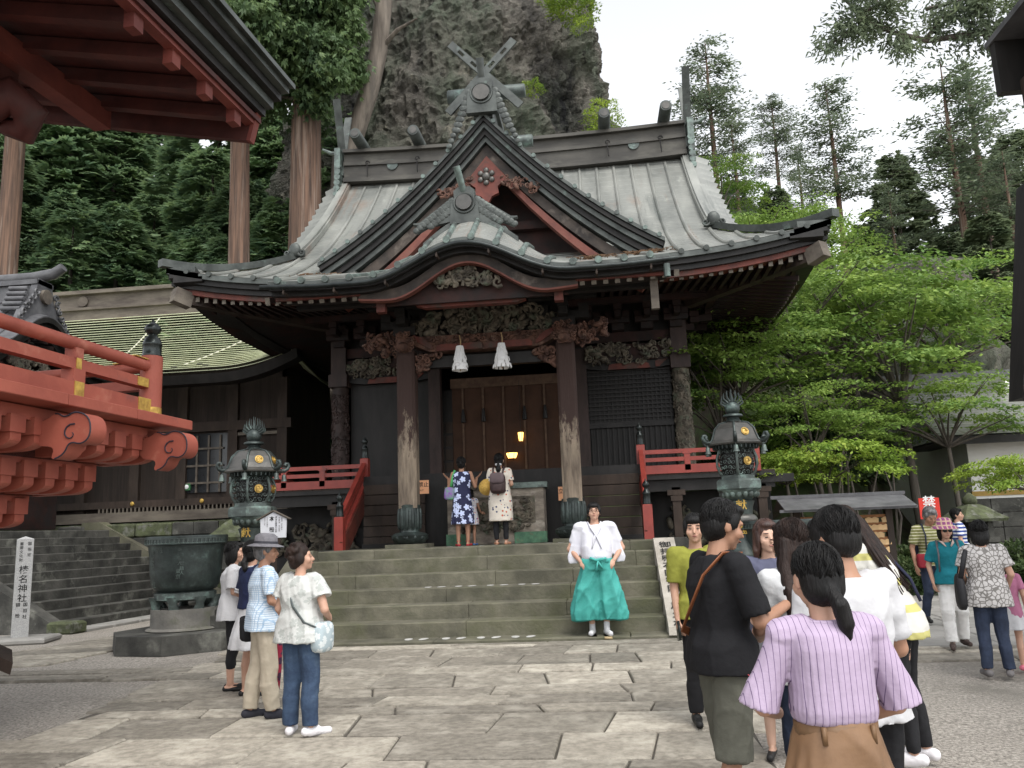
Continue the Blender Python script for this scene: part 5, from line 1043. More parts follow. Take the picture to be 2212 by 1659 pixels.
# dark eave corner of a low wall roof bottom left
lr = thing('low_board_roof', 'corner of a low dark board roof beside the gravel', 'roof', (-5.2, 7.0, 0))
pp = [aty(-90, 1378, 6.6), aty(28, 1432, 6.6), aty(22, 1458, 6.6), aty(-90, 1412, 6.6)]
c = MB(); c.add([tuple(p) for p in pp]+[(p.x-.35, p.y+.45, p.z+.05) for p in pp], [(0, 1, 2, 3), (4, 5, 6, 7), (0, 1, 5, 4), (1, 2, 6, 5), (2, 3, 7, 6), (3, 0, 4, 7)]); c.build('board', M['woodbrn'], lr)
c = MB(); c.box((pp[3].x, 6.85, pp[3].z/2-.05), (.12, .12, pp[3].z+.2)); c.build('post', M['woodbrn'], lr)
# ---------------- ema rack ----------------
er = thing('ema_rack', 'wooden rack of hanging prayer plaques under a small grey metal roof', 'rack', (4.1, 15.6, 0)); YM = 15.4
a_, b_ = aty(1735, 1110, YM).x, aty(1916, 1110, YM).x
c = MB()
for x in (a_-.1, b_+.05): c.box((x, YM+.1, .82), (.11, .11, 1.64))
c.box(((a_+b_)/2, YM+.1, .25), (b_-a_+.2, .05, .4)); c.build('frame', M['woodbrn'], er)
for k in range(8): c = MB(); c.box(((a_+b_)/2, YM+.09, .55+k*.13), (b_-a_+.15, .03, .05)); c.build('hanging_rail', mat('orange_wood', (.36, .17, .07), (.24, .1, .04), 6), er)
ra, rb = aty(1668, 1075, YM).x, aty(1955, 1068, YM).x
for k in range(7):
    c = MB(); c.bev(((ra+rb)/2+.03, YM-.52+k*.085, 1.62+k*.028), (rb-ra-.1, .10, .03), .004, rotm(.3, 0, 0)); c.build('roof_course', M['tile'], er)
c = MB(); c.bx(ra-.02, rb+.02, YM+.05, YM+.17, 1.82, 1.88); c.bx(ra, rb, YM-.54, YM-.5, 1.57, 1.62); c.build('roof_ridge', M['tile'], er)
c = MB(); c.prism([(YM-.5, 1.60), (YM+.1, 1.8), (YM+.6, 1.6)], ra+.1, ra+.14, 'x'); c.prism([(YM-.5, 1.60), (YM+.1, 1.8), (YM+.6, 1.6)], rb-.14, rb-.1, 'x'); c.build('gable_board', M['woodbrn'], er)
em = MB(); em.prism([(-.06, -.045), (.06, -.045), (.065, .03), (0, .055), (-.065, .03)], -.006, .006, 'y'); EM = proto(em, 'ema', mat('pale_plaque_wood', (.62, .42, .22), (.5, .32, .16), 5, .7, .1, objvar=.2))
eg = 'prayer plaques on the rack'; ne = 0
for r_ in range(7):
    for k in range(15):
        if rnd.random() < .12: continue
        x = a_+.04+k*(b_-a_-.06)/14+rnd.uniform(-.015, .015); z = 1.42-r_*.13
        o = inst('prayer_plaque', EM, None, (x, YM+.055, z-.03), (rnd.uniform(-.06, .06), rnd.uniform(-.12, .12), rnd.uniform(-.15, .15))); setp(o, 'small pale wooden prayer plaque hanging on the rack', 'plaque', eg)
# ---------------- signs, right-hand buildings ----------------
q = aty(2008, 1098, 17); rs = thing('red_prohibition_sign', 'red board with a white character above the grey-haired man', 'sign', (q.x, 17, 0)); c = MB(); c.bx(q.x-.19, q.x+.19, 17-.01, 17.01, q.z-.2, q.z+.2); c.build('board', mat('red_sign_paint', (.65, .05, .035), (.6, .04, .03), 3, .45, 0), rs)
c = MB(); c.bx(q.x-.025, q.x+.025, 17.012, 17.05, 0, q.z+.1); c.build('post', M['woodgrey'], rs); put_text('禁', .25, (q.x, 16.985, q.z+.23), (1, 0, 0), (0, 0, 1), rs, M['paper'], vertical=False)
wb = thing('white_building', 'white plastered building with grey ribbed roof at the end of the path', 'building', (12, 24, 0)); X0 = 9.2
c = MB(); c.bx(X0, 20, 22, 28, 1.0, 3.4); c.build('wall', M['cream'], wb); c = MB(); c.bx(X0-.03, 20, 21.97, 22.05, 1.86, 1.98); c.build('sill_board', mat('ochre_board', (.42, .27, .07), (.3, .2, .06), 4), wb)
for r_ in range(5):
    x = X0-.2
    while x < 16: L = rnd.uniform(.5, .9); c = MB(); c.bev((x+L/2, 21.95, .18+r_*.36), (L-.02, .3, .345), .015); c.build('foundation_block', M['stepdk'], wb); x += L
for k in range(26):
    c = MB(); y = 21.0+k*.135; c.slab(np.array([[(X0-1.0, y, 3.32+k*.075), (20, y, 3.32+k*.075)], [(X0-1.0, y+.15, 3.39+k*.075), (20, y+.15, 3.39+k*.075)]]), (0, 0, -.03)); c.build('roof_course', M['copper'], wb)
c = MB(); c.bx(X0-1.0, 20, 21.0, 21.1, 3.1, 3.32); c.bx(X0-.9, 20, 21.1, 24.4, 3.2, 3.25); c.build('eave_board', M['black'], wb); c = MB(); c.bx(X0-1.05, 20, 24.4, 24.7, 5.2, 5.42); c.build('roof_ridge', M['tile'], wb)
q = aty(2172, 842, 23.5); ls = thing('horn_loudspeaker', 'pale grey horn loudspeaker mounted above the ribbed roof', 'loudspeaker', q); c = MB(); ax = Vector((-1, -.25, .12)).normalized()
c.tube([Vector(q)-ax*.35, Vector(q)-ax*.2, Vector(q)+ax*.1, Vector(q)+ax*.3], [.08, .12, .28, .40], 16); c.build('horn', M['cream'], ls, smooth=50); c = MB(); c.tube([(q.x+.3, q.y, q.z-.05), (q.x+.3, q.y, 4.6)], .03, 6); c.tube([(q.x-1.4, q.y, q.z-.25), (q.x+1.6, q.y, q.z-.2)], .03, 6); c.build('mount', M['black'], ls)
# near right: eave corner and shingle-clad lamp post
rb_ = thing('right_eave', 'dark timber eave corner above the shingle-clad post', 'roof', (6, 8, 5)); ec = aty(2142, 95, 8.0); el = aty(2145, 205, 8.0)
c = MB(); c.bx(ec.x, 9, 7.95, 8.05, el.z, ec.z); c.build('fascia', M['black'], rb_); c = MB(); c.bx(ec.x-.02, 9, 4.0, 8.1, ec.z, ec.z+.06); c.build('roof_sheet', M['tile'], rb_)
c = MB(); c.bx(ec.x+.18, 9, 7.7, 7.95, el.z-.3, el.z+.1); c.bx(ec.x+.34, 9, 7.4, 7.7, el.z-.45, el.z); c.build('eave_beam', M['woodbrn'], rb_); c = MB(); c.bx(ec.x+.3, ec.x+.4, 4, 7.95, el.z+.1, ec.z); c.build('verge_board', M['woodbrn'], rb_)
c = MB(); c.bx(6.2, 6.45, 7.5, 7.7, 0, el.z); c.build('eave_post', M['woodbrn'], rb_)
lp = thing('shingled_lamp_post', 'dark post with a shingle-clad shaft under the timber eave', 'lamp post', (4.0, 8, 0)); ph = aty(2226, 860, 8.0)
c = MB(); c.tube([(ph.x, 8, 0), (ph.x, 8, ph.z)], .055, 10); c.build('pole', mat('dark_purple_paint', (.05, .025, .035), rough=.5), lp, smooth=50)
shm = MB(); shm.box((0, 0, 0), (.13, .02, .105)); SHM = proto(shm, 'shingle', mat('brown_shingle', (.075, .058, .05), (.04, .03, .027), 6, .8, .3, objvar=.2))
c = MB(); c.add([(ph.x+a_+.17*(z_-ph.z), b_, z_) for z_ in (ph.z, ph.z+2.1) for a_, b_ in ((-.1, 7.93), (.3, 7.93), (.3, 8.2), (-.1, 8.2))], [(0, 1, 2, 3), (4, 5, 6, 7), (0, 1, 5, 4), (1, 2, 6, 5), (2, 3, 7, 6), (3, 0, 4, 7)]); c.build('shaft', M['black'], lp)
for r_ in range(19):
    for k in range(3): inst('shingle', SHM, lp, (ph.x-.03+.17*(.06+r_*.108)+k*.14+(.05 if r_ % 2 else 0), 7.915, ph.z+.06+r_*.108), (-.12, 0, 0))
for k in range(3): c = MB(); c.curl((ph.x+.03, 7.9, ph.z-.02+k*.09), .07, (1, 0, 0), (0, 0, 1), .8, .2, 1, 3.3, 6, 10); c.build('iron_scroll', M['finial'], lp, smooth=60)
# ---------------- terrain ----------------
from mathutils import noise as mn
def sstep(a, b, t): t = np.clip((t-a)/(b-a), 0, 1); return t*t*(3-2*t)
def hill(x, y):
    y0r = 17.0+7.5*sstep(5.0, 9.5, x); r_ = np.minimum(np.maximum(0, y-y0r)*.60, 13.5+.04*np.maximum(0, y-40))*sstep(2.4, 4.2, x)
    l_ = np.maximum(0, y-25.5)*.5*sstep(-5, -8, x)+np.maximum(0, -x-22)*.25
    b_ = np.minimum(np.maximum(0, y-27)*.5, 12)
    return np.minimum(np.maximum(np.maximum(r_, l_), b_*sstep(-9, -5, x)), 30)
nx, ny = 110, 80; gx = np.linspace(-70, 70, nx); gy = np.linspace(15.5, 120, ny); P = np.zeros((ny, nx, 3))
for i, y in enumerate(gy):
    hh = hill(gx, np.full(nx, y))
    for j, x in enumerate(gx): P[i, j] = (x, y, hh[j]-.15+(.5*mn.noise((x*.25, y*.25, 0))+.25*mn.noise((x*.8, y*.8, 3)) if hh[j] > .3 else 0))
m = MB(); m.grid(P); m.build('hillside', M['earth'], None, smooth=60, kind='structure')
def hz(x, y): return float(hill(np.array([x]), np.array([y]))[0])-.15
# ---------------- cliff ----------------
rockm = mat('lichened_volcanic_rock', (.25, .23, .195), (.095, .088, .078), 1.0, .95, 1.0, 1.6, c3=(.13, .155, .11), t3=.52, sc3=.35, coord='World', det=12, sharp3=.1, stretch=(1, 1, .55))
add_streaks(rockm, (.15, .195, .14), .22, .60, (1, 1, .8)); add_streaks(rockm, (.42, .385, .30), .5, .62, (1, 1, .4), .035); add_streaks(rockm, (.018, .018, .019), .30, .61, (1, 1, .14)); add_streaks(rockm, (.035, .033, .03), 1.5, .62, (1, 1, .8), .025); add_streaks(rockm, (.22, .205, .17), 3.5, .64, (1, 1, .9), .02)
def fine_bump(m_, sc, dist):
    t = m_.node_tree; N = t.nodes; L = t.links; b = N['Principled BSDF']; src = b.inputs['Normal'].links[0].from_socket; g = N.new('ShaderNodeNewGeometry'); n = N.new('ShaderNodeTexNoise'); n.inputs['Detail'].default_value = 8; n.inputs['Roughness'].default_value = .7; n.inputs['Scale'].default_value = sc; L.new(g.outputs['Position'], n.inputs['Vector']); q = N.new('ShaderNodeBump'); q.inputs['Strength'].default_value = 1; q.inputs['Distance'].default_value = dist; L.new(n.outputs[0], q.inputs['Height']); L.new(src, q.inputs['Normal']); L.new(q.outputs[0], b.inputs['Normal'])
def cracks(m_, sc, th, col):
    t = m_.node_tree; N = t.nodes; L = t.links; b = N['Principled BSDF']; src = b.inputs['Base Color'].links[0].from_socket; g = N.new('ShaderNodeNewGeometry'); n = N.new('ShaderNodeTexNoise'); n.noise_type = 'RIDGED_MULTIFRACTAL'; n.inputs['Scale'].default_value = sc; n.inputs['Detail'].default_value = 9; L.new(g.outputs['Position'], n.inputs['Vector'])
    r_ = N.new('ShaderNodeMapRange'); r_.inputs[1].default_value = th; r_.inputs[2].default_value = th+.25; L.new(n.outputs[0], r_.inputs[0]); mx = N.new('ShaderNodeMix'); mx.data_type = 'RGBA'; L.new(r_.outputs[0], mx.inputs[0]); L.new(src, mx.inputs[6]); mx.inputs[7].default_value = (*col, 1); L.new(mx.outputs[2], b.inputs['Base Color'])
cracks(rockm, .7, .78, (.05, .048, .044)); fine_bump(rockm, 1.3, .35); fine_bump(rockm, 5, .09)
for n_ in rockm.node_tree.nodes:
    if n_.bl_idname == 'ShaderNodeBump': n_.inputs['Distance'].default_value = .5
m = MB(); nz_, na = 260, 230; P = np.zeros((nz_, na, 3))
for i in range(nz_):
    z = -1+36*i/(nz_-1)
    for j in range(na):
        a = PI*(.88+1.24*j/(na-1)); R0 = 8.05-.19*max(0, z-16.5)+.15*math.sin(z*.9)
        d = mn.fractal((math.cos(a)*2.6, math.sin(a)*2.6, z*.22), .9, 2.1, 4)*1.15+mn.noise((a*9, z*.9, 4))*.35+mn.noise((a*22, z*2.1, 9))*.30+mn.noise((a*44, z*4.8, 2))*.20-.35*max(0, mn.noise((a*13, z*1.3, 20))-.15)
        rr = R0+d; P[i, j] = (-6.15+rr*math.cos(a), 36.6+rr*math.sin(a)*.75, z)
P += RS.normal(0, .025, P.shape); m.grid(P); cl = m.build('cliff', rockm, None, kind='structure')
m = MB(); P = np.zeros((30, 40, 3))
for i in range(30):
    for j in range(40):
        a = PI*(1.0+1.0*j/39); z = 8*i/29; rr = (2.6-.12*z)*(1+.3*mn.fractal((math.cos(a)*2, math.sin(a)*2, z*.6), .9, 2, 4)); P[i, j] = (11.3+rr*math.cos(a)*1.3, 30+rr*math.sin(a), 2.5+z*.95)
m.grid(P); m.build('rock_outcrop', rockm, None, smooth=60, kind='structure')
# ---------------- foliage ----------------
def leafmat(name, c1, c2, c3, sc=.7, rough=.55):
    return mat(name, c1, c2, sc, rough, 0, None, 0, c3=c3, t3=.58, sc3=sc*3.1, objvar=.18, trans=.35, coord='World', spec=.25, det=5)
LM = {'hinoki': leafmat('cypress_foliage', (.20, .29, .145), (.09, .155, .09), (.26, .35, .15), .9), 'cedar': leafmat('cedar_foliage', (.14, .215, .085), (.06, .105, .05), (.19, .27, .10), .6),
      'fir': leafmat('fir_foliage', (.18, .22, .14), (.10, .135, .095), (.22, .27, .15), .5), 'maple': leafmat('maple_leaves', (.24, .355, .075), (.115, .21, .05), (.33, .44, .10), .55),  # fir green is paled so the far ridge reads hazy
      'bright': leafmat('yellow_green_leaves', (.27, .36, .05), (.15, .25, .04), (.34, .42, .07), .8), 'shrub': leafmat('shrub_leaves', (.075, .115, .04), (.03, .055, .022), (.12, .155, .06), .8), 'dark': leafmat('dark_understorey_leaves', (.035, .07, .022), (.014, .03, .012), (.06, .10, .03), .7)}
BARK = {'cedar': mat('cedar_bark', (.19, .115, .08), (.06, .042, .034), 3.5, .9, .8, 7, stretch=(2.6, 2.6, .12), c3=(.27, .21, .17), t3=.6, sc3=2.2), 'grey': mat('grey_bark', (.14, .12, .10), (.06, .05, .045), 5, .9, .6, 9, stretch=(2, 2, .25)), 'pale': mat('pale_dead_bark', (.20, .17, .14), (.085, .072, .06), 2.5, .9, .8, 6, stretch=(2, 2, .2), c3=(.09, .08, .07), t3=.58, sc3=1.2)}
def unit(a): return a/(np.linalg.norm(a, axis=1, keepdims=True)+1e-9)
def leaves(C, D, Nn, L, W, fold=.18):
    """pointed leaf / spray: base, two sides, tip (2 tris folded on the midrib)"""
    D = unit(D); S_ = unit(np.cross(D, Nn)); Nn = unit(np.cross(S_, D)); L = np.broadcast_to(np.asarray(L, float).reshape(-1, 1), (len(C), 1)); W = np.broadcast_to(np.asarray(W, float).reshape(-1, 1), (len(C), 1))
    a = C; t = C+D*L-Nn*L*.10; l = C+D*L*.45+S_*W*.5-Nn*W*fold; r_ = C+D*L*.45-S_*W*.5-Nn*W*fold
    v = np.stack([a, l, t, r_], 1).reshape(-1, 3); k = np.arange(len(C))*4; f = np.concatenate([np.stack([k, k+3, k+2], 1), np.stack([k, k+2, k+1], 1)]); return v, f
def merge(parts):
    V_, F_, n = [], [], 0
    for v, f in parts: V_.append(v); F_.append(f+n); n += len(v)
    return np.concatenate(V_), np.concatenate(F_)
def fan(C, D, Nn, L, k=3, spread=.55, w=.34):
    out = []
    S_ = unit(np.cross(unit(D), Nn))
    for i in range(k):
        t = (i-(k-1)/2)*spread; d2 = unit(D)*math.cos(t)+S_*math.sin(t); out.append(leaves(C, d2, Nn, np.asarray(L)*(1-.15*abs(i-(k-1)/2)), np.asarray(L)*w))
    return merge(out)
def crown_mesh(name, parts, mt):
    v, f = merge(parts); me = mkmesh(name, v, f.astype(np.int32)); me.materials.append(mt); return me
def rn(n, s=1): return RS.normal(0, s, n)
def tips_conifer(h, r, n_br, z0=.08, up=-.15, pw=.8):
    """sprays on whorled branches filling a cone-ish crown"""
    C, D = [], []
    for b in range(n_br):
        t = RS.uniform(z0, 1)**.9; z = h*t; Lb = r*(1-t)**pw*RS.uniform(.65, 1.1)+.25; a = RS.uniform(0, 2*PI); d = np.array((math.cos(a), math.sin(a), 0)); side = np.array((-d[1], d[0], 0))
        k = int(6+Lb*11)
        for q in range(k):
            s = RS.uniform(.25, 1)**.7; p = d*Lb*s+np.array((0, 0, z+up*Lb*s*s+.10*Lb*s)); lat = RS.normal(0, .16+.22*s*(1.1-s)*Lb); p = p+side*lat+np.array((0, 0, RS.normal(0, .10)))
            C.append(p); D.append(d*.8+side*np.sign(lat)*RS.uniform(.1, .9)+np.array((0, 0, RS.uniform(-.5, .1))))
    return np.array(C), np.array(D)
def hinoki(seed, h=1.0):
    RS.seed(seed); C, D = tips_conifer(12, 3.1, 330, .03, -.22, .62); n = len(C); Nn = np.stack([rn(n, .35), rn(n, .35), np.ones(n)], 1)
    return crown_mesh('crown', [fan(C, D, Nn, RS.uniform(.30, .55, n), 4, .42, .30)], LM['hinoki'])
def fir(seed):
    """tall open crown: bare lower trunk, drooping plates with gaps"""
    RS.seed(seed); C, D = [], []; lim = []
    for b in range(85):
        t = RS.uniform(.30, 1); z = 18*t; Lb = (1-t)**.55*RS.uniform(1.2, 3.9)+.4; a = RS.uniform(0, 2*PI); d = np.array((math.cos(a), math.sin(a), 0)); side = np.array((-d[1], d[0], 0)); rise = RS.uniform(.05, .45)
        lim.append([(0, 0, z), tuple(d*Lb*.5+np.array((0, 0, z+rise*Lb*.5))), tuple(d*Lb+np.array((0, 0, z+rise*Lb*.85)))])
        if RS.rand() < .16: continue
        for cl_ in range(int(2+Lb*1.7)):
            s = RS.uniform(.3, 1); cc = d*Lb*s+side*RS.normal(0, .28*Lb*s)+np.array((0, 0, z+rise*Lb*s*.95)); k = int(RS.uniform(12, 24))
            P_ = cc+np.stack([rn(k, .30), rn(k, .30), rn(k, .10)], 1); C.append(P_); D.append(d*.6+np.stack([rn(k, .7), rn(k, .7), rn(k, .25)], 1))
    C = np.concatenate(C); D = np.concatenate(D); n = len(C); Nn = np.stack([rn(n, .5), rn(n, .5), np.ones(n)], 1)
    return crown_mesh('crown', [leaves(C, D, Nn, RS.uniform(.18, .36, n), RS.uniform(.08, .14, n))], LM['fir']), lim
def maple(seed, r=2.6, h=3.2, n_pl=34, mt='maple', leaf=.13):
    """flat layered sprays"""
    RS.seed(seed); C, D, Nn, lim = [], [], [], []
    for b in range(n_pl):
        a = RS.uniform(0, 2*PI); rr = r*math.sqrt(RS.uniform(.02, 1)); z = h*(.25+.75*RS.uniform(0, 1)*(1-.55*(rr/r)**2)); c = np.array((rr*math.cos(a), rr*math.sin(a), z)); d = np.array((math.cos(a), math.sin(a), -.12))
        side = np.array((-d[1], d[0], 0)); Ls = RS.uniform(.6, 1.15)*r*.42; k = int(230*RS.uniform(.7, 1.2)); u = RS.uniform(-1, 1, k); w = RS.normal(0, .42, k)*(1-.5*np.abs(u))
        dz = -.10*u*u*Ls+rn(k, .045)-.06*np.abs(w); P_ = c+np.outer(u*Ls, d)+np.outer(w*Ls, side); P_[:, 2] += dz
        C.append(P_); D.append(np.outer(np.ones(k), d)+np.stack([rn(k, .8), rn(k, .8), rn(k, .3)-.15], 1)); Nn.append(np.stack([rn(k, .3), rn(k, .3), np.ones(k)], 1)); lim.append(c)
    C = np.concatenate(C); D = np.concatenate(D); Nn = np.concatenate(Nn); n = len(C)
    return crown_mesh('crown', [leaves(C, D, Nn, RS.uniform(.7, 1.3, n)*leaf, RS.uniform(.6, 1.0, n)*leaf*.8)], LM[mt]), lim
def shrubm(seed, mt='shrub', n=5200, leaf=.13):
    RS.seed(seed); d = unit(np.stack([rn(n), rn(n), rn(n)*.9+.25], 1)); d[:, 2] = np.abs(d[:, 2]); lump = 1+.22*np.sin(d[:, 0]*5+seed)*np.sin(d[:, 1]*4+1)+.15*np.sin(d[:, 2]*9+d[:, 0]*6); C = d*(lump*RS.uniform(.62, 1.02, n)**.6)[:, None]
    return crown_mesh('foliage', [leaves(C, d+np.stack([rn(n, .6), rn(n, .6), rn(n, .6)], 1), unit(d+np.array((0, 0, .6))), RS.uniform(.7, 1.3, n)*leaf, RS.uniform(.5, .8, n)*leaf*.7)], LM[mt])
def trunk(par, x, y, z0, h, r, mt, lean=(0, 0), n=12, rough=.08, name='trunk', seed=0, flare=1.35):
    c = MB(); rings = []
    for i in range(15):
        t = i/14; z = z0+h*t; rr = r*(1-.45*t)*(1+(flare-1)*max(0, 1-t*9)); cx_, cy_ = x+lean[0]*t+.04*math.sin(t*7+seed), y+lean[1]*t
        rings.append([(cx_+rr*(1+rough*mn.noise((math.cos(a)*2.2, math.sin(a)*2.2, z*.12+seed)))*math.cos(a), cy_+rr*(1+rough*mn.noise((math.cos(a)*2.2+5, math.sin(a)*2.2, z*.12+seed)))*math.sin(a), z) for a in np.arange(n)*2*PI/n])
    c.loft(rings); return c.build(name, mt, par, smooth=60)
def limb_mesh(lims, r, mt):
    c = MB()
    for L in lims: c.tube(L, [r, r*.6, r*.2], 4)
    return proto(c, 'branch', mt)
# --- left cypress wood
HK = [hinoki(101), hinoki(102), hinoki(103)]
gname = 'cypress trees massed on the slope behind the side hall'; spots = []
rr_ = random.Random(5)
for y0, n, x0, x1, s0 in ((26.2, 8, -26, -10.5, .80), (29.2, 8, -30, -9.5, 1.0), (33.0, 8, -34, -9, 1.2), (38.0, 8, -40, -10, 1.4), (46, 7, -50, -12, 1.7)):
    for k in range(n): spots.append((x0+(x1-x0)*(k+rr_.uniform(.2, .8))/n, y0+rr_.uniform(-1, 1), s0*rr_.uniform(.9, 1.15)))
tp = MB(); tp.tube([(0, 0, -.5), (0, 0, 5), (0, 0, 11.5)], [.24, .16, .03], 8); TP = proto(tp, 'trunk', BARK['grey'], True)
for i, (x, y, s) in enumerate(spots):
    z = hz(x, y); t = thing('cypress_tree', 'dense green cypress in the wood on the slope behind the side hall', 'tree', (x, y, z), gname)
    inst('trunk', TP, t, (x, y, z), (0, 0, rr_.uniform(0, 6)), (s, s, s)); inst('crown', HK[i % 3], t, (x, y, z), (0, 0, rr_.uniform(0, 6.3)), (s*1.05, s*1.05, s))
# --- giant cedars
def cedar(x, y, r, label, crown=None, pale=False, h=30, lean=(0, 0)):
    z = hz(x, y); t = thing('giant_cedar', label, 'tree', (x, y, z)); trunk(t, x, y, z-.3, h, r, BARK['cedar'], lean, 18, .16, seed=x); c = []
    return t
q = aty(660, 480, 27); t1 = cedar(q.x, 27, .66, 'huge red-barked cedar trunk beside the cliff with green boughs above', h=32)
def boughs(par, x, y, z0, z1, n, r, seed, mt='cedar', droop=-.5, dens=1.0, sec=(0, 2*PI)):
    RS.seed(seed); C, D = [], []; cb = MB()
    for b in range(n):
        a = RS.uniform(*sec); L = RS.uniform(.5, 1)*r; z = RS.uniform(z0, z1); d = np.array((math.cos(a), math.sin(a), 0)); side = np.array((-d[1], d[0], 0)); pts = [np.array((x, y, z))+d*L*s+np.array((0, 0, .25*L*s+droop*L*s*s)) for s in (0, .4, .75, 1)]; cb.tube(pts, [.07, .05, .035, .015], 5)
        for cl_ in range(int(9*dens*L)):
            s = RS.uniform(.35, 1.05); cc = np.array((x, y, z))+d*L*s+np.array((0, 0, .25*L*s+droop*L*s*s))+side*RS.normal(0, .25*L*(.3+.7*s*(1.2-s))); k = 22
            P_ = cc+np.stack([rn(k, .22), rn(k, .22), rn(k, .26)-.12], 1); C.append(P_); D.append(d*.35+np.stack([rn(k, .45), rn(k, .45), rn(k, .3)-.75], 1))
    C = np.concatenate(C); D = np.concatenate(D); n_ = len(C); Nn = np.stack([rn(n_, .6), rn(n_, .6), np.ones(n_)*.6], 1)
    v, f = fan(C, D, Nn, RS.uniform(.20, .36, n_), 3, .5, .3); v = v-np.array(LOC[par.name]); me = mkmesh('crown', v, f.astype(np.int32)); newobj('crown', me, LM[mt], par); cb.build('branch', BARK['grey'], par)
boughs(t1, q.x-.5, 26.6, 16.8, 25, 58, 3.0, 301, sec=(PI*.85, 2.1*PI), dens=1.7)
q = aty(518, 430, 26.4); t2 = cedar(q.x, 26.4, .43, 'slender grey-brown cedar trunk standing among the cypresses', h=30); boughs(t2, q.x, 26.4, 18.2, 25, 20, 3.6, 302)
q = aty(22, 430, 26); t3 = cedar(q.x, 26, .45, 'pale weathered cedar trunk rising above the tiled porch roof', h=28); boughs(t3, q.x, 26, 18, 25, 14, 3.4, 303)
sn = thing('leaning_dead_trunk', 'leaning pale dead trunk against the rock face', 'tree', (-8.5, 28, 0)); c = MB()
pts = [aty(x_, y_, 28) for x_, y_ in ((742, 340), (765, 295), (800, 190), (818, 110), (830, 0), (838, -120))]; pts = [(pts[0].x-.5, 28, 3)]+pts; c.tube(pts, [.5, .42, .36, .34, .33, .32, .28], 12); c.build('trunk', BARK['pale'], sn, smooth=60)
c = MB()
for a_, b_ in (((800, 190), (730, 110)), ((818, 110), (900, 40)), ((765, 295), (735, 345)), ((826, 40), (790, -30))): p0 = aty(*a_, 28); p1 = aty(*b_, 27.6); c.tube([p0, (p0+p1)/2+Vector((0, 0, .2)), p1], [.13, .08, .03], 6)
c.build('branch', BARK['pale'], sn, smooth=60)
# moss and ferns on the cliff edge
fp = shrubm(411, 'bright', 900, .16)
for i, (px_, py_, s) in enumerate(((1150, 198, .5), (1300, 250, .7), (1310, 285, .8), (1248, 30, .9), (1225, 12, .9), (1262, 60, .5), (1205, 5, .7))):
    p = aty(px_, py_, 31.2 if px_ > 1160 else 30.6); t = thing('cliff_shrub', 'tuft of green leaves clinging to the rock face', 'shrub', p, 'tufts on the cliff'); inst('foliage', fp, t, p, (rnd.uniform(-.5, .5), 0, rnd.uniform(0, 6)), (s, s, s*.9))
# --- right hillside: tall firs against the sky
FR = [fir(201), fir(202), fir(203)]; LMb = [limb_mesh(l, .035, BARK['grey']) for _, l in FR]
tf = MB(); tf.tube([(0, 0, -2), (0, 0, 6), (.1, 0, 12), (.05, .05, 18)], [.30, .25, .17, .03], 9); TF = proto(tf, 'trunk', BARK['cedar'], True)
gf = 'tall firs on the ridge beyond the maples'
for i, (px_, py_t, py_b, Y, lab) in enumerate(((1555, 95, 470, 46, 'tall open fir behind the end of the roof ridge'), (1690, 215, 470, 50, 'thin fir between its taller neighbours on the ridge'), (1826, 185, 560, 44, 'tall broad fir with long bare branches on the ridge'), (2105, 140, 650, 42, 'tallest fir with long bare reddish trunk on the slope'), (2158, 150, 645, 45, 'dark straight fir trunk behind the tallest fir'), (1610, 330, 600, 40, 'short fir rising behind the roof corner'), (2220, 330, 700, 40, 'fir at the edge of the wood beside the timber eave'), (1950, 420, 660, 56, 'small hazy fir in the gap between the tall firs'), (1745, 320, 560, 56, 'far fir low behind the broad fir'))):
    b = aty(px_, py_b, Y); tpp = aty(px_, py_t, Y); s = (tpp.z-b.z)/17.6*1.0; s = max(s, .45); zb_ = min(b.z, hz(b.x, Y)+.2) if 0 else b.z
    t = thing('fir_tree', lab, 'tree', (b.x, Y, b.z), gf); k = i % 3; rz = rr_.uniform(0, 6)
    sx = s*(1.6 if i < 4 else 1.3)
    h0 = max(0, b.z-hz(b.x, Y)+1)
    inst('trunk', TF, t, (b.x, Y, b.z), (0, 0, rz), (s, s, s)); inst('crown', FR[k][0], t, (b.x, Y, b.z), (0, 0, rz), (sx, sx, s)); inst('branch', LMb[k], t, (b.x, Y, b.z), (0, 0, rz), (sx, sx, s))
    if h0 > .5: c = MB(); c.tube([(b.x, Y, b.z-1.8*s), (b.x, Y, b.z-1.8*s-h0)], .3*s, 8); c.build('lower_trunk', BARK['cedar'], t, smooth=60)
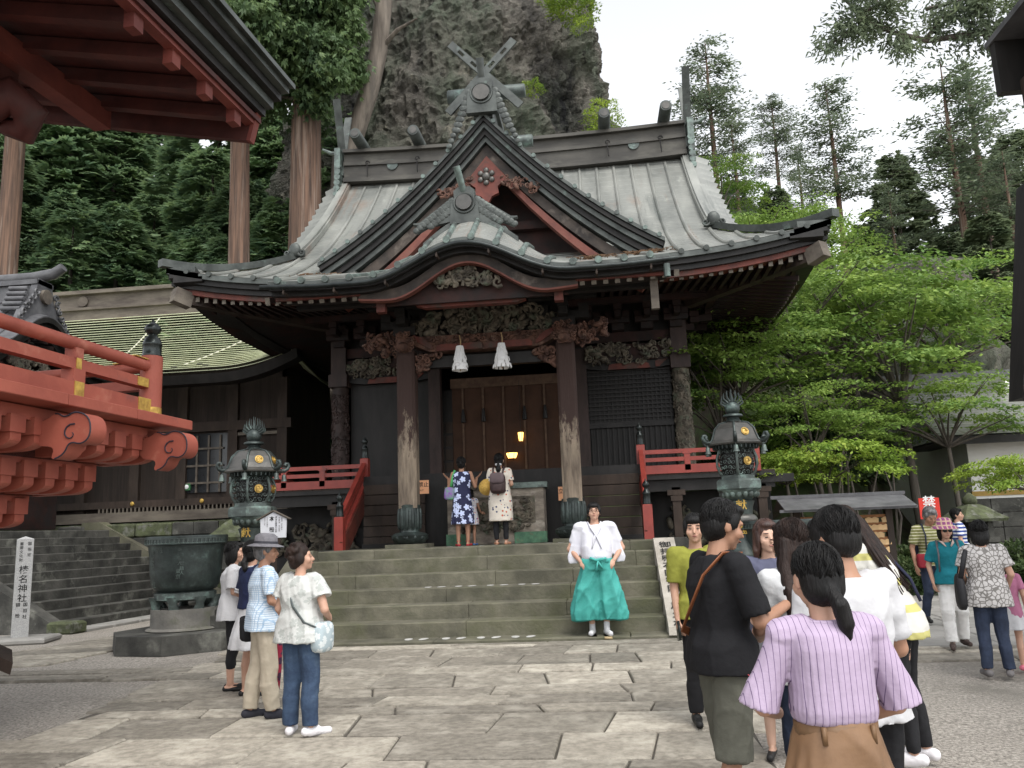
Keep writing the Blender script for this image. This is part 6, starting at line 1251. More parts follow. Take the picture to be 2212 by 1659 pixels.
# --- right: middle broadleaf / cypress mass
MP = [maple(501), maple(502, 2.9, 3.0, 38), maple(503, 2.3, 3.4, 30)]; MB_ = [maple(511, 1.9, 1.5, 26, 'bright', .12)]
def limbs_for(c0, lims, r):
    m_ = MB()
    for p in lims[::2]: m_.tube([(0, 0, .2), (p[0]*.35, p[1]*.35, p[2]*.55), tuple(p)], [r, r*.6, r*.2], 5)
    return proto(m_, 'branch', BARK['grey'])
ML = [limbs_for(0, l, .05) for _, l in MP]; MLb = limbs_for(0, MB_[0][1], .025)
gm_ = 'layered maples on the bank beside the hall'
def mtree(px_, py_, Y, s, k, lab, bright=False, sz_=1.0):
    p = aty(px_, py_, Y); gz_ = max(hz(p.x, Y), 0); t = thing('maple_tree', lab, 'tree', (p.x, Y, gz_), gm_); me = MB_[0][0] if bright else MP[k][0]; zc = p.z
    inst('crown', me, t, (p.x, Y, zc), (0, 0, rr_.uniform(0, 6)), (s, s, s*sz_)); inst('branch', MLb if bright else ML[k], t, (p.x, Y, zc), (0, 0, 0), (s, s, s*sz_))
    c = MB(); c.tube([(p.x+.25, Y, gz_-.4), (p.x+.1, Y+.05, (gz_+zc)/2), (p.x, Y, zc+.5*s)], [.12*s, .09*s, .06*s], 7); c.build('trunk', BARK['grey'], t, smooth=60)
for a_ in ((1720, 800, 21.5, 1.0, 0, 'bright maple beside the upturned roof corner'), (1840, 790, 24.5, 1.15, 1, 'wide maple in front of the grey boulder'), (1950, 900, 21.5, 1.25, 2, 'largest light green maple over the path'), (1600, 880, 20.5, .95, 1, 'maple next to the carved grey column'), (1560, 960, 19.6, .8, 2, 'low maple growing behind the bronze lantern by the ema rack'), (1760, 1000, 19.3, .62, 0, 'small maple hanging over the bare bank'), (2060, 800, 25, 1.1, 0, 'maple behind the largest one near the ribbed roof'), (2050, 980, 20.5, .75, 1, 'maple boughs in front of the white wall'), (1700, 690, 27, 1.0, 2, 'high maple above the roof corner'), (1640, 580, 31, .95, 1, 'yellowish maple behind the roof verge'), (1760, 600, 34, 1.0, 0, 'upper maple below the firs'), (1560, 470, 33, .8, 2, 'maple crown at the ridge end')): mtree(*a_)
for a_ in ((1790, 1058, 17.6, .66, 0, 'yellow-green maple just above the ema rack roof'), (1700, 1060, 17.2, .5, 0, 'small yellow-green maple beside the ema rack'), (2225, 1075, 15.5, .5, 0, 'yellow-green maple by the foundation wall')): mtree(*a_, True, 1.25)
LH = leafmat('haze_paled_cypress_foliage', (.19, .235, .13), (.10, .14, .08), (.24, .29, .15), .9)  # paler cypress green stands in for haze over the far slope
def recol(me, mt): m2 = me.copy(); m2.materials.clear(); m2.materials.append(mt); return m2
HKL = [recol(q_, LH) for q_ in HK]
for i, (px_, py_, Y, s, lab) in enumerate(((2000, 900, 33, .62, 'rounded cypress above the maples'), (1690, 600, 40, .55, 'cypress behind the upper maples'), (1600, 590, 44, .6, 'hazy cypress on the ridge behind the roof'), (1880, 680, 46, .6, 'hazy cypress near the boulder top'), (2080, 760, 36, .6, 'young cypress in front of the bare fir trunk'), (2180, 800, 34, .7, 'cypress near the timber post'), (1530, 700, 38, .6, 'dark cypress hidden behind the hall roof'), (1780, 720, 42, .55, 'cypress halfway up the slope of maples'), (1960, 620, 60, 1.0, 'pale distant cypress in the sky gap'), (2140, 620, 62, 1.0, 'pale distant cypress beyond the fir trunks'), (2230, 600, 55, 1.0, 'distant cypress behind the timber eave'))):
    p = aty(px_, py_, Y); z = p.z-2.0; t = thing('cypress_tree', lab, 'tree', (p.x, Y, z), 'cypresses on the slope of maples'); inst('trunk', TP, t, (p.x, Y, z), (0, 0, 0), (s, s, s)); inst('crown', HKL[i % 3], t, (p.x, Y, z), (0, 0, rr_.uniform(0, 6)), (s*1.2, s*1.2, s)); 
# --- shrubs and bank undergrowth
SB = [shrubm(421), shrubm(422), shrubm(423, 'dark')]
gs = 'shrubs along the foot of the bank'
def shrub(x, y, s, k, lab='leafy evergreen shrub at the foot of the bank', z=None):
    z = max(hz(x, y), 0)-.05 if z is None else z; t = thing('shrub', lab, 'shrub', (x, y, z), gs); inst('foliage', SB[k], t, (x, y, z), (0, 0, rr_.uniform(0, 6)), (s, s, s*.85))
for x, y, s, k in ((5.6, 16.6, .75, 0), (6.3, 17.2, .8, 1), (5.0, 17.3, .85, 0), (3.6, 17.0, .8, 1), (2.7, 17.4, .8, 2), (7.6, 18.9, .8, 0), (8.5, 18.6, .85, 1), (8.6, 17.0, .9, 0), (9.3, 16.0, .9, 1), (9.4, 17.6, 1.0, 0), (7.0, 18.8, .9, 2), (4.3, 16.7, .6, 1), (6.5, 18.3, 1.0, 0), (10.2, 18.4, 1.2, 1), (3.0, 18.4, 1.0, 0)): shrub(x, y, s, k)
yl = shrubm(431, 'bright', 2600, .13); t = thing('shrub', 'yellow variegated shrub below the ema rack roof', 'shrub', (3.0, 16.2, 0), gs); inst('foliage', yl, t, (3.0, 16.2, 0.55), (0, 0, 0), (.55, .55, .75))
gb = 'undergrowth bushes on the bank'
for k in range(70):
    x = rr_.uniform(2.8, 24); y = rr_.uniform(18.5, 46) if k > 26 else rr_.uniform(18.5, 24)
    if hz(x, y) < .3: continue
    if 3.6 < x < 6.8 and 18 < y < 21.5: continue
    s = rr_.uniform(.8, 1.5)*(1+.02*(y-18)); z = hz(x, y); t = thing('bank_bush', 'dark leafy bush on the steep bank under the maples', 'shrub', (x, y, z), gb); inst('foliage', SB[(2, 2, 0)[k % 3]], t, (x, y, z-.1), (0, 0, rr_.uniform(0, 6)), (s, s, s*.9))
for k in range(26):
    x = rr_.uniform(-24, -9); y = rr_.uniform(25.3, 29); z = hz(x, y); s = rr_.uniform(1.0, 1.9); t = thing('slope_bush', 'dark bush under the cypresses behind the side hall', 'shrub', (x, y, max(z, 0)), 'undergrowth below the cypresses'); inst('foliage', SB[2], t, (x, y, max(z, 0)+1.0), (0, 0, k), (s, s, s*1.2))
# bare stems on the bank
for k in range(9):
    x = rr_.uniform(4.3, 7.5); y = rr_.uniform(18, 20); z = hz(x, y); t = thing('bare_sapling', 'thin bare sapling stem on the leaf-littered bank', 'sapling', (x, y, max(0, z)), 'bare saplings on the bank'); c = MB(); c.tube([(x, y, z-.3), (x+rr_.uniform(-.2, .3), y, z+1), (x+rr_.uniform(-.4, .8), y, z+2.3)], [.03, .025, .01], 5); c.build('stem', BARK['grey'], t)
# --- overhanging pine bough at the upper right
ob_ = thing('overhanging_bough', 'dark conifer bough hanging into the sky above the timber eave', 'tree', (9, 12, 0)); c = MB()
br = [(2300, 20), (2190, 60), (2090, 75), (2000, 88), (1930, 70), (1860, 30), (1800, -20)]; pts = [aty(x_, y_, 14) for x_, y_ in br]; tr_ = [Vector((12, 14, 0)), Vector((11.8, 14, 8))]; c.tube(tr_+pts, [.3, .2, .07, .065, .055, .05, .04, .03, .012], 8)
RS.seed(77); Cc, Dd = [], []
for a_, b_ in (((1930, 70), (1810, 40)), ((1880, 50), (1790, 100)), ((1940, 75), (1960, 105)), ((2000, 85), (2060, 20)), ((2090, 75), (2120, 15)), ((2150, 70), (2212, 40)), ((1860, 30), (1960, 0)), ((2060, 80), (2200, 90)), ((2000, 20), (2212, -10)), ((2100, 30), (2150, -30)), ((1900, 10), (1830, -30))):
    A_, B_ = aty(*a_, 14), aty(*b_, 13.7); c.tube([A_, (A_+B_)/2+Vector((0, 0, .08)), B_], [.04, .025, .008], 5); L_ = (B_-A_).length
    for q_ in range(int(60*L_+26)):
        t_ = RS.uniform(.05, 1.05); cc = np.array(A_.lerp(B_, t_))+rn(3, .13); k = 9; Cc.append(cc+np.stack([rn(k, .07), rn(k, .07), rn(k, .06)], 1)); Dd.append(np.array((B_-A_).normalized())*.5+np.stack([rn(k, .7), rn(k, .7), rn(k, .5)-.2], 1))
Cc = np.concatenate(Cc); Dd = np.concatenate(Dd); n = len(Cc); v, f = leaves(Cc, Dd, np.stack([rn(n, .7), rn(n, .7), np.ones(n)], 1), RS.uniform(.08, .16, n), RS.uniform(.03, .05, n)); newobj('needles', mkmesh('needles', v-np.array((9, 12, 0)), f.astype(np.int32)), LM['fir'], ob_); c.build('branch', BARK['grey'], ob_, smooth=60)

# ---------------- people ----------------
DG = None
def evalmesh(verts, faces, voxel, smooth=4, name='blob'):
    me = bpy.data.meshes.new(name); me.from_pydata([tuple(map(float, p)) for p in verts], [], faces); o = bpy.data.objects.new('tmp', me); TMPC.objects.link(o)
    r_ = o.modifiers.new('r', 'REMESH'); r_.mode = 'VOXEL'; r_.voxel_size = voxel; r_.use_smooth_shade = True
    if smooth: s_ = o.modifiers.new('s', 'SMOOTH'); s_.factor = .5; s_.iterations = smooth
    return o
TMPS = bpy.data.scenes.new('blob_tmp'); TMPC = TMPS.collection
class Blob:
    def __init__(s): s.m = MB()
    def cap(s, p, q, r0, r1=None, n=10):
        r1 = r0 if r1 is None else r1; p, q = Vector(p), Vector(q); d = q-p; L = d.length
        if L < 1e-5: d = Vector((0, 0, 1))
        d.normalize(); u = d.orthogonal().normalized(); w = d.cross(u); rings = []
        for c, r, s0 in ((p, r0, -1), (q, r1, 1)):
            for a in ((-80, -50, -20) if s0 < 0 else (20, 50, 80)):
                cc = c+d*(r*math.sin(R(a))); rr = r*math.cos(R(a)); rings.append([tuple(cc+(u*math.cos(t)+w*math.sin(t))*rr) for t in np.arange(n)*2*PI/n])
        s.m.loft([np.array(x) for x in rings]); return s
    def chain(s, pts, rad):
        for i in range(len(pts)-1): s.cap(pts[i], pts[i+1], rad[i], rad[i+1])
        return s
    def flat(s, p, q, r0, r1, n=16, ex=1.0):
        p, q = Vector(p), Vector(q); d = (q-p).normalized(); u = d.orthogonal().normalized(); w = d.cross(u)
        s.m.loft([np.array([tuple(c+(u*math.cos(t)+w*math.sin(t))*r) for t in np.arange(n)*2*PI/n]) for c, r in ((p-d*r0*.3, r0*.75), (p, r0), ((p+q)/2, (r0+r1)/2), (q, r1))]); return s
    def ell(s, c, r, rot=None): s.m.ell(c, r, rot, 14, 10); return s
    def rings(s, rows, n=24, fold=None, sq=2.4):
        """rows: (z, rx, ry, cx, cy)"""
        out = []
        for (z, rx, ry, cx_, cy_) in rows:
            P_ = []
            for k in range(n):
                a = 2*PI*k/n; c, d = math.cos(a), math.sin(a); f = fold(a, z) if fold else 1
                P_.append((cx_+f*rx*math.copysign(abs(c)**(2/sq), c), cy_+f*ry*math.copysign(abs(d)**(2/sq), d), z))
            out.append(np.array(P_))
        s.m.loft(out); return s
PEND = []
def emit(blob, name, mt, par, voxel, smooth=4, S_=1.0, xf=None, folds=0, fk=30, groove=0, gcen=None):
    v = np.concatenate(blob.m.v)
    if xf is not None: v = xf(v)
    o = evalmesh(v, blob.m.f, voxel, smooth, name); PEND.append((o, name, mt, par, folds, fk, groove, gcen)); return o
def flush():
    TMPS.view_layers[0].update(); dg = TMPS.view_layers[0].depsgraph; dg.update()
    for o, name, mt, par, folds, fk, groove, gcen in PEND:
        me = bpy.data.meshes.new_from_object(o.evaluated_get(dg)); n = len(me.vertices); co = np.zeros(n*3, np.float32); me.vertices.foreach_get('co', co); co = co.reshape(-1, 3)
        if folds or groove:
            nr = np.zeros(n*3, np.float32); me.vertex_normals.foreach_get('vector', nr); nr = nr.reshape(-1, 3); d = np.zeros(n)
            if folds:
                rs = np.random.RandomState(int(abs(co[:, 2].sum())*10) % 9999)
                for i in range(7):
                    k = rs.normal(0, fk*.8, 3); k[2] *= .35; w = np.sin(co @ (rs.normal(0, fk*.35, 3)))*1.4; d += 1.6*((1-np.abs(np.sin(.5*(co @ k)+rs.uniform(0, 6)+w)))**2-.33)
                d = folds*d/2.2
            if groove:
                g = np.array(gcen); q = co-g; th = np.arctan2(q[:, 1], q[:, 0]); d += groove*(np.sin(th*34+np.sin(q[:, 2]*22)*1.6)+.7*np.sin(th*61+q[:, 2]*30))
            co = co+nr*d[:, None]; me.vertices.foreach_set('co', co.astype(np.float32).ravel()); me.update()
        me.polygons.foreach_set('use_smooth', np.ones(len(me.polygons), dtype=bool)); me.name = name; me.materials.clear()
        no = bpy.data.objects.new(name, me); COL.objects.link(no); me.materials.append(mt); no.parent = par; LOC[no.name] = LOC.get(par.name, Vector())
    for t in PEND: me = t[0].data; bpy.data.objects.remove(t[0]); bpy.data.meshes.remove(me)
    bpy.data.scenes.remove(TMPS)
def pat(name, base, fg, kind, sc=20, rough=.8, th=.5, c3=None):
    if name in MATS: return MATS[name]
    m = mat(name, base, tuple(x*.88 for x in base), 9, rough, .12, 60); t = m.node_tree; N = t.nodes; L = t.links; b = N['Principled BSDF']; src = b.inputs['Base Color'].links[0].from_socket
    tc = N.new('ShaderNodeTexCoord'); sep = N.new('ShaderNodeSeparateXYZ'); L.new(tc.outputs['Object'], sep.inputs[0])
    def math_(op, a, b_=None, v=None):
        n = N.new('ShaderNodeMath'); n.operation = op
        if hasattr(a, 'links'): L.new(a, n.inputs[0])
        else: n.inputs[0].default_value = a
        if b_ is not None:
            if hasattr(b_, 'links'): L.new(b_, n.inputs[1])
            else: n.inputs[1].default_value = b_
        return n.outputs[0]
    if kind in ('x', 'z', 'xz', 'a'):
        def st(o_, s): return math_('GREATER_THAN', math_('FRACT', math_('MULTIPLY', o_, s)), th)
        if kind == 'x': f = st(sep.outputs[0], sc)
        elif kind == 'z': f = st(sep.outputs[2], sc)
        elif kind == 'a': f = st(math_('ARCTAN2', sep.outputs[1], sep.outputs[0]), sc)
        else: f = math_('MAXIMUM', st(sep.outputs[0], sc), st(sep.outputs[2], sc))
    else:
        vo = N.new('ShaderNodeTexVoronoi'); vo.inputs['Scale'].default_value = sc; L.new(tc.outputs['Object'], vo.inputs['Vector'])
        if kind == 'floral':
            # petals: distance modulated by angle around each cell point
            sub = N.new('ShaderNodeVectorMath'); sub.operation = 'SUBTRACT'; mu = N.new('ShaderNodeVectorMath'); mu.operation = 'SCALE'; mu.inputs['Scale'].default_value = 1; L.new(tc.outputs['Object'], mu.inputs[0]); L.new(mu.outputs[0], sub.inputs[0]); L.new(vo.outputs['Position'], sub.inputs[1])
            s2 = N.new('ShaderNodeSeparateXYZ'); L.new(sub.outputs[0], s2.inputs[0]); an = math_('ARCTAN2', s2.outputs[2], s2.outputs[0]); pe = math_('MULTIPLY', math_('ABSOLUTE', math_('SINE', math_('MULTIPLY', an, 2.5))), .22); f = math_('LESS_THAN', vo.outputs['Distance'], math_('ADD', pe, th))
        elif kind == 'crackle': vo.feature = 'DISTANCE_TO_EDGE'; f = math_('LESS_THAN', vo.outputs['Distance'], th)
        else: f = math_('LESS_THAN', vo.outputs['Distance'], th)
    mx = N.new('ShaderNodeMix'); mx.data_type = 'RGBA'; L.new(f, mx.inputs[0]); L.new(src, mx.inputs[6]); mx.inputs[7].default_value = (*fg, 1)
    if c3:
        L.new(vo.outputs['Color'], N.new('ShaderNodeSeparateXYZ').inputs[0]); sc_ = N['Separate XYZ.001'] if 'Separate XYZ.001' in N else [n for n in N if n.bl_idname == 'ShaderNodeSeparateXYZ'][-1]
        m2 = N.new('ShaderNodeMix'); m2.data_type = 'RGBA'; L.new(math_('GREATER_THAN', sc_.outputs[0], .5), m2.inputs[0]); m2.inputs[6].default_value = (*fg, 1); m2.inputs[7].default_value = (*c3, 1); L.new(m2.outputs[2], mx.inputs[7])
    L.new(mx.outputs[2], b.inputs['Base Color']); return m
def cloth(name, c, k=.85, rough=.85): return mat(name, c, tuple(x*k for x in c), 7, rough, .5, 14, spec=.2)
SKIN = mat('warm_skin', (.50, .30, .215), (.44, .25, .175), 6, .5, .03, 40, spec=.35); SKINT = mat('tanned_skin', (.36, .195, .125), (.31, .165, .105), 6, .5, .03, 40, spec=.35); SKINP = mat('fair_skin', (.56, .36, .27), (.5, .31, .225), 6, .5, .03, 40, spec=.35)
HB = mat('black_hair', (.010, .009, .009), (.005, .005, .005), 9, .48, .35, 60, stretch=(3, 3, .3), spec=.22); HBR = mat('dark_brown_hair', (.030, .017, .013), (.012, .008, .007), 9, .5, .35, 60, stretch=(3, 3, .3), spec=.22); HG = mat('grey_hair', (.22, .21, .21), (.07, .07, .07), 14, .5, .35, 60, stretch=(3, 3, .3))
EYE = mat('dark_eye', (.015, .012, .01), rough=.2, bump=0, spec=.5); LIP = mat('lip_skin', (.40, .16, .13), rough=.5, bump=0)
def person(label, x, y, z0, phi, h, skin=SKIN, sex='f', turn=(0, 0), arms=None, legs=None, lean=(0, 0), hair='short', hairm=HB, top=None, bot=None, shoe=None, vox=.0105, wide=1.0, belly=0, face=True, shoulder=None):
    rt_ = thing('person', label, 'person', (x, y, z0), None, -R(phi)); s = h/1.661; HS = 1.04; sw = shoulder or (.165 if sex == 'f' else .185)
    def up(p):   # lean of the upper body
        p = np.array(p, float); k = max(0, p[2]-.88); return np.array((p[0]+lean[0]*k, p[1]+lean[1]*k, p[2]-.18*k*(lean[0]**2+lean[1]**2)))
    J = {}
    for sd, nm in ((-1, 'L'), (1, 'R')):
        a = (arms or {}).get(nm, {}); J['sh'+nm] = up((sd*sw, 0, 1.345)); J['el'+nm] = up(a.get('el', (sd*(sw+.055), -.03, 1.08))); J['wr'+nm] = up(a.get('wr', (sd*(sw+.065), .05, .845))); J['hd'+nm] = np.array(a.get('hd', (0, .12, -1)), float); J['pn'+nm] = np.array(a.get('pn', (-sd, 0, 0)), float); J['curl'+nm] = a.get('curl', .5)
        l = (legs or {}).get(nm, {}); J['hip'+nm] = np.array((sd*.082, 0, .86)); J['kn'+nm] = np.array(l.get('kn', (sd*.088, .015, .47))); J['an'+nm] = np.array(l.get('an', (sd*.09, -.015, .085))); J['ft'+nm] = np.array(l.get('ft', (sd*.03, .16, 0)), float)
    neck = up((0, 0, 1.40)); ty, tp = R(turn[0]), R(turn[1]); HR = rotm(tp, 0, -ty); hp = up((0, .012, 1.43))
    def hd(p): return HR @ ((np.array(p, float)-np.array((0, .0, 1.43)))*HS)+hp
    def xf(v): return v*s
    B = Blob()
    w = wide
    B.ell((0, 0, .90), (.155*w, .115*w, .13)); B.chain([up((0, 0, .95)), up((0, .005, 1.06)), up((0, .0, 1.2)), up((0, -.01, 1.32))], [.12*w, .108*w, .115*w, .082*w])
    B.cap(J['shL']*np.array((.75, 1, 1))-np.array((0, 0, .012)), J['shR']*np.array((.75, 1, 1))-np.array((0, 0, .012)), .054*w); B.cap(up((0, -.01, 1.35)), hd((0, -.005, 1.47)), .056 if sex == 'f' else .064, .052)
    def BE(c_, r_): B.ell(hd(c_), tuple(q*HS for q in r_), HR)
    BE((0, -.008, 1.555), (.074, .092, .098)); BE((0, .03, 1.495), (.057, .06, .062)); BE((0, .066, 1.452), (.026, .024, .02))
    if face:
        B.cap(hd((0, .090, 1.545)), hd((0, .108, 1.512)), .009, .013); B.cap(hd((-.04, .074, 1.566)), hd((.04, .074, 1.566)), .012)
        for sd in (-1, 1): BE((sd*.04, .06, 1.512), (.027, .03, .03)); BE((sd*.076, -.004, 1.53), (.011, .022, .032))
        B.cap(hd((-.014, .088, 1.482)), hd((.014, .088, 1.482)), .010)
    for sd, nm in ((-1, 'L'), (1, 'R')):
        B.chain([J['sh'+nm], J['el'+nm], J['wr'+nm]], [.050*w, .040*w, .027]); 
        d = J['hd'+nm]/np.linalg.norm(J['hd'+nm]); pn = J['pn'+nm]; pn = pn-d*(pn@d); pn /= np.linalg.norm(pn)+1e-6; lat = np.cross(d, pn); wr = J['wr'+nm]; cu = J['curl'+nm]
        m_ = np.stack([lat, pn, d], 1); B.ell(wr+d*.055, (.041, .017, .052), m_)
        for k in range(4):
            o_ = (k-1.5)*.0195; L_ = (.062, .075, .07, .055)[k]; p0 = wr+d*.085+lat*o_; d1 = d*math.cos(cu*.6)+pn*math.sin(cu*.6)+lat*o_*1.2; p1 = p0+d1*L_*.55; d2 = d*math.cos(cu*1.6)+pn*math.sin(cu*1.6); p2 = p1+d2*L_*.55; B.chain([p0, p1, p2], [.0095, .009, .0075])
        tl = lat*(1 if (np.cross(pn, d)[2] > -2) else 1); ts = 1 if nm == 'R' else -1
        th0 = wr+d*.025+lat*ts*.03; B.chain([th0, th0+d*.04+lat*ts*.022+pn*.012, th0+d*.07+lat*ts*.02+pn*.028], [.014, .011, .009])
        B.chain([J['hip'+nm], J['kn'+nm], (J['kn'+nm]*.62+J['an'+nm]*.38)-np.array((0, .02, 0)), J['an'+nm]], [.085*w, .055*w, .05*w, .034])
        f = J['ft'+nm]; an = J['an'+nm]; fl = np.linalg.norm(f[:2])+1e-6; fd = np.array((f[0]/fl, f[1]/fl, f[2])); g0 = np.array((an[0], an[1], an[2]-.05)); B.cap(g0-fd*.035, g0+fd*.14+np.array((0, 0, -.01)), .033, .024)
    emit(B, 'body', skin, rt_, vox*s, 3, xf=xf)
    if face:
        for sd in (-1, 1):
            c = MB(); c.ell(hd((sd*.031, .088, 1.541))*s, (.013*s, .005*s, .005*s), HR, 8, 6); o = newobj('eye', mkmesh('eye', np.concatenate(c.v), c.f, True), EYE, rt_)
            c = MB(); c.ell(hd((sd*.033, .091, 1.568))*s, (.02*s, .005*s, .0045*s), HR, 8, 6); o = newobj('eyebrow', mkmesh('eyebrow', np.concatenate(c.v), c.f, True), hairm, rt_)
        c = MB(); c.ell(hd((0, .099, 1.483))*s, (.021*s, .005*s, .006*s), HR, 8, 6); newobj('mouth', mkmesh('mouth', np.concatenate(c.v), c.f, True), LIP, rt_)
    # hair
    Hh = Blob(); E_ = lambda c, r: Hh.ell(hd(c), tuple(q*HS for q in r), HR)
    E_((0, -.020, 1.578), (.086, .098, .092)); E_((0, -.042, 1.535), (.083, .076, .095))
    gro = .0011
    if hair in ('bob', 'long', 'shoulder'):
        for sd in (-1, 1): E_((sd*.068, -.012, 1.515), (.026, .058, .10))
        E_((0, -.062, 1.48), (.082, .05, .10)); E_((0, .045, 1.625), (.058, .04, .028))
    if hair == 'short': E_((0, .04, 1.628), (.06, .045, .03)); [E_((sd*.072, .012, 1.56), (.017, .035, .045)) for sd in (-1, 1)]
    if hair == 'fringe': E_((0, .062, 1.605), (.062, .033, .035)); [E_((sd*.07, .012, 1.555), (.02, .045, .055)) for sd in (-1, 1)]; E_((0, -.05, 1.51), (.08, .06, .07))
    if hair == 'curly':
        rg_ = random.Random(3)
        for _ in range(60): th = rg_.uniform(0, 2*PI); fi = rg_.uniform(-.5, 1.3); E_((.08*math.cos(th)*math.cos(fi), -.02+.09*math.sin(th)*math.cos(fi)-.01, 1.575+.085*math.sin(fi)), (.026, .026, .024)) if math.sin(th)*math.cos(fi) < .5 or fi > .75 else None
        for sd in (-1, 1): E_((sd*.07, -.01, 1.53), (.025, .045, .055))
        E_((0, -.07, 1.50), (.07, .04, .06))
    if hair == 'pony': E_((0, .03, 1.625), (.062, .06, .035)); E_((0, -.09, 1.485), (.032, .03, .03)); Hh.chain([hd((0, -.10, 1.48)), hd((.01, -.125, 1.43)), hd((.025, -.115, 1.37)), hd((.03, -.105, 1.31))], [.026, .034, .034, .012]); E_((0, -.045, 1.50), (.078, .07, .07))
    if hair == 'bun': E_((0, .03, 1.62), (.06, .05, .035)); E_((0, -.105, 1.54), (.035, .03, .035))
    if hair == 'tailband': E_((0, -.05, 1.50), (.075, .06, .07)); E_((0, -.095, 1.46), (.03, .026, .03)); Hh.chain([hd((0, -.10, 1.46)), hd((0, -.11, 1.38)), hd((0, -.10, 1.28))], [.032, .05, .035])
    if hair == 'shoulder': Hh.chain([hd((-.07, -.02, 1.52)), hd((-.082, .0, 1.44)), up((-.085, .01, 1.37))], [.03, .03, .018]); Hh.chain([hd((.07, -.02, 1.52)), hd((.082, .0, 1.44)), up((.085, .01, 1.37))], [.03, .03, .018]); Hh.chain([hd((0, -.07, 1.5)), up((0, -.085, 1.36))], [.07, .05])
    if hair == 'long':
        for sd, q in ((-1, .9), (1, 1), (0, 1)): Hh.chain([hd((sd*.065, -.04, 1.53)), hd((sd*.09, -.03, 1.42)), up((sd*.10, -.075, 1.28)), up((sd*.09, -.09, 1.12)), up((sd*.07, -.09, 1.02))], [.045, .045, .045, .04, .012])
    emit(Hh, 'hair', hairm, rt_, .0085*s if hair != 'curly' else .0075*s, 2, xf=xf, groove=gro*s if hair != 'curly' else 0, gcen=tuple(hd((0, -.02, 1.57))*s))
    if hair != 'curly':
        rg_ = random.Random(int(abs(x)*1000)); ms = MB()
        for _ in range(420):
            th = rg_.uniform(0, 2*PI); sn = math.sin(th); end = R(58) if sn > .55 else R(100) if sn > -.2 else R(128); ph0 = rg_.uniform(0, .75)*end; ph1 = min(ph0+rg_.uniform(.25, .6)*end, end*rg_.uniform(.93, 1.06)); pts = []
            for q in range(5):
                f_ = ph0+(ph1-ph0)*q/4; t2 = th+.10*math.sin(q*1.3+th*3); k_ = 1.0+.012*math.sin(q+th*7)+rg_.uniform(0, .025)*(q == 4)
                pts.append(hd((.088*k_*math.sin(f_)*math.cos(t2), -.024+.103*k_*math.sin(f_)*math.sin(t2), 1.572+.098*k_*math.cos(f_))))
            ms.tube([tuple(p_) for p_ in pts], [.0012, .0022, .0024, .002, .0006], 3)
        o_ = newobj('hair_strands', mkmesh('hair_strands', np.concatenate(ms.v)*s, ms.f, True), hairm, rt_); o_['kind'] = 'stuff'
    # shoes
    if shoe:
        mt, kind = shoe
        for nm in 'LR':
            an = J['an'+nm]; f = J['ft'+nm]; fl = np.linalg.norm(f[:2])+1e-6; fd = np.array((f[0]/fl, f[1]/fl, f[2])); sd_ = np.array((-fd[1], fd[0], 0)); g = an+np.array((0, 0, -.085)); Q = Blob()
            if kind == 'sneaker': Q.cap(g-fd*.045+np.array((0, 0, .045)), g+fd*.05+np.array((0, 0, .05)), .043, .044); Q.cap(g+np.array((0, 0, .035)), g+fd*.165+np.array((0, 0, .03)), .042, .034)
            elif kind == 'flat': Q.cap(g-fd*.05+np.array((0, 0, .026)), g+fd*.16+np.array((0, 0, .022)), .034, .03)
            elif kind == 'sock': Q.cap(g+np.array((0, 0, .15)), g+np.array((0, 0, .05)), .042, .044); Q.cap(g-fd*.03+np.array((0, 0, .04)), g+fd*.17+np.array((0, 0, .035)), .044, .036)
            else: Q.cap(g-fd*.04+np.array((0, 0, .012)), g+fd*.16+np.array((0, 0, .01)), .034, .032); Q.cap(g+fd*.1+sd_*.03+np.array((0, 0, .02)), g+fd*.1-sd_*.03+np.array((0, 0, .02)), .026); Q.cap(an-sd_*.035-fd*.02, an+sd_*.035-fd*.02, .012)
            emit(Q, 'shoe', mt, rt_, .011*s, 2, xf=xf)
    # garments
    if top:
        mt = top['m']; Q = Blob(); hem = top.get('hem', .86); e = top.get('e', .014); fl = top.get('flare', 0); bw = top.get('body', 1.0)
        rows = []
        for t in np.linspace(0, 1, 9):
            z = hem+(1.385-hem)*t; zz = [.70, .80, .90, 1.02, 1.12, 1.24, 1.33, 1.39]; rx = np.interp(z, zz, [.165, .17, .16, .138, .148, .165, .16, .075])*w; ry = np.interp(z, zz, [.125, .13, .125, .112, .12, .128, .108, .068])*w
            c = up((0, 0, z)); k = (1+fl*(1-t)); e = max(top.get('e', .014), ((bot or {}).get('e', 0)+.02+(bot or {}).get('loose', 0)*.2) if z < 1.03 else 0); rows.append((c[2], (rx*bw+e)*k, (ry*bw+e+belly*math.exp(-((z-1.03)/.16)**2))*k, c[0], c[1]+.5*belly*math.exp(-((z-1.03)/.16)**2)))
        Q.rings(rows, 28, top.get('fold')); sl = top.get('sleeve', .6); sr = min(top.get('sr', .014), .034)*.5+.003
        for nm in 'LR':
            A_, E2, W_ = J['sh'+nm], J['el'+nm], J['wr'+nm]; A0 = A_*np.array((.72, 1, 1)) if 0 else A_+(up((0, 0, 1.345))-A_)*.35
            if sl > 0:
                Q.cap(A0, A_, .066*w+sr*.6, .052*w+sr*.8)
                if sl <= 1: Q.flat(A_, A_+(E2-A_)*sl, .051*w+sr, (.047*w+sr+.006)*(1+top.get('bell', 0)))
                else: Q.cap(A_, E2, .054*w+sr, (.048*w+sr)*(1+top.get('bell', 0)*.5)); Q.flat(E2, E2+(W_-E2)*(sl-1), (.046*w+sr)*(1+top.get('bell', 0)*.5), (.036+sr)*(1+top.get('bell', 0)))
            else: Q.cap(A0, A_+(A0-A_)*.3, .058*w, .05*w)
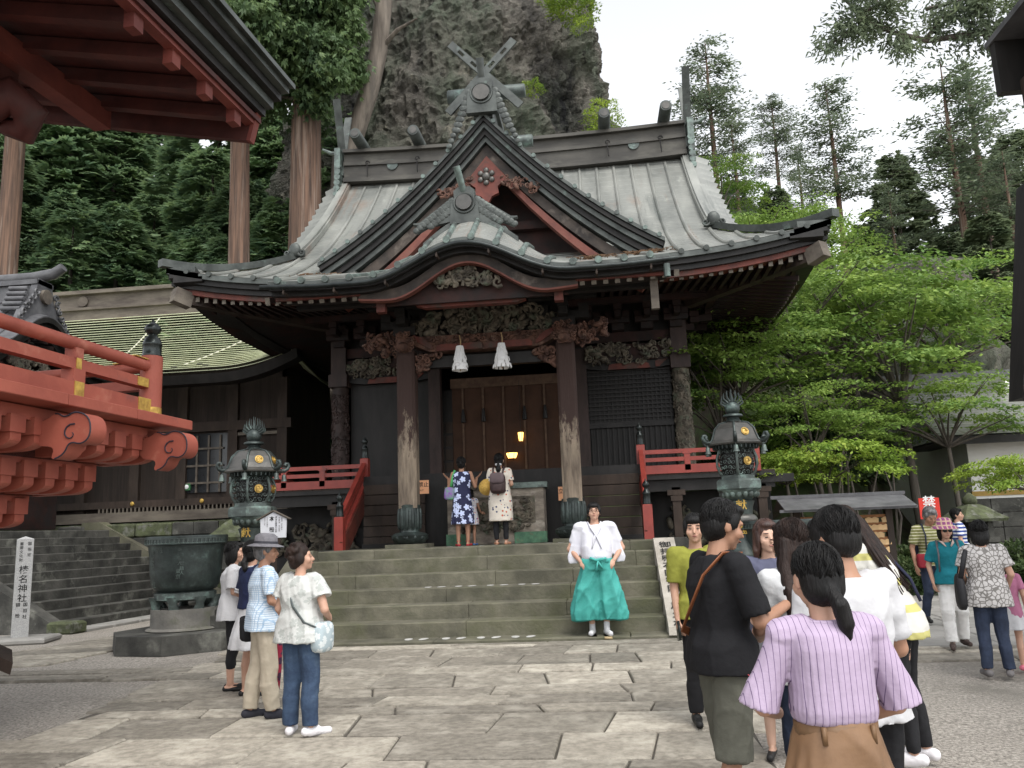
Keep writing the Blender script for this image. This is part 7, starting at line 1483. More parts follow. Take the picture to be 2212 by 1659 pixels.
        emit(Q, top.get('name', 'shirt'), mt, rt_, top.get('vox', .0115)*s, 3, xf=xf, folds=top.get('folds', .006)*s, fk=top.get('fk', 26)/s)
    if bot:
        mt = bot['m']; kind = bot.get('k', 'trousers'); Q = Blob(); e = bot.get('e', .014)
        if kind == 'trousers':
            Q.ell((0, 0, .89), ((.158+e)*w, (.118+e)*w, .13)); Q.rings([(.85, (.16+e)*w, (.12+e)*w, 0, 0), (bot.get('waist', 1.0), (.135+e)*w, (.108+e)*w, *up((0, 0, bot.get('waist', 1.0)))[:2])], 24); ln = bot.get('len', 1.0); lo = bot.get('loose', 0)
            for nm in 'LR':
                hp_, k_, a_ = J['hip'+nm], J['kn'+nm], J['an'+nm]
                if ln <= .5: Q.flat(hp_, hp_+(k_-hp_)*(ln/.5), .088*w+e, .066*w+e+lo)
                else:
                    q = (ln-.5)/.5; Q.cap(hp_, k_, .088*w+e, .058*w+e+lo) if (ln-.5)/.5 > .4 else Q.flat(hp_, k_+(a_-k_)*(ln-.5)/.5, .088*w+e, .060*w+e+lo); mid = k_*.62+a_*.38-np.array((0, .02, 0)); en = k_+(a_-k_)*q
                    if q > .4: Q.cap(k_, mid, .058*w+e+lo, .050*w+e+lo); Q.flat(mid, en, .050*w+e+lo, .040+e+lo)
            emit(Q, bot.get('name', 'trousers'), mt, rt_, .0115*s, 3, xf=xf, folds=bot.get('folds', .005)*s, fk=bot.get('fk', 28)/s)
        else:
            hm = bot.get('hem', .5); fr = bot.get('fr', .22); nf = bot.get('nf', 11); fo = lambda a, z: 1+bot.get('fa', .05)*max(0, (1.0-z)/(1.0-hm))*math.sin(a*nf+1.5*math.sin(a*3))
            Q.rings([(hm, fr*1.05*w, fr*.9*w, 0, 0), (hm+.12, fr*.98*w, fr*.85*w, 0, 0), (.86, (.165+e)*w, (.13+e)*w, 0, 0), (1.0, (.132+e)*w, (.11+e)*w, *up((0, 0, 1.0))[:2])], 56, fo, 2.1); emit(Q, bot.get('name', 'skirt'), mt, rt_, .0125*s, 2, xf=xf, folds=.003*s)
    J['s'] = s; J['up'] = up; J['hd'] = hd; J['HR'] = HR; J['root'] = rt_
    def Wp(p): p = np.array(p, float)*s; c, d = math.cos(-R(phi)), math.sin(-R(phi)); return np.array((x+c*p[0]-d*p[1], y+d*p[0]+c*p[1], z0+p[2]))
    J['W'] = Wp; return J
def part(J, name, mt, mb, smooth=60):   # accessory worn: child in local coords
    v = np.concatenate(mb.v)*J['s']; me = mkmesh(name, v, mb.f, True); o = newobj(name, me, mt, J['root']); return o
def carried(J, name, label, cat, parts, loc):   # held thing: top-level, with world coords
    L = J['W'](loc); t = thing(name, label, cat, tuple(L))
    for nm, mt, mb in parts:
        v = np.array([J['W'](p) for p in np.concatenate(mb.v)])-L; newobj(nm, mkmesh(nm, v, mb.f, True), mt, t)
    return t
def softbox(c, d, rot=None, n=14, pw=.35, sag=.0):
    m = MB(); v = []
    for i in range(9):
        t = -PI/2+PI*i/8
        for j in range(n):
            a = 2*PI*j/n; f = lambda q: math.copysign(abs(q)**pw, q); v.append((d[0]/2*f(math.cos(t))*f(math.cos(a))*(1+sag*(-math.sin(t))), d[1]/2*f(math.cos(t))*f(math.sin(a))*(1+sag*(-math.sin(t))), d[2]/2*f(math.sin(t))))
    v = np.array(v)
    if rot is not None: v = v @ rot.T
    m.add(v+np.array(c), [(i*n+j, i*n+(j+1) % n, i*n+n+(j+1) % n, i*n+n+j) for i in range(8) for j in range(n)]); return m
def strap(pts, w=.02, th=.5, n=6): m = MB(); m.tube(pts, w, n, th); return m
WHITE = cloth('white_cotton', (.53, .53, .545), .9); BLK = cloth('black_cotton', (.018, .018, .02), .7); JEAN = mat('blue_denim', (.045, .075, .13), (.025, .042, .08), 9, .85, .25, 60, c3=(.08, .12, .18), t3=.62, sc3=4); JEAND = mat('dark_denim', (.03, .042, .075), (.018, .025, .045), 9, .85, .25, 60)
SNK = cloth('white_sneaker', (.72, .70, .72)); BSH = cloth('black_shoe', (.02, .02, .02), .7, .5)
def GP(px_, py_): p = atg(px_, py_, .03); return p.x, p.y
def hgt(px_, py_, Y, x=None): return aty(px_, py_, Y).z-(GZ(Y)+.03)
# --- left group
x, y = GP(500, 1490)
J = person('person in loose white blouse and black cropped trousers holding a booklet', x, y, GZ(y)+.03, 70, hgt(505, 1172, y)*1.0, SKIN, 'f', (10, 0), {'L': dict(el=(-.2, .0, 1.10), wr=(-.12, .2, 1.02), hd=(.35, .9, .1), pn=(.2, 0, 1)), 'R': dict(el=(.2, .02, 1.10), wr=(.10, .22, 1.0), hd=(-.5, .8, .1), pn=(0, 0, 1))}, None, (0, 0), 'bob', HB,
    dict(m=WHITE, hem=.78, flare=.16, sleeve=.85, bell=.35, sr=.03, folds=.009), dict(m=BLK, len=.8, e=.012), (BSH, 'flat'))
m = MB(); m.box((.0, .33, 1.06), (.2, .15, .02), rotm(.3, 0, 0)); carried(J, 'booklet', 'dark booklet held by the person in the loose white blouse', 'book', [('cover', BLK, m)], (0, .33, 1.05))
x, y = GP(541, 1503)
J = person('person with low black ponytail in navy top and white skirt', x, y, GZ(y)+.03, 35, hgt(575, 1168, y)*1.0, SKIN, 'f', (0, 0), {'L': dict(el=(-.22, .0, 1.09), wr=(-.20, .20, 1.0), hd=(0, 1, 0), pn=(1, 0, 0)), 'R': dict(el=(.2, .05, 1.08), wr=(.12, .2, 1.0), hd=(-.2, 1, 0))}, None, (0, 0), 'pony', HB,
    dict(m=cloth('navy_knit', (.018, .025, .065)), hem=.93, sleeve=.9, sr=.024), dict(m=WHITE, k='skirt', hem=.5, fr=.25, fa=.07), (BSH, 'flat'))
for z_, nm in ((.80, 'L'), (.90, 'L'), (.80, 'R')):
    A_, E2 = J['sh'+nm], J['el'+nm]; p0 = A_+(E2-A_)*z_; p1 = A_+(E2-A_)*(z_+.07); m = MB(); m.tube([p0, p1], .082, 14); part(J, 'cuff_stripe', WHITE, m)
m = MB(); m.tube([J['up']((.07*math.cos(t)*1.15, .075*math.sin(t)-.01, 1.375+.012*math.cos(t))) for t in np.linspace(0, 2*PI, 18)], .008, 5); part(J, 'collar_stripe', WHITE, m)
x, y = GP(566, 1552); HM = person('person in grey bucket hat, checked blue shirt and beige trousers', x, y, GZ(y)+.03, 55, hgt(612, 1162, y)*1.0, SKINT, 'm', (18, -4), {'L': dict(el=(-.24, -.03, 1.08), wr=(-.2, .1, .9)), 'R': dict(el=(.22, .02, 1.08), wr=(.16, .2, .98), hd=(-.3, .9, .2))}, {'L': dict(kn=(-.09, -.02, .47), an=(-.10, -.09, .085)), 'R': dict(kn=(.09, .04, .47), an=(.10, .08, .085))}, (0, 0), 'short', HG,
    dict(m=pat('blue_check_shirt', (.62, .70, .78), (.30, .42, .56), 'xz', 55, th=.72), hem=.80, sleeve=.8, sr=.03), dict(m=cloth('beige_chino', (.47, .41, .32)), e=.022, loose=.012), (cloth('dark_trainer', (.035, .035, .045)), 'sneaker'))
hatm = mat('grey_hat_felt', (.17, .165, .18), (.12, .118, .13), 30, .9, .2)
m = MB(); a_ = np.arange(22)*2*PI/22
rr_h = [(.155, 1.577), (.150, 1.585), (.098, 1.605), (.096, 1.63), (.09, 1.675), (.06, 1.70), (.01, 1.704)]
m.loft([np.array([HM['hd']((r_*math.cos(t), r_*1.12*math.sin(t)-.012, z_+.02*math.cos(t*1)*0)) for t in a_]) for r_, z_ in rr_h]); hat = part(HM, 'hat', hatm, m)
m = MB(); m.loft([np.array([HM['hd']((r_*math.cos(t), r_*1.12*math.sin(t)-.012, z_)) for t in a_]) for r_, z_ in ((.0995, 1.607), (.0985, 1.628))], cap=False); part(HM, 'hat_band', cloth('dark_hat_band', (.05, .05, .06)), m)
m = MB(); m.curl((.05, .1, 1.54), .0, turns=.1); 
bagm = softbox((-.24, -.02, .80), (.12, .30, .24)); st_ = strap([(-.2, .02, .92), HM['up']((-.17, .06, 1.2)), HM['up']((-.12, .03, 1.40)), HM['up']((-.16, -.06, 1.25)), (-.22, -.10, .92)], .014); fl_ = softbox((-.305, -.02, .86), (.02, .29, .13))
carried(HM, 'shoulder_bag', 'black nylon shoulder bag hanging at the side of the hatted person', 'bag', [('pouch', BLK, bagm), ('flap', BLK, fl_), ('strap', BLK, st_)], (-.24, 0, .68))
umb = MB(); umb.tube([(-.02, .12, .82), (-.03, .13, .62), (-.04, .14, .40), (-.05, .15, .14)], [.05, .06, .045, .012], 10); hdl = MB(); hdl.tube([(-.02, .12, .82), (-.02, .12, .95), (.02, .15, .99), (.06, .17, .96)], .011, 6); tip = MB(); tip.tube([(-.05, .15, .14), (-.052, .152, .04)], .006, 5)
carried(HM, 'furled_umbrella', 'furled red and dark umbrella held beside beige trousers', 'umbrella', [('canopy', pat('crimson_umbrella', (.30, .02, .05), (.05, .02, .05), 'floral', 14, th=.3), umb), ('handle', M['woodbrn'], hdl), ('ferrule', M['finial'], tip)], (-.05, .15, .04))
x, y = GP(648, 1588)
J = person('person with curly brown hair in white floral blouse and blue jeans', x, y, GZ(y)+.03, 14, hgt(655, 1176, y)*1.0, SKIN, 'f', (58, 4), {'L': dict(el=(-.22, -.02, 1.09), wr=(-.19, .12, .90)), 'R': dict(el=(.27, -.03, 1.08), wr=(.20, .16, .98), hd=(-.4, .8, .1))}, {'L': dict(ft=(-.06, .15, 0)), 'R': dict(an=(.12, -.015, .085), kn=(.10, .015, .47), ft=(.10, .13, 0))}, (0, 0), 'curly', HBR,
    dict(m=pat('white_floral_voile', (.55, .56, .54), (.40, .42, .40), 'floral', 13, th=.26), hem=.80, flare=.10, sleeve=.62, bell=.3, sr=.035, folds=.008, body=1.05), dict(m=JEAN, e=.018, loose=.012), (SNK, 'sneaker'), wide=1.04)
bm1 = softbox((.215, .02, .84), (.14, .24, .27), None, pw=.5); s1 = strap([(-.09, .02, 1.40), J['up']((-.08, -.115, 1.30)), J['up']((.03, -.165, 1.12)), J['up']((.14, -.155, .98)), (.21, -.08, .93)], .022, .35)
carried(J, 'crossbody_bag', 'pale grey-blue fabric bag slung across the white floral blouse', 'bag', [('pouch', pat('pale_blue_print', (.42, .50, .53), (.62, .66, .66), 'floral', 18, th=.3), bm1), ('strap', cloth('grey_green_strap', (.13, .15, .15)), s1)], (.2, .02, .7))
# orange tote in front of the white blouse
ob1 = softbox((.13, .24, .80), (.10, .22, .26)); oh1 = strap([(.13, .16, .9), (.12, .18, 1.04), (.12, .26, 1.06), (.13, .32, .9)], .01)
x, y = GP(512, 1490); JJ = dict(W=(lambda p, x=x, y=y: np.array((x+.12+p[0]*.9, y+.05+p[1]*.9, .03+p[2]*.9))), s=.9); carried(JJ, 'orange_handbag', 'orange leather handbag between the white blouse and white skirt', 'bag', [('body', mat('orange_leather', (.62, .13, .04), (.5, .09, .03), 6, .45), ob1), ('handle', mat('orange_leather', (.6, .1, .03)), oh1)], (.13, .2, .67))
# --- priest
TEAL = mat('turquoise_hakama_cloth', (.06, .36, .315), (.04, .27, .24), 5, .6, .15, 40, spec=.35)
px0, py0 = -.13, 11.2
PJ = person('person in white robe and turquoise pleated hakama coming down the steps', px0, py0, .0655, 176, 1.70, SKIN, 'm', (3, 9), {'L': dict(el=(-.33, .0, 1.08), wr=(-.215, .13, .93), hd=(.5, .45, -.7), pn=(0, -1, 0), curl=.9), 'R': dict(el=(.33, .0, 1.08), wr=(.215, .13, .93), hd=(-.5, .45, -.7), pn=(0, -1, 0), curl=.9)}, {'L': dict(kn=(-.10, .02, .47), an=(-.085, .02, .085)), 'R': dict(kn=(.10, .0, .47), an=(.095, -.05, .085))}, (0, 0), 'fringe', HB, None, None, (WHITE, 'sock'), wide=1.22, shoulder=.20)
Q = Blob(); rows = [(.90, .185, .18, 0, .03), (.98, .20, .205, 0, .035), (1.08, .205, .195, 0, .03), (1.2, .205, .165, 0, .01), (1.31, .195, .125, 0, 0), (1.385, .10, .08, 0, 0)]
Q.rings(rows, 30)
for sd, nm in ((-1, 'L'), (1, 'R')):
    A_, E2, W_ = PJ['sh'+nm], PJ['el'+nm], PJ['wr'+nm]; Q.cap(A_*np.array((.7, 1, 1)), A_, .09, .085); Q.cap(A_, A_+(E2-A_)*.6, .08, .075)
    Q.m.prism([(sd*u, z_) for u, z_ in ((.15, 1.37), (.225, 1.33), (.31, 1.17), (.375, .98), (.36, .90), (.245, .90), (.225, .98), (.195, 1.10))], -.05, .07, 'y')
emit(Q, 'robe', mat('white_robe_cloth', (.60, .60, .64), (.53, .53, .59), 4, .8, .4, 9), PJ['root'], .0125*PJ['s'], 3, xf=lambda v: v*PJ['s'], folds=.005, fk=18)
m = MB()
for sd in (-1, 1): m.tube([PJ['up']((sd*.085, .02, 1.41)), PJ['up']((sd*.055, .12, 1.34)), PJ['up']((-sd*.02, .185, 1.21)), PJ['up']((-sd*.06, .22, 1.08))], [.02, .022, .02, .012], 8, .5)
part(PJ, 'collar', mat('white_robe_cloth', (.8, .8, .84)), m)
Q = Blob()
Q.rings([(.82, .205, .195, 0, .03), (.95, .205, .20, 0, .03)], 30)
for sd in (-1, 1):
    f_ = lambda a, z: 1+.07*max(0, (.9-z)/.5)*math.sin(a*8+sd)
    Q.rings([(.19, .175, .16, sd*.175, .0), (.28, .195, .18, sd*.17, 0), (.5, .185, .18, sd*.14, .01), (.7, .15, .175, sd*.115, .02), (.88, .115, .17, sd*.09, .03)], 40, f_)
emit(Q, 'hakama', TEAL, PJ['root'], .0125*PJ['s'], 2, xf=lambda v: v*PJ['s'], folds=.016, fk=17)
m = MB(); m.loft([np.array([(1.0*(.213)*math.cos(t), .03+.212*math.sin(t), z_) for t in np.arange(28)*2*PI/28]) for z_ in (.90, .955)]); part(PJ, 'waist_sash', TEAL, m)
m = MB(); m.beam((0, .25, .93), (.10, .245, .97), .05, .03); m.beam((0, .25, .93), (-.11, .245, .96), .05, .03); m.beam((0, .255, .93), (.03, .26, .80), .05, .02); m.beam((0, .255, .93), (-.06, .26, .83), .05, .02); m.ell((0, .255, .93), (.03, .02, .025)); part(PJ, 'sash_bow', TEAL, m)
m = MB()
for sd in (-1, 1): m.tube([PJ['hd']((sd*.031+.026*math.cos(t), .105, 1.54+.02*math.sin(t))) for t in np.linspace(0, 2*PI, 12)], .0025, 4); m.tube([PJ['hd']((sd*.057, .104, 1.545)), PJ['hd']((sd*.078, .0, 1.545))], .0025, 4)
part(PJ, 'spectacles', M['finial'], m)
for nm in 'LR':
    an = PJ['an'+nm]; m = MB(); m.box((an[0], an[1]+.06, an[2]-.10), (.095, .27, .03)); part(PJ, 'sandal', mat('straw_sandal', (.45, .35, .2), (.35, .27, .15), 20), m, 30)
# --- on the landing
FT_ = cloth('red_sandal', (.35, .03, .04)); zl = 1.222
p = aty(1001, 1170, 14.4); AW = {'L': dict(el=(-.25, .03, 1.10), wr=(-.27, .20, 1.27), hd=(-.55, .1, .5), pn=(.5, -.2, .6), curl=.25), 'R': dict(el=(.25, .03, 1.10), wr=(.27, .20, 1.27), hd=(.55, .1, .5), pn=(-.5, -.2, .6), curl=.25)}
floral = pat('navy_flower_print', (.02, .022, .06), (.50, .56, .78), 'floral', 9.5, th=.30)
J = person('person in sleeveless navy flowered dress with raised palms on the landing', p.x, 14.4, zl, -4, 1.53, SKINT, 'f', (0, 4), AW, None, (0, 0), 'bun', HB, dict(m=floral, name='dress_top', hem=.9, sleeve=0, folds=.004), dict(m=floral, k='skirt', hem=.40, fr=.215, fa=.06, name='dress_skirt'), (FT_, 'sandal'))
g1 = softbox((-.235, -.05, .98), (.20, .10, .24), rotm(0, .1, 0), pw=.5); g2_ = strap([(-.2, -.05, 1.10), (-.16, -.06, 1.28), (-.12, -.0, 1.41)], .035, .4)
carried(J, 'string_bag', 'green and purple string bag on the shoulder of the flowered dress', 'bag', [('pouch', mat('purple_net', (.28, .10, .42), (.2, .07, .32), 30, .8, .4, c3=(.10, .42, .14), t3=.5, sc3=3), g1), ('strap', cloth('green_net', (.10, .42, .14)), g2_)], (-.2, -.05, .85))
p = aty(1022, 1168, 14.75); J = person('small child in pale printed dress half hidden by the flowered dress', p.x-.02, 14.75, zl, 10, .98, SKINT, 'f', (0, 0), {'R': dict(el=(.23, .05, 1.1), wr=(.27, .12, .95), hd=(.6, .4, -.1))}, None, (0, 0), 'bob', HB, dict(m=pat('child_print', (.62, .6, .62), (.5, .1, .12), 'dots', 24, th=.3, c3=(.1, .16, .4)), hem=.6, flare=.3, sleeve=.4), None, (cloth('blue_shoe', (.06, .16, .4)), 'flat'), vox=.012)
p = aty(1084, 1168, 14.45); prt = pat('cream_leaf_print', (.66, .60, .52), (.05, .06, .12), 'dots', 15, th=.26, c3=(.45, .10, .05))
J = person('person with brown backpack in cream printed tunic and black leggings on the landing', p.x, 14.45, zl, 3, 1.56, SKIN, 'f', (0, 3), {'L': dict(el=(-.22, .0, 1.09), wr=(-.17, .16, .98), hd=(0, .9, .3)), 'R': dict(el=(.22, .0, 1.09), wr=(.10, .2, 1.05), hd=(-.3, .8, .3))}, None, (0, 0), 'tailband', HB, dict(m=prt, name='tunic', hem=.42, flare=.14, sleeve=.75, sr=.03, folds=.005, body=1.05), dict(m=BLK, e=.008), (cloth('tan_sandal', (.4, .2, .12)), 'sandal'))
m = MB(); m.tube([J['hd']((.055*math.cos(t), -.10, 1.465+.012*math.sin(t))) for t in np.linspace(0, 2*PI, 12)], .012, 6); part(J, 'hair_band', WHITE, m)
bpm = mat('dark_brown_leather', (.055, .032, .032), (.035, .02, .02), 6, .5, .2); k1 = softbox((0, -.22, 1.10), (.30, .15, .38), None, pw=.5); k2 = softbox((0, -.29, 1.20), (.27, .06, .20), None, pw=.5); k3 = softbox((0, -.30, 1.02), (.20, .05, .14), None, pw=.5); k4 = MB()
for sd in (-1, 1): k4.tube([(sd*.09, -.18, 1.28), (sd*.10, -.09, 1.41), (sd*.11, .06, 1.39), (sd*.12, .13, 1.2), (sd*.13, -.02, 1.0), (sd*.12, -.15, .96)], .02, 6, .5)
carried(J, 'backpack', 'dark brown leather backpack on the cream printed tunic', 'backpack', [('body', bpm, k1), ('flap', mat('mauve_leather', (.12, .085, .09), (.09, .065, .07), 6, .5), k2), ('pocket', bpm, k3), ('strap', bpm, k4)], (0, -.22, .9))
hm_ = MB(); hm_.loft([np.array([(-.20+.0+q_*.02, .0+r_*math.cos(t)*.6, 1.08+r_*math.sin(t)) for t in np.arange(20)*2*PI/20]) for r_, q_ in ((.04, 0), (.14, 0), (.145, .6), (.09, 1.2))]) if 0 else hm_.lathe([(.005, -.06), (.06, -.055), (.085, -.01), (.15, .0), (.155, .008)], (0, 0, 0), 22)
hv = np.concatenate(hm_.v) @ rotm(PI/2, 0, .3).T; hm2 = MB(); hm2.add(hv+np.array((-.23, -.07, 1.05)), hm_.f); carried(J, 'straw_hat', 'golden straw hat held at arm of the cream tunic', 'hat', [('hat', mat('golden_straw', (.62, .40, .10), (.45, .27, .06), 40, .7, .3, c3=(.03, .025, .02), t3=.63, sc3=7), hm2)], (-.23, -.07, .92))
# --- right group
x = aty(1511, 1300, 6.75).x
J = person('person in yellow-green shirt with a phone in the lowered hand', x, 6.75, GZ(6.75)+.03, 168, hgt(1492, 1112, 6.75)*1.0, SKIN, 'm', (20, 0), {'L': dict(el=(-.26, -.02, 1.08), wr=(-.24, .05, .85)), 'R': dict(el=(.20, -.02, 1.07), wr=(.205, .04, .83), hd=(.03, .2, -1), curl=.8)}, None, (0, 0), 'fringe', HB, dict(m=cloth('yellow_green_jersey', (.25, .255, .045)), hem=.82, sleeve=.85, sr=.028), dict(m=BLK, e=.02), (BSH, 'sneaker'))
ph_ = MB(); ph_.box((.215, .075, .74), (.012, .08, .15), rotm(.2, 0, 0)); carried(J, 'mobile_phone', 'dark mobile phone in the hand of the yellow-green shirt', 'phone', [('phone', M['finial'], ph_)], (.215, .075, .67))
x = aty(1543, 1200, 4.4).x
BJ = person('person in black T-shirt and olive shorts with a brown leather strap reading a paper', x, 4.4, GZ(4.4)+.03, 68, hgt(1538, 1104, 4.4)*1.03, SKINT, 'm', (6, -18), {'L': dict(el=(-.2, .12, 1.08), wr=(-.04, .34, 1.14), hd=(.25, .95, .2), pn=(0, .3, 1), curl=.7), 'R': dict(el=(.24, .08, 1.07), wr=(.13, .31, 1.14), hd=(-.2, .95, .2), pn=(-.6, 0, .6), curl=.7)}, {'L': dict(kn=(-.09, .06, .47), an=(-.11, .12, .085)), 'R': dict(kn=(.09, -.02, .47), an=(.10, -.12, .085))}, (0, .03), 'short', HB,
    dict(m=cloth('black_tshirt', (.014, .014, .016), .8), hem=.82, sleeve=.88, sr=.034, body=1.06, folds=.007), dict(m=cloth('olive_shorts', (.105, .105, .085)), len=.56, e=.016, loose=.026, name='shorts', folds=.007), (BSH, 'sneaker'), vox=.0085, wide=.96)
lt = mat('tan_leather', (.24, .085, .035), (.17, .055, .022), 8, .5, .2); s1 = MB(); s1.tube([BJ['up']((.13, .06, 1.39)), BJ['up']((.145, -.05, 1.40)), BJ['up']((.13, -.155, 1.30)), BJ['up']((.04, -.185, 1.14)), BJ['up']((-.08, -.17, 1.03)), BJ['up']((-.17, -.05, .98)), BJ['up']((-.19, .08, .97))], .021, 8, .3); bg_ = softbox((-.21, .16, .93), (.10, .26, .17), None, pw=.5)
carried(BJ, 'sling_bag', 'dark sling bag with tan leather strap across the black T-shirt', 'bag', [('strap', lt, s1), ('pouch', mat('navy_canvas', (.02, .025, .05)), bg_)], (-.2, .14, .85))
pp_ = MB(); pp_.box((.04, .46, 1.22), (.14, .18, .004), rotm(.6, .15, .3)); carried(BJ, 'white_paper', 'white paper slip held by the person in black T-shirt', 'paper', [('sheet', M['paper'], pp_)], (.04, .46, 1.16))
x = aty(1668, 1300, 5.9).x
J = person('person with shoulder-length brown hair in grey-blue T-shirt facing the shrine court', x, 5.9, GZ(5.9)+.03, 186, hgt(1675, 1124, 5.9)*1.0, SKINP, 'f', (-14, -3), {'R': dict(el=(.21, .04, 1.08), wr=(.15, .2, .95), hd=(-.2, .9, -.3)), 'L': dict(el=(-.2, .02, 1.08), wr=(-.15, .18, .95))}, None, (0, 0), 'shoulder', mat('chestnut_hair', (.075, .032, .022), (.03, .014, .011), 9, .4, .35, 60, stretch=(3, 3, .3), spec=.5), dict(m=cloth('grey_blue_jersey', (.10, .105, .16)), hem=.84, sleeve=.8, sr=.024), dict(m=cloth('grey_skirt', (.12, .12, .13)), k='skirt', hem=.35, fr=.22), (BSH, 'flat'))
x = aty(1722, 1250, 4.5).x
J = person('person with very long brown hair seen from behind between the others', x, 4.5, GZ(4.5)+.03, -20, hgt(1705, 1138, 4.5)*1.02, SKIN, 'f', (-10, -8), {'L': dict(el=(-.2, .1, 1.07), wr=(-.1, .28, 1.0), hd=(.1, .9, .1)), 'R': dict(el=(.2, .1, 1.07), wr=(.1, .28, 1.0), hd=(-.1, .9, .1))}, None, (0, .02), 'long', HBR, dict(m=cloth('pale_grey_blouse', (.60, .61, .62)), hem=.8, sleeve=.8, sr=.03), dict(m=JEAND, e=.014), (BSH, 'flat'))
x = aty(1836, 1250, 3.6).x
J = person('person with thick black hair in plain white T-shirt and black trousers', x, 3.6, GZ(3.6)+.03, -24, hgt(1815, 1124, 3.6)*1.03, SKINT, 'm', (-8, -14), {'L': dict(el=(-.24, .05, 1.07), wr=(-.12, .25, .98), hd=(.2, .9, .1)), 'R': dict(el=(.25, .03, 1.06), wr=(.15, .22, .95), hd=(-.2, .9, .1))}, None, (0, .06), 'fringe', HB, dict(m=WHITE, hem=.80, sleeve=.85, sr=.03, body=1.0, folds=.010, fk=20, flare=0), dict(m=BLK, e=.012), (BSH, 'sneaker'), vox=.0085)
# --- lilac blouse, nearest
x = aty(1788, 1400, 2.95).x
LJ = person('person with short black ponytail in lilac pinstriped blouse and brown gathered skirt', x, 2.95, GZ(2.95)+.03, -8, hgt(1745, 1166, 2.95)*.985, SKIN, 'f', (-4, -10), {'L': dict(el=(-.245, .03, 1.09), wr=(-.13, .24, 1.02), hd=(.1, .9, .25)), 'R': dict(el=(.245, .02, 1.08), wr=(.14, .22, .98), hd=(-.2, .9, .1))}, None, (0, .02), 'pony', HB, None, None, (BSH, 'flat'), vox=.008)
LIL = pat('lilac_pinstripe', (.43, .34, .46), (.13, .09, .17), 'x', 52, th=.90); Q = Blob()
pl = lambda a, z: 1+.022*math.sin(a*30)*min(1, max(0, (1.34-z)/.05))
Q.rings([(1.034, .14, .115, 0, 0), (1.047, .150, .128, 0, 0), (1.082, .156, .136, 0, 0), (1.142, .150, .132, 0, 0), (1.211, .150, .128, 0, 0), (1.297, .152, .124, 0, -.005), (1.353, .145, .112, 0, -.005), (1.400, .08, .073, 0, 0)], 120, pl)
for sd, nm in ((-1, 'L'), (1, 'R')):
    A_, E2 = LJ['shL' if sd < 0 else 'shR'], LJ['el'+nm]; d = (E2-A_); Q.cap(A_*np.array((.6, 1, 1))+np.array((0, 0, .004)), A_, .078, .066)
    for t0, r_ in ((0, .078), (.35, .10), (.7, .122), (1.02, .14)):
        pass
    rings = []
    dn_ = d/np.linalg.norm(d); u_ = np.cross(dn_, (0, 1, 0)); u_ /= np.linalg.norm(u_); w_ = np.cross(dn_, u_)
    for t0, r_ in ((-.05, .056), (.2, .060), (.5, .064), (.8, .070), (1.02, .076)):
        rings.append(np.array([A_+d*t0+np.array((sd*.02*t0, 0, 0))+(u_*math.cos(a)*r_+w_*math.sin(a)*r_*.95)*(1+.035*math.sin(a*9)*max(t0, 0)) for a in np.arange(60)*2*PI/60]))
    Q.m.loft(rings)
emit(Q, 'blouse', LIL, LJ['root'], .0075*LJ['s'], 2, xf=lambda v: v*LJ['s'], folds=.0045, fk=20)
Q = Blob(); br_ = mat('brown_satin_skirt', (.22, .125, .065), (.15, .085, .045), 5, .5, .1, 30, spec=.35); fo = lambda a, z: 1+.05*min(1, max(0, (1.0-z)/.22))*math.sin(a*13+2*math.sin(a*2))
Q.rings([(.20, .29, .24, 0, 0), (.45, .255, .21, 0, 0), (.74, .215, .175, 0, 0), (.98, .160, .132, 0, 0), (1.055, .137, .112, 0, 0)], 90, fo); emit(Q, 'skirt', br_, LJ['root'], .010*LJ['s'], 2, xf=lambda v: v*LJ['s'], folds=.006, fk=14)
m = MB(); m.loft([np.array([(.150*math.cos(t), .124*math.sin(t), z_) for t in np.arange(30)*2*PI/30]) for z_ in (.985, 1.04)]); part(LJ, 'waistband', mat('brown_satin_band', (.16, .09, .045), (.12, .07, .035), 6, .5), m)
m = MB(); m.tube([LJ['up']((.088*math.cos(t), .082*math.sin(t), 1.388)) for t in np.linspace(0, 2*PI, 24)], .010, 6); part(LJ, 'ruffled_collar', LIL, m)
for sx_ in (-.11, .11):
    m = MB(); m.box((sx_*.8, -.112, 1.01), (.015, .02, .06)); part(LJ, 'belt_loop', mat('brown_satin_band', (.16, .09, .045)), m, 30)
sp_ = MB(); sp_.box((-.14, .36, 1.10), (.04, .16, .004), rotm(.4, .6, .6)); carried(LJ, 'fortune_slip', 'white slip with red print held in front of the lilac blouse', 'paper', [('sheet', pat('red_print_slip', (.75, .74, .74), (.6, .08, .1), 'z', 22, th=.6), sp_)], (-.14, .36, 1.05))
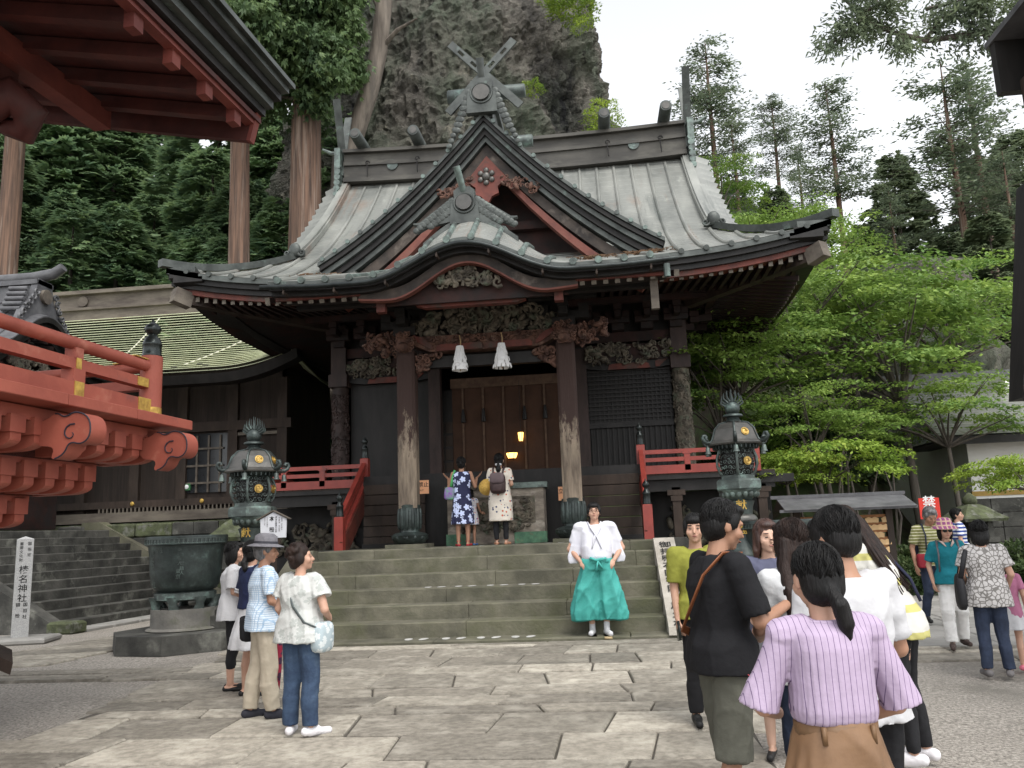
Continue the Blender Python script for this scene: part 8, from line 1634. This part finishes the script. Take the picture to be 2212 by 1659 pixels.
# --- leaning person in mesh knit
x, y = GP(1985, 1650)
MJ = person('person with loose dark hair bending forward in white and yellow knit top and black jeans', x, y, GZ(y)+.03, -58, 1.62, SKIN, 'f', (0, -38), {'L': dict(el=(-.2, .18, 1.10), wr=(-.1, .34, .95), hd=(.1, .8, -.2)), 'R': dict(el=(.2, .10, 1.03), wr=(.12, .30, .98), hd=(-.1, .9, 0))}, {'L': dict(kn=(-.085, .04, .47), an=(-.09, .0, .085)), 'R': dict(kn=(.085, .03, .47), an=(.10, -.03, .085))}, (0, .42), 'shoulder', HBR, dict(m=pat('white_yellow_knit', (.56, .55, .51), (.46, .43, .16), 'z', 6.2, th=.72), hem=.78, flare=.04, sleeve=.78, sr=.03, folds=.008, body=1.0), dict(m=BLK, e=.006), (SNK, 'sneaker'))
m = MB(); rg_ = random.Random(8)
for k in range(60):
    a = rg_.uniform(-.09, .09); p0 = MJ['hd']((a, -.03+rg_.uniform(-.05, .04), 1.60)); p1 = MJ['hd']((a*1.3, -.10, 1.50)); p2 = MJ['up']((a*1.6-.02, -.10+rg_.uniform(-.03, .02), 1.30)); p3 = MJ['up']((a*1.9, -.13+rg_.uniform(-.03, .03), 1.12+rg_.uniform(-.06, .06))); m.tube([p0, p1, p2, p3], [.013, .014, .012, .003], 5)
part(MJ, 'loose_hair', HBR, m)
k4 = MB(); k4.tube([MJ['up']((.11, .10, 1.22)), MJ['up']((.12, .08, 1.38)), MJ['up']((.125, -.09, 1.36)), MJ['up']((.12, -.165, 1.15)), MJ['up']((.12, -.15, 1.0))], .024, 6, .4); kb_ = softbox((.0, .19, 1.0), (.24, .08, .28)); carried(MJ, 'front_backpack', 'navy backpack strap over the mesh knit top', 'backpack', [('strap', cloth('navy_webbing', (.02, .022, .045)), k4)], (.12, 0, 1.0))
# --- far right walkers
x, y = GP(2030, 1350)
J = person('grey-haired person with bowed head in striped olive T-shirt and jeans', x, y, GZ(y)+.03, 172, hgt(2005, 1106, y)*1.05, SKINT, 'm', (0, -32), {'R': dict(el=(.26, -.02, 1.08), wr=(.27, .06, .84)), 'L': dict(el=(-.25, 0, 1.08), wr=(-.22, .1, .86))}, {'L': dict(kn=(-.09, .10, .48), an=(-.09, .06, .085)), 'R': dict(kn=(.09, -.02, .47), an=(.09, -.16, .11))}, (0, .06), 'short', HG, dict(m=pat('olive_stripe_jersey', (.17, .17, .06), (.46, .44, .30), 'z', 26, th=.68), hem=.82, sleeve=.8, sr=.03), dict(m=JEAND, e=.018), (BSH, 'sneaker'), vox=.012)
rb1 = softbox((.20, .12, .90), (.14, .08, .2)); carried(J, 'red_pouch', 'dark red pouch at the hip of the grey-haired person', 'bag', [('pouch', cloth('dark_red_cloth', (.22, .02, .03)), rb1)], (.2, .12, .8))
sb_ = MB()
for sd in (-1, 1): sb_.tube([(sd*.12, .12, 1.05), J['up']((sd*.125, .13, 1.25)), J['up']((sd*.12, .04, 1.41)), J['up']((sd*.12, -.10, 1.36))], .02, 6, .4)
sk_ = softbox(tuple(J['up']((0, -.2, 1.15))), (.28, .14, .38)); carried(J, 'rucksack', 'navy rucksack on the grey-haired person', 'backpack', [('body', cloth('navy_pack', (.02, .025, .045)), sk_), ('strap', cloth('navy_pack', (.02, .025, .045)), sb_)], (0, -.2, 1.0))
x, y = GP(2072, 1400)
TJ = person('person in plaid brimmed hat, teal shirt and white trousers walking towards the court', x, y, GZ(y)+.03, 190, hgt(2045, 1126, y)*1.0, SKIN, 'f', (-8, -4), {'R': dict(el=(.24, -.04, 1.08), wr=(.22, .04, .86), curl=.9), 'L': dict(el=(-.24, -.04, 1.08), wr=(-.25, .0, .86), curl=.9)}, {'L': dict(kn=(-.09, .0, .47), an=(-.10, -.12, .11)), 'R': dict(kn=(.09, .07, .48), an=(.09, .10, .085))}, (0, .03), 'bob', HB, dict(m=cloth('teal_polo', (.012, .16, .20)), hem=.83, sleeve=.8, sr=.03, body=1.04), dict(m=cloth('white_trouser', (.72, .71, .69)), e=.022, loose=.012), (cloth('brown_walking_shoe', (.07, .05, .045)), 'sneaker'), vox=.011)
m = MB(); m.loft([np.array([TJ['hd']((r_*math.cos(t), r_*1.1*math.sin(t)-.005, z_)) for t in a_]) for r_, z_ in ((.165, 1.562), (.16, 1.57), (.10, 1.605), (.096, 1.64), (.08, 1.685), (.05, 1.70), (.01, 1.70))]); part(TJ, 'hat', pat('purple_plaid', (.28, .08, .20), (.55, .38, .28), 'xz', 22, th=.7), m)
m = MB()
for sd in (-1, 1): m.ell(TJ['hd']((sd*.033, .098, 1.540)), (.03, .012, .021), TJ['HR'], 10, 6)
part(TJ, 'sunglasses', M['finial'], m)
m = MB()
for sd in (-1, 1): m.tube([TJ['up']((sd*.03, .13, 1.33)), TJ['up']((sd*.07, .10, 1.39)), TJ['up']((sd*.085, .0, 1.405))], [.012, .024, .024], 6, .4)
part(TJ, 'collar', cloth('pink_beige_collar', (.5, .38, .34)), m)
sb_ = MB()
for sd in (-1, 1): sb_.tube([(sd*.14, .12, 1.0), TJ['up']((sd*.135, .145, 1.22)), TJ['up']((sd*.125, .05, 1.41)), TJ['up']((sd*.12, -.11, 1.34))], .018, 6, .4)
sk_ = softbox(tuple(TJ['up']((0, -.2, 1.15))), (.26, .13, .34)); carried(TJ, 'grey_rucksack', 'grey rucksack with thin straps over the teal shirt', 'backpack', [('body', cloth('grey_pack', (.12, .11, .12)), sk_), ('strap', cloth('grey_pack', (.12, .11, .12)), sb_)], (0, -.2, 1.0))
p = aty(2072, 1160, 15.5)
J = person('child in blue and white striped shirt near the moss-capped stone lantern', p.x, 15.5, GZ(15.5)+.03, 100, 1.50, SKIN, 'm', (20, 0), None, None, (0, 0), 'short', HB, dict(m=pat('blue_stripe_tee', (.70, .72, .76), (.03, .06, .24), 'z', 16, th=.5), hem=.82, sleeve=.8, sr=.03), dict(m=WHITE, len=.5, e=.03, loose=.02, name='shorts'), (SNK, 'sneaker'), vox=.013)
x, y = GP(2158, 1462)
J = person('person with short black hair in grey mosaic print blouse and jeans with a black bag', x, y, GZ(y)+.03, 14, hgt(2148, 1128, y)*1.01, SKIN, 'f', (4, -8), {'L': dict(el=(-.23, .0, 1.08), wr=(-.15, .18, .95), hd=(.1, .9, 0)), 'R': dict(el=(.25, .0, 1.08), wr=(.22, .14, .92))}, {'L': dict(an=(-.10, -.015, .085)), 'R': dict(an=(.11, -.015, .085))}, (0, .02), 'bob', HB, dict(m=pat('grey_mosaic_print', (.50, .48, .47), (.17, .16, .15), 'crackle', 26, th=.09), hem=.74, flare=.10, sleeve=.7, bell=.25, sr=.03, body=1.06), dict(m=JEAND, e=.014, loose=.006), (cloth('grey_suede', (.16, .15, .15)), 'sneaker'), wide=1.02)
b1_ = softbox((-.265, .0, .90), (.10, .30, .40), None, pw=.6, sag=.12); b2_ = strap([(-.26, .10, 1.06), (-.2, .07, 1.3), (-.14, .0, 1.41), (-.2, -.10, 1.28), (-.26, -.11, 1.05)], .026, .4); carried(J, 'black_tote', 'slouchy black shoulder bag beside the grey mosaic blouse', 'bag', [('pouch', cloth('charcoal_leather', (.025, .025, .028), .8, .5), b1_), ('strap', cloth('charcoal_leather', (.025, .025, .028)), b2_)], (-.26, 0, .7))
p = aty(2190, 1400, 8.55)
J = person('child with pink shoes standing beyond the grey mosaic blouse', p.x, 8.55, GZ(8.55)+.03, 30, 1.05, SKIN, 'f', (0, 0), None, None, (0, 0), 'bob', HB, dict(m=cloth('pink_tee', (.42, .16, .26)), hem=.75, sleeve=.7), dict(m=WHITE, k='skirt', hem=.58, fr=.2), (cloth('pink_shoe', (.6, .16, .22)), 'sneaker'), vox=.013)
flush()
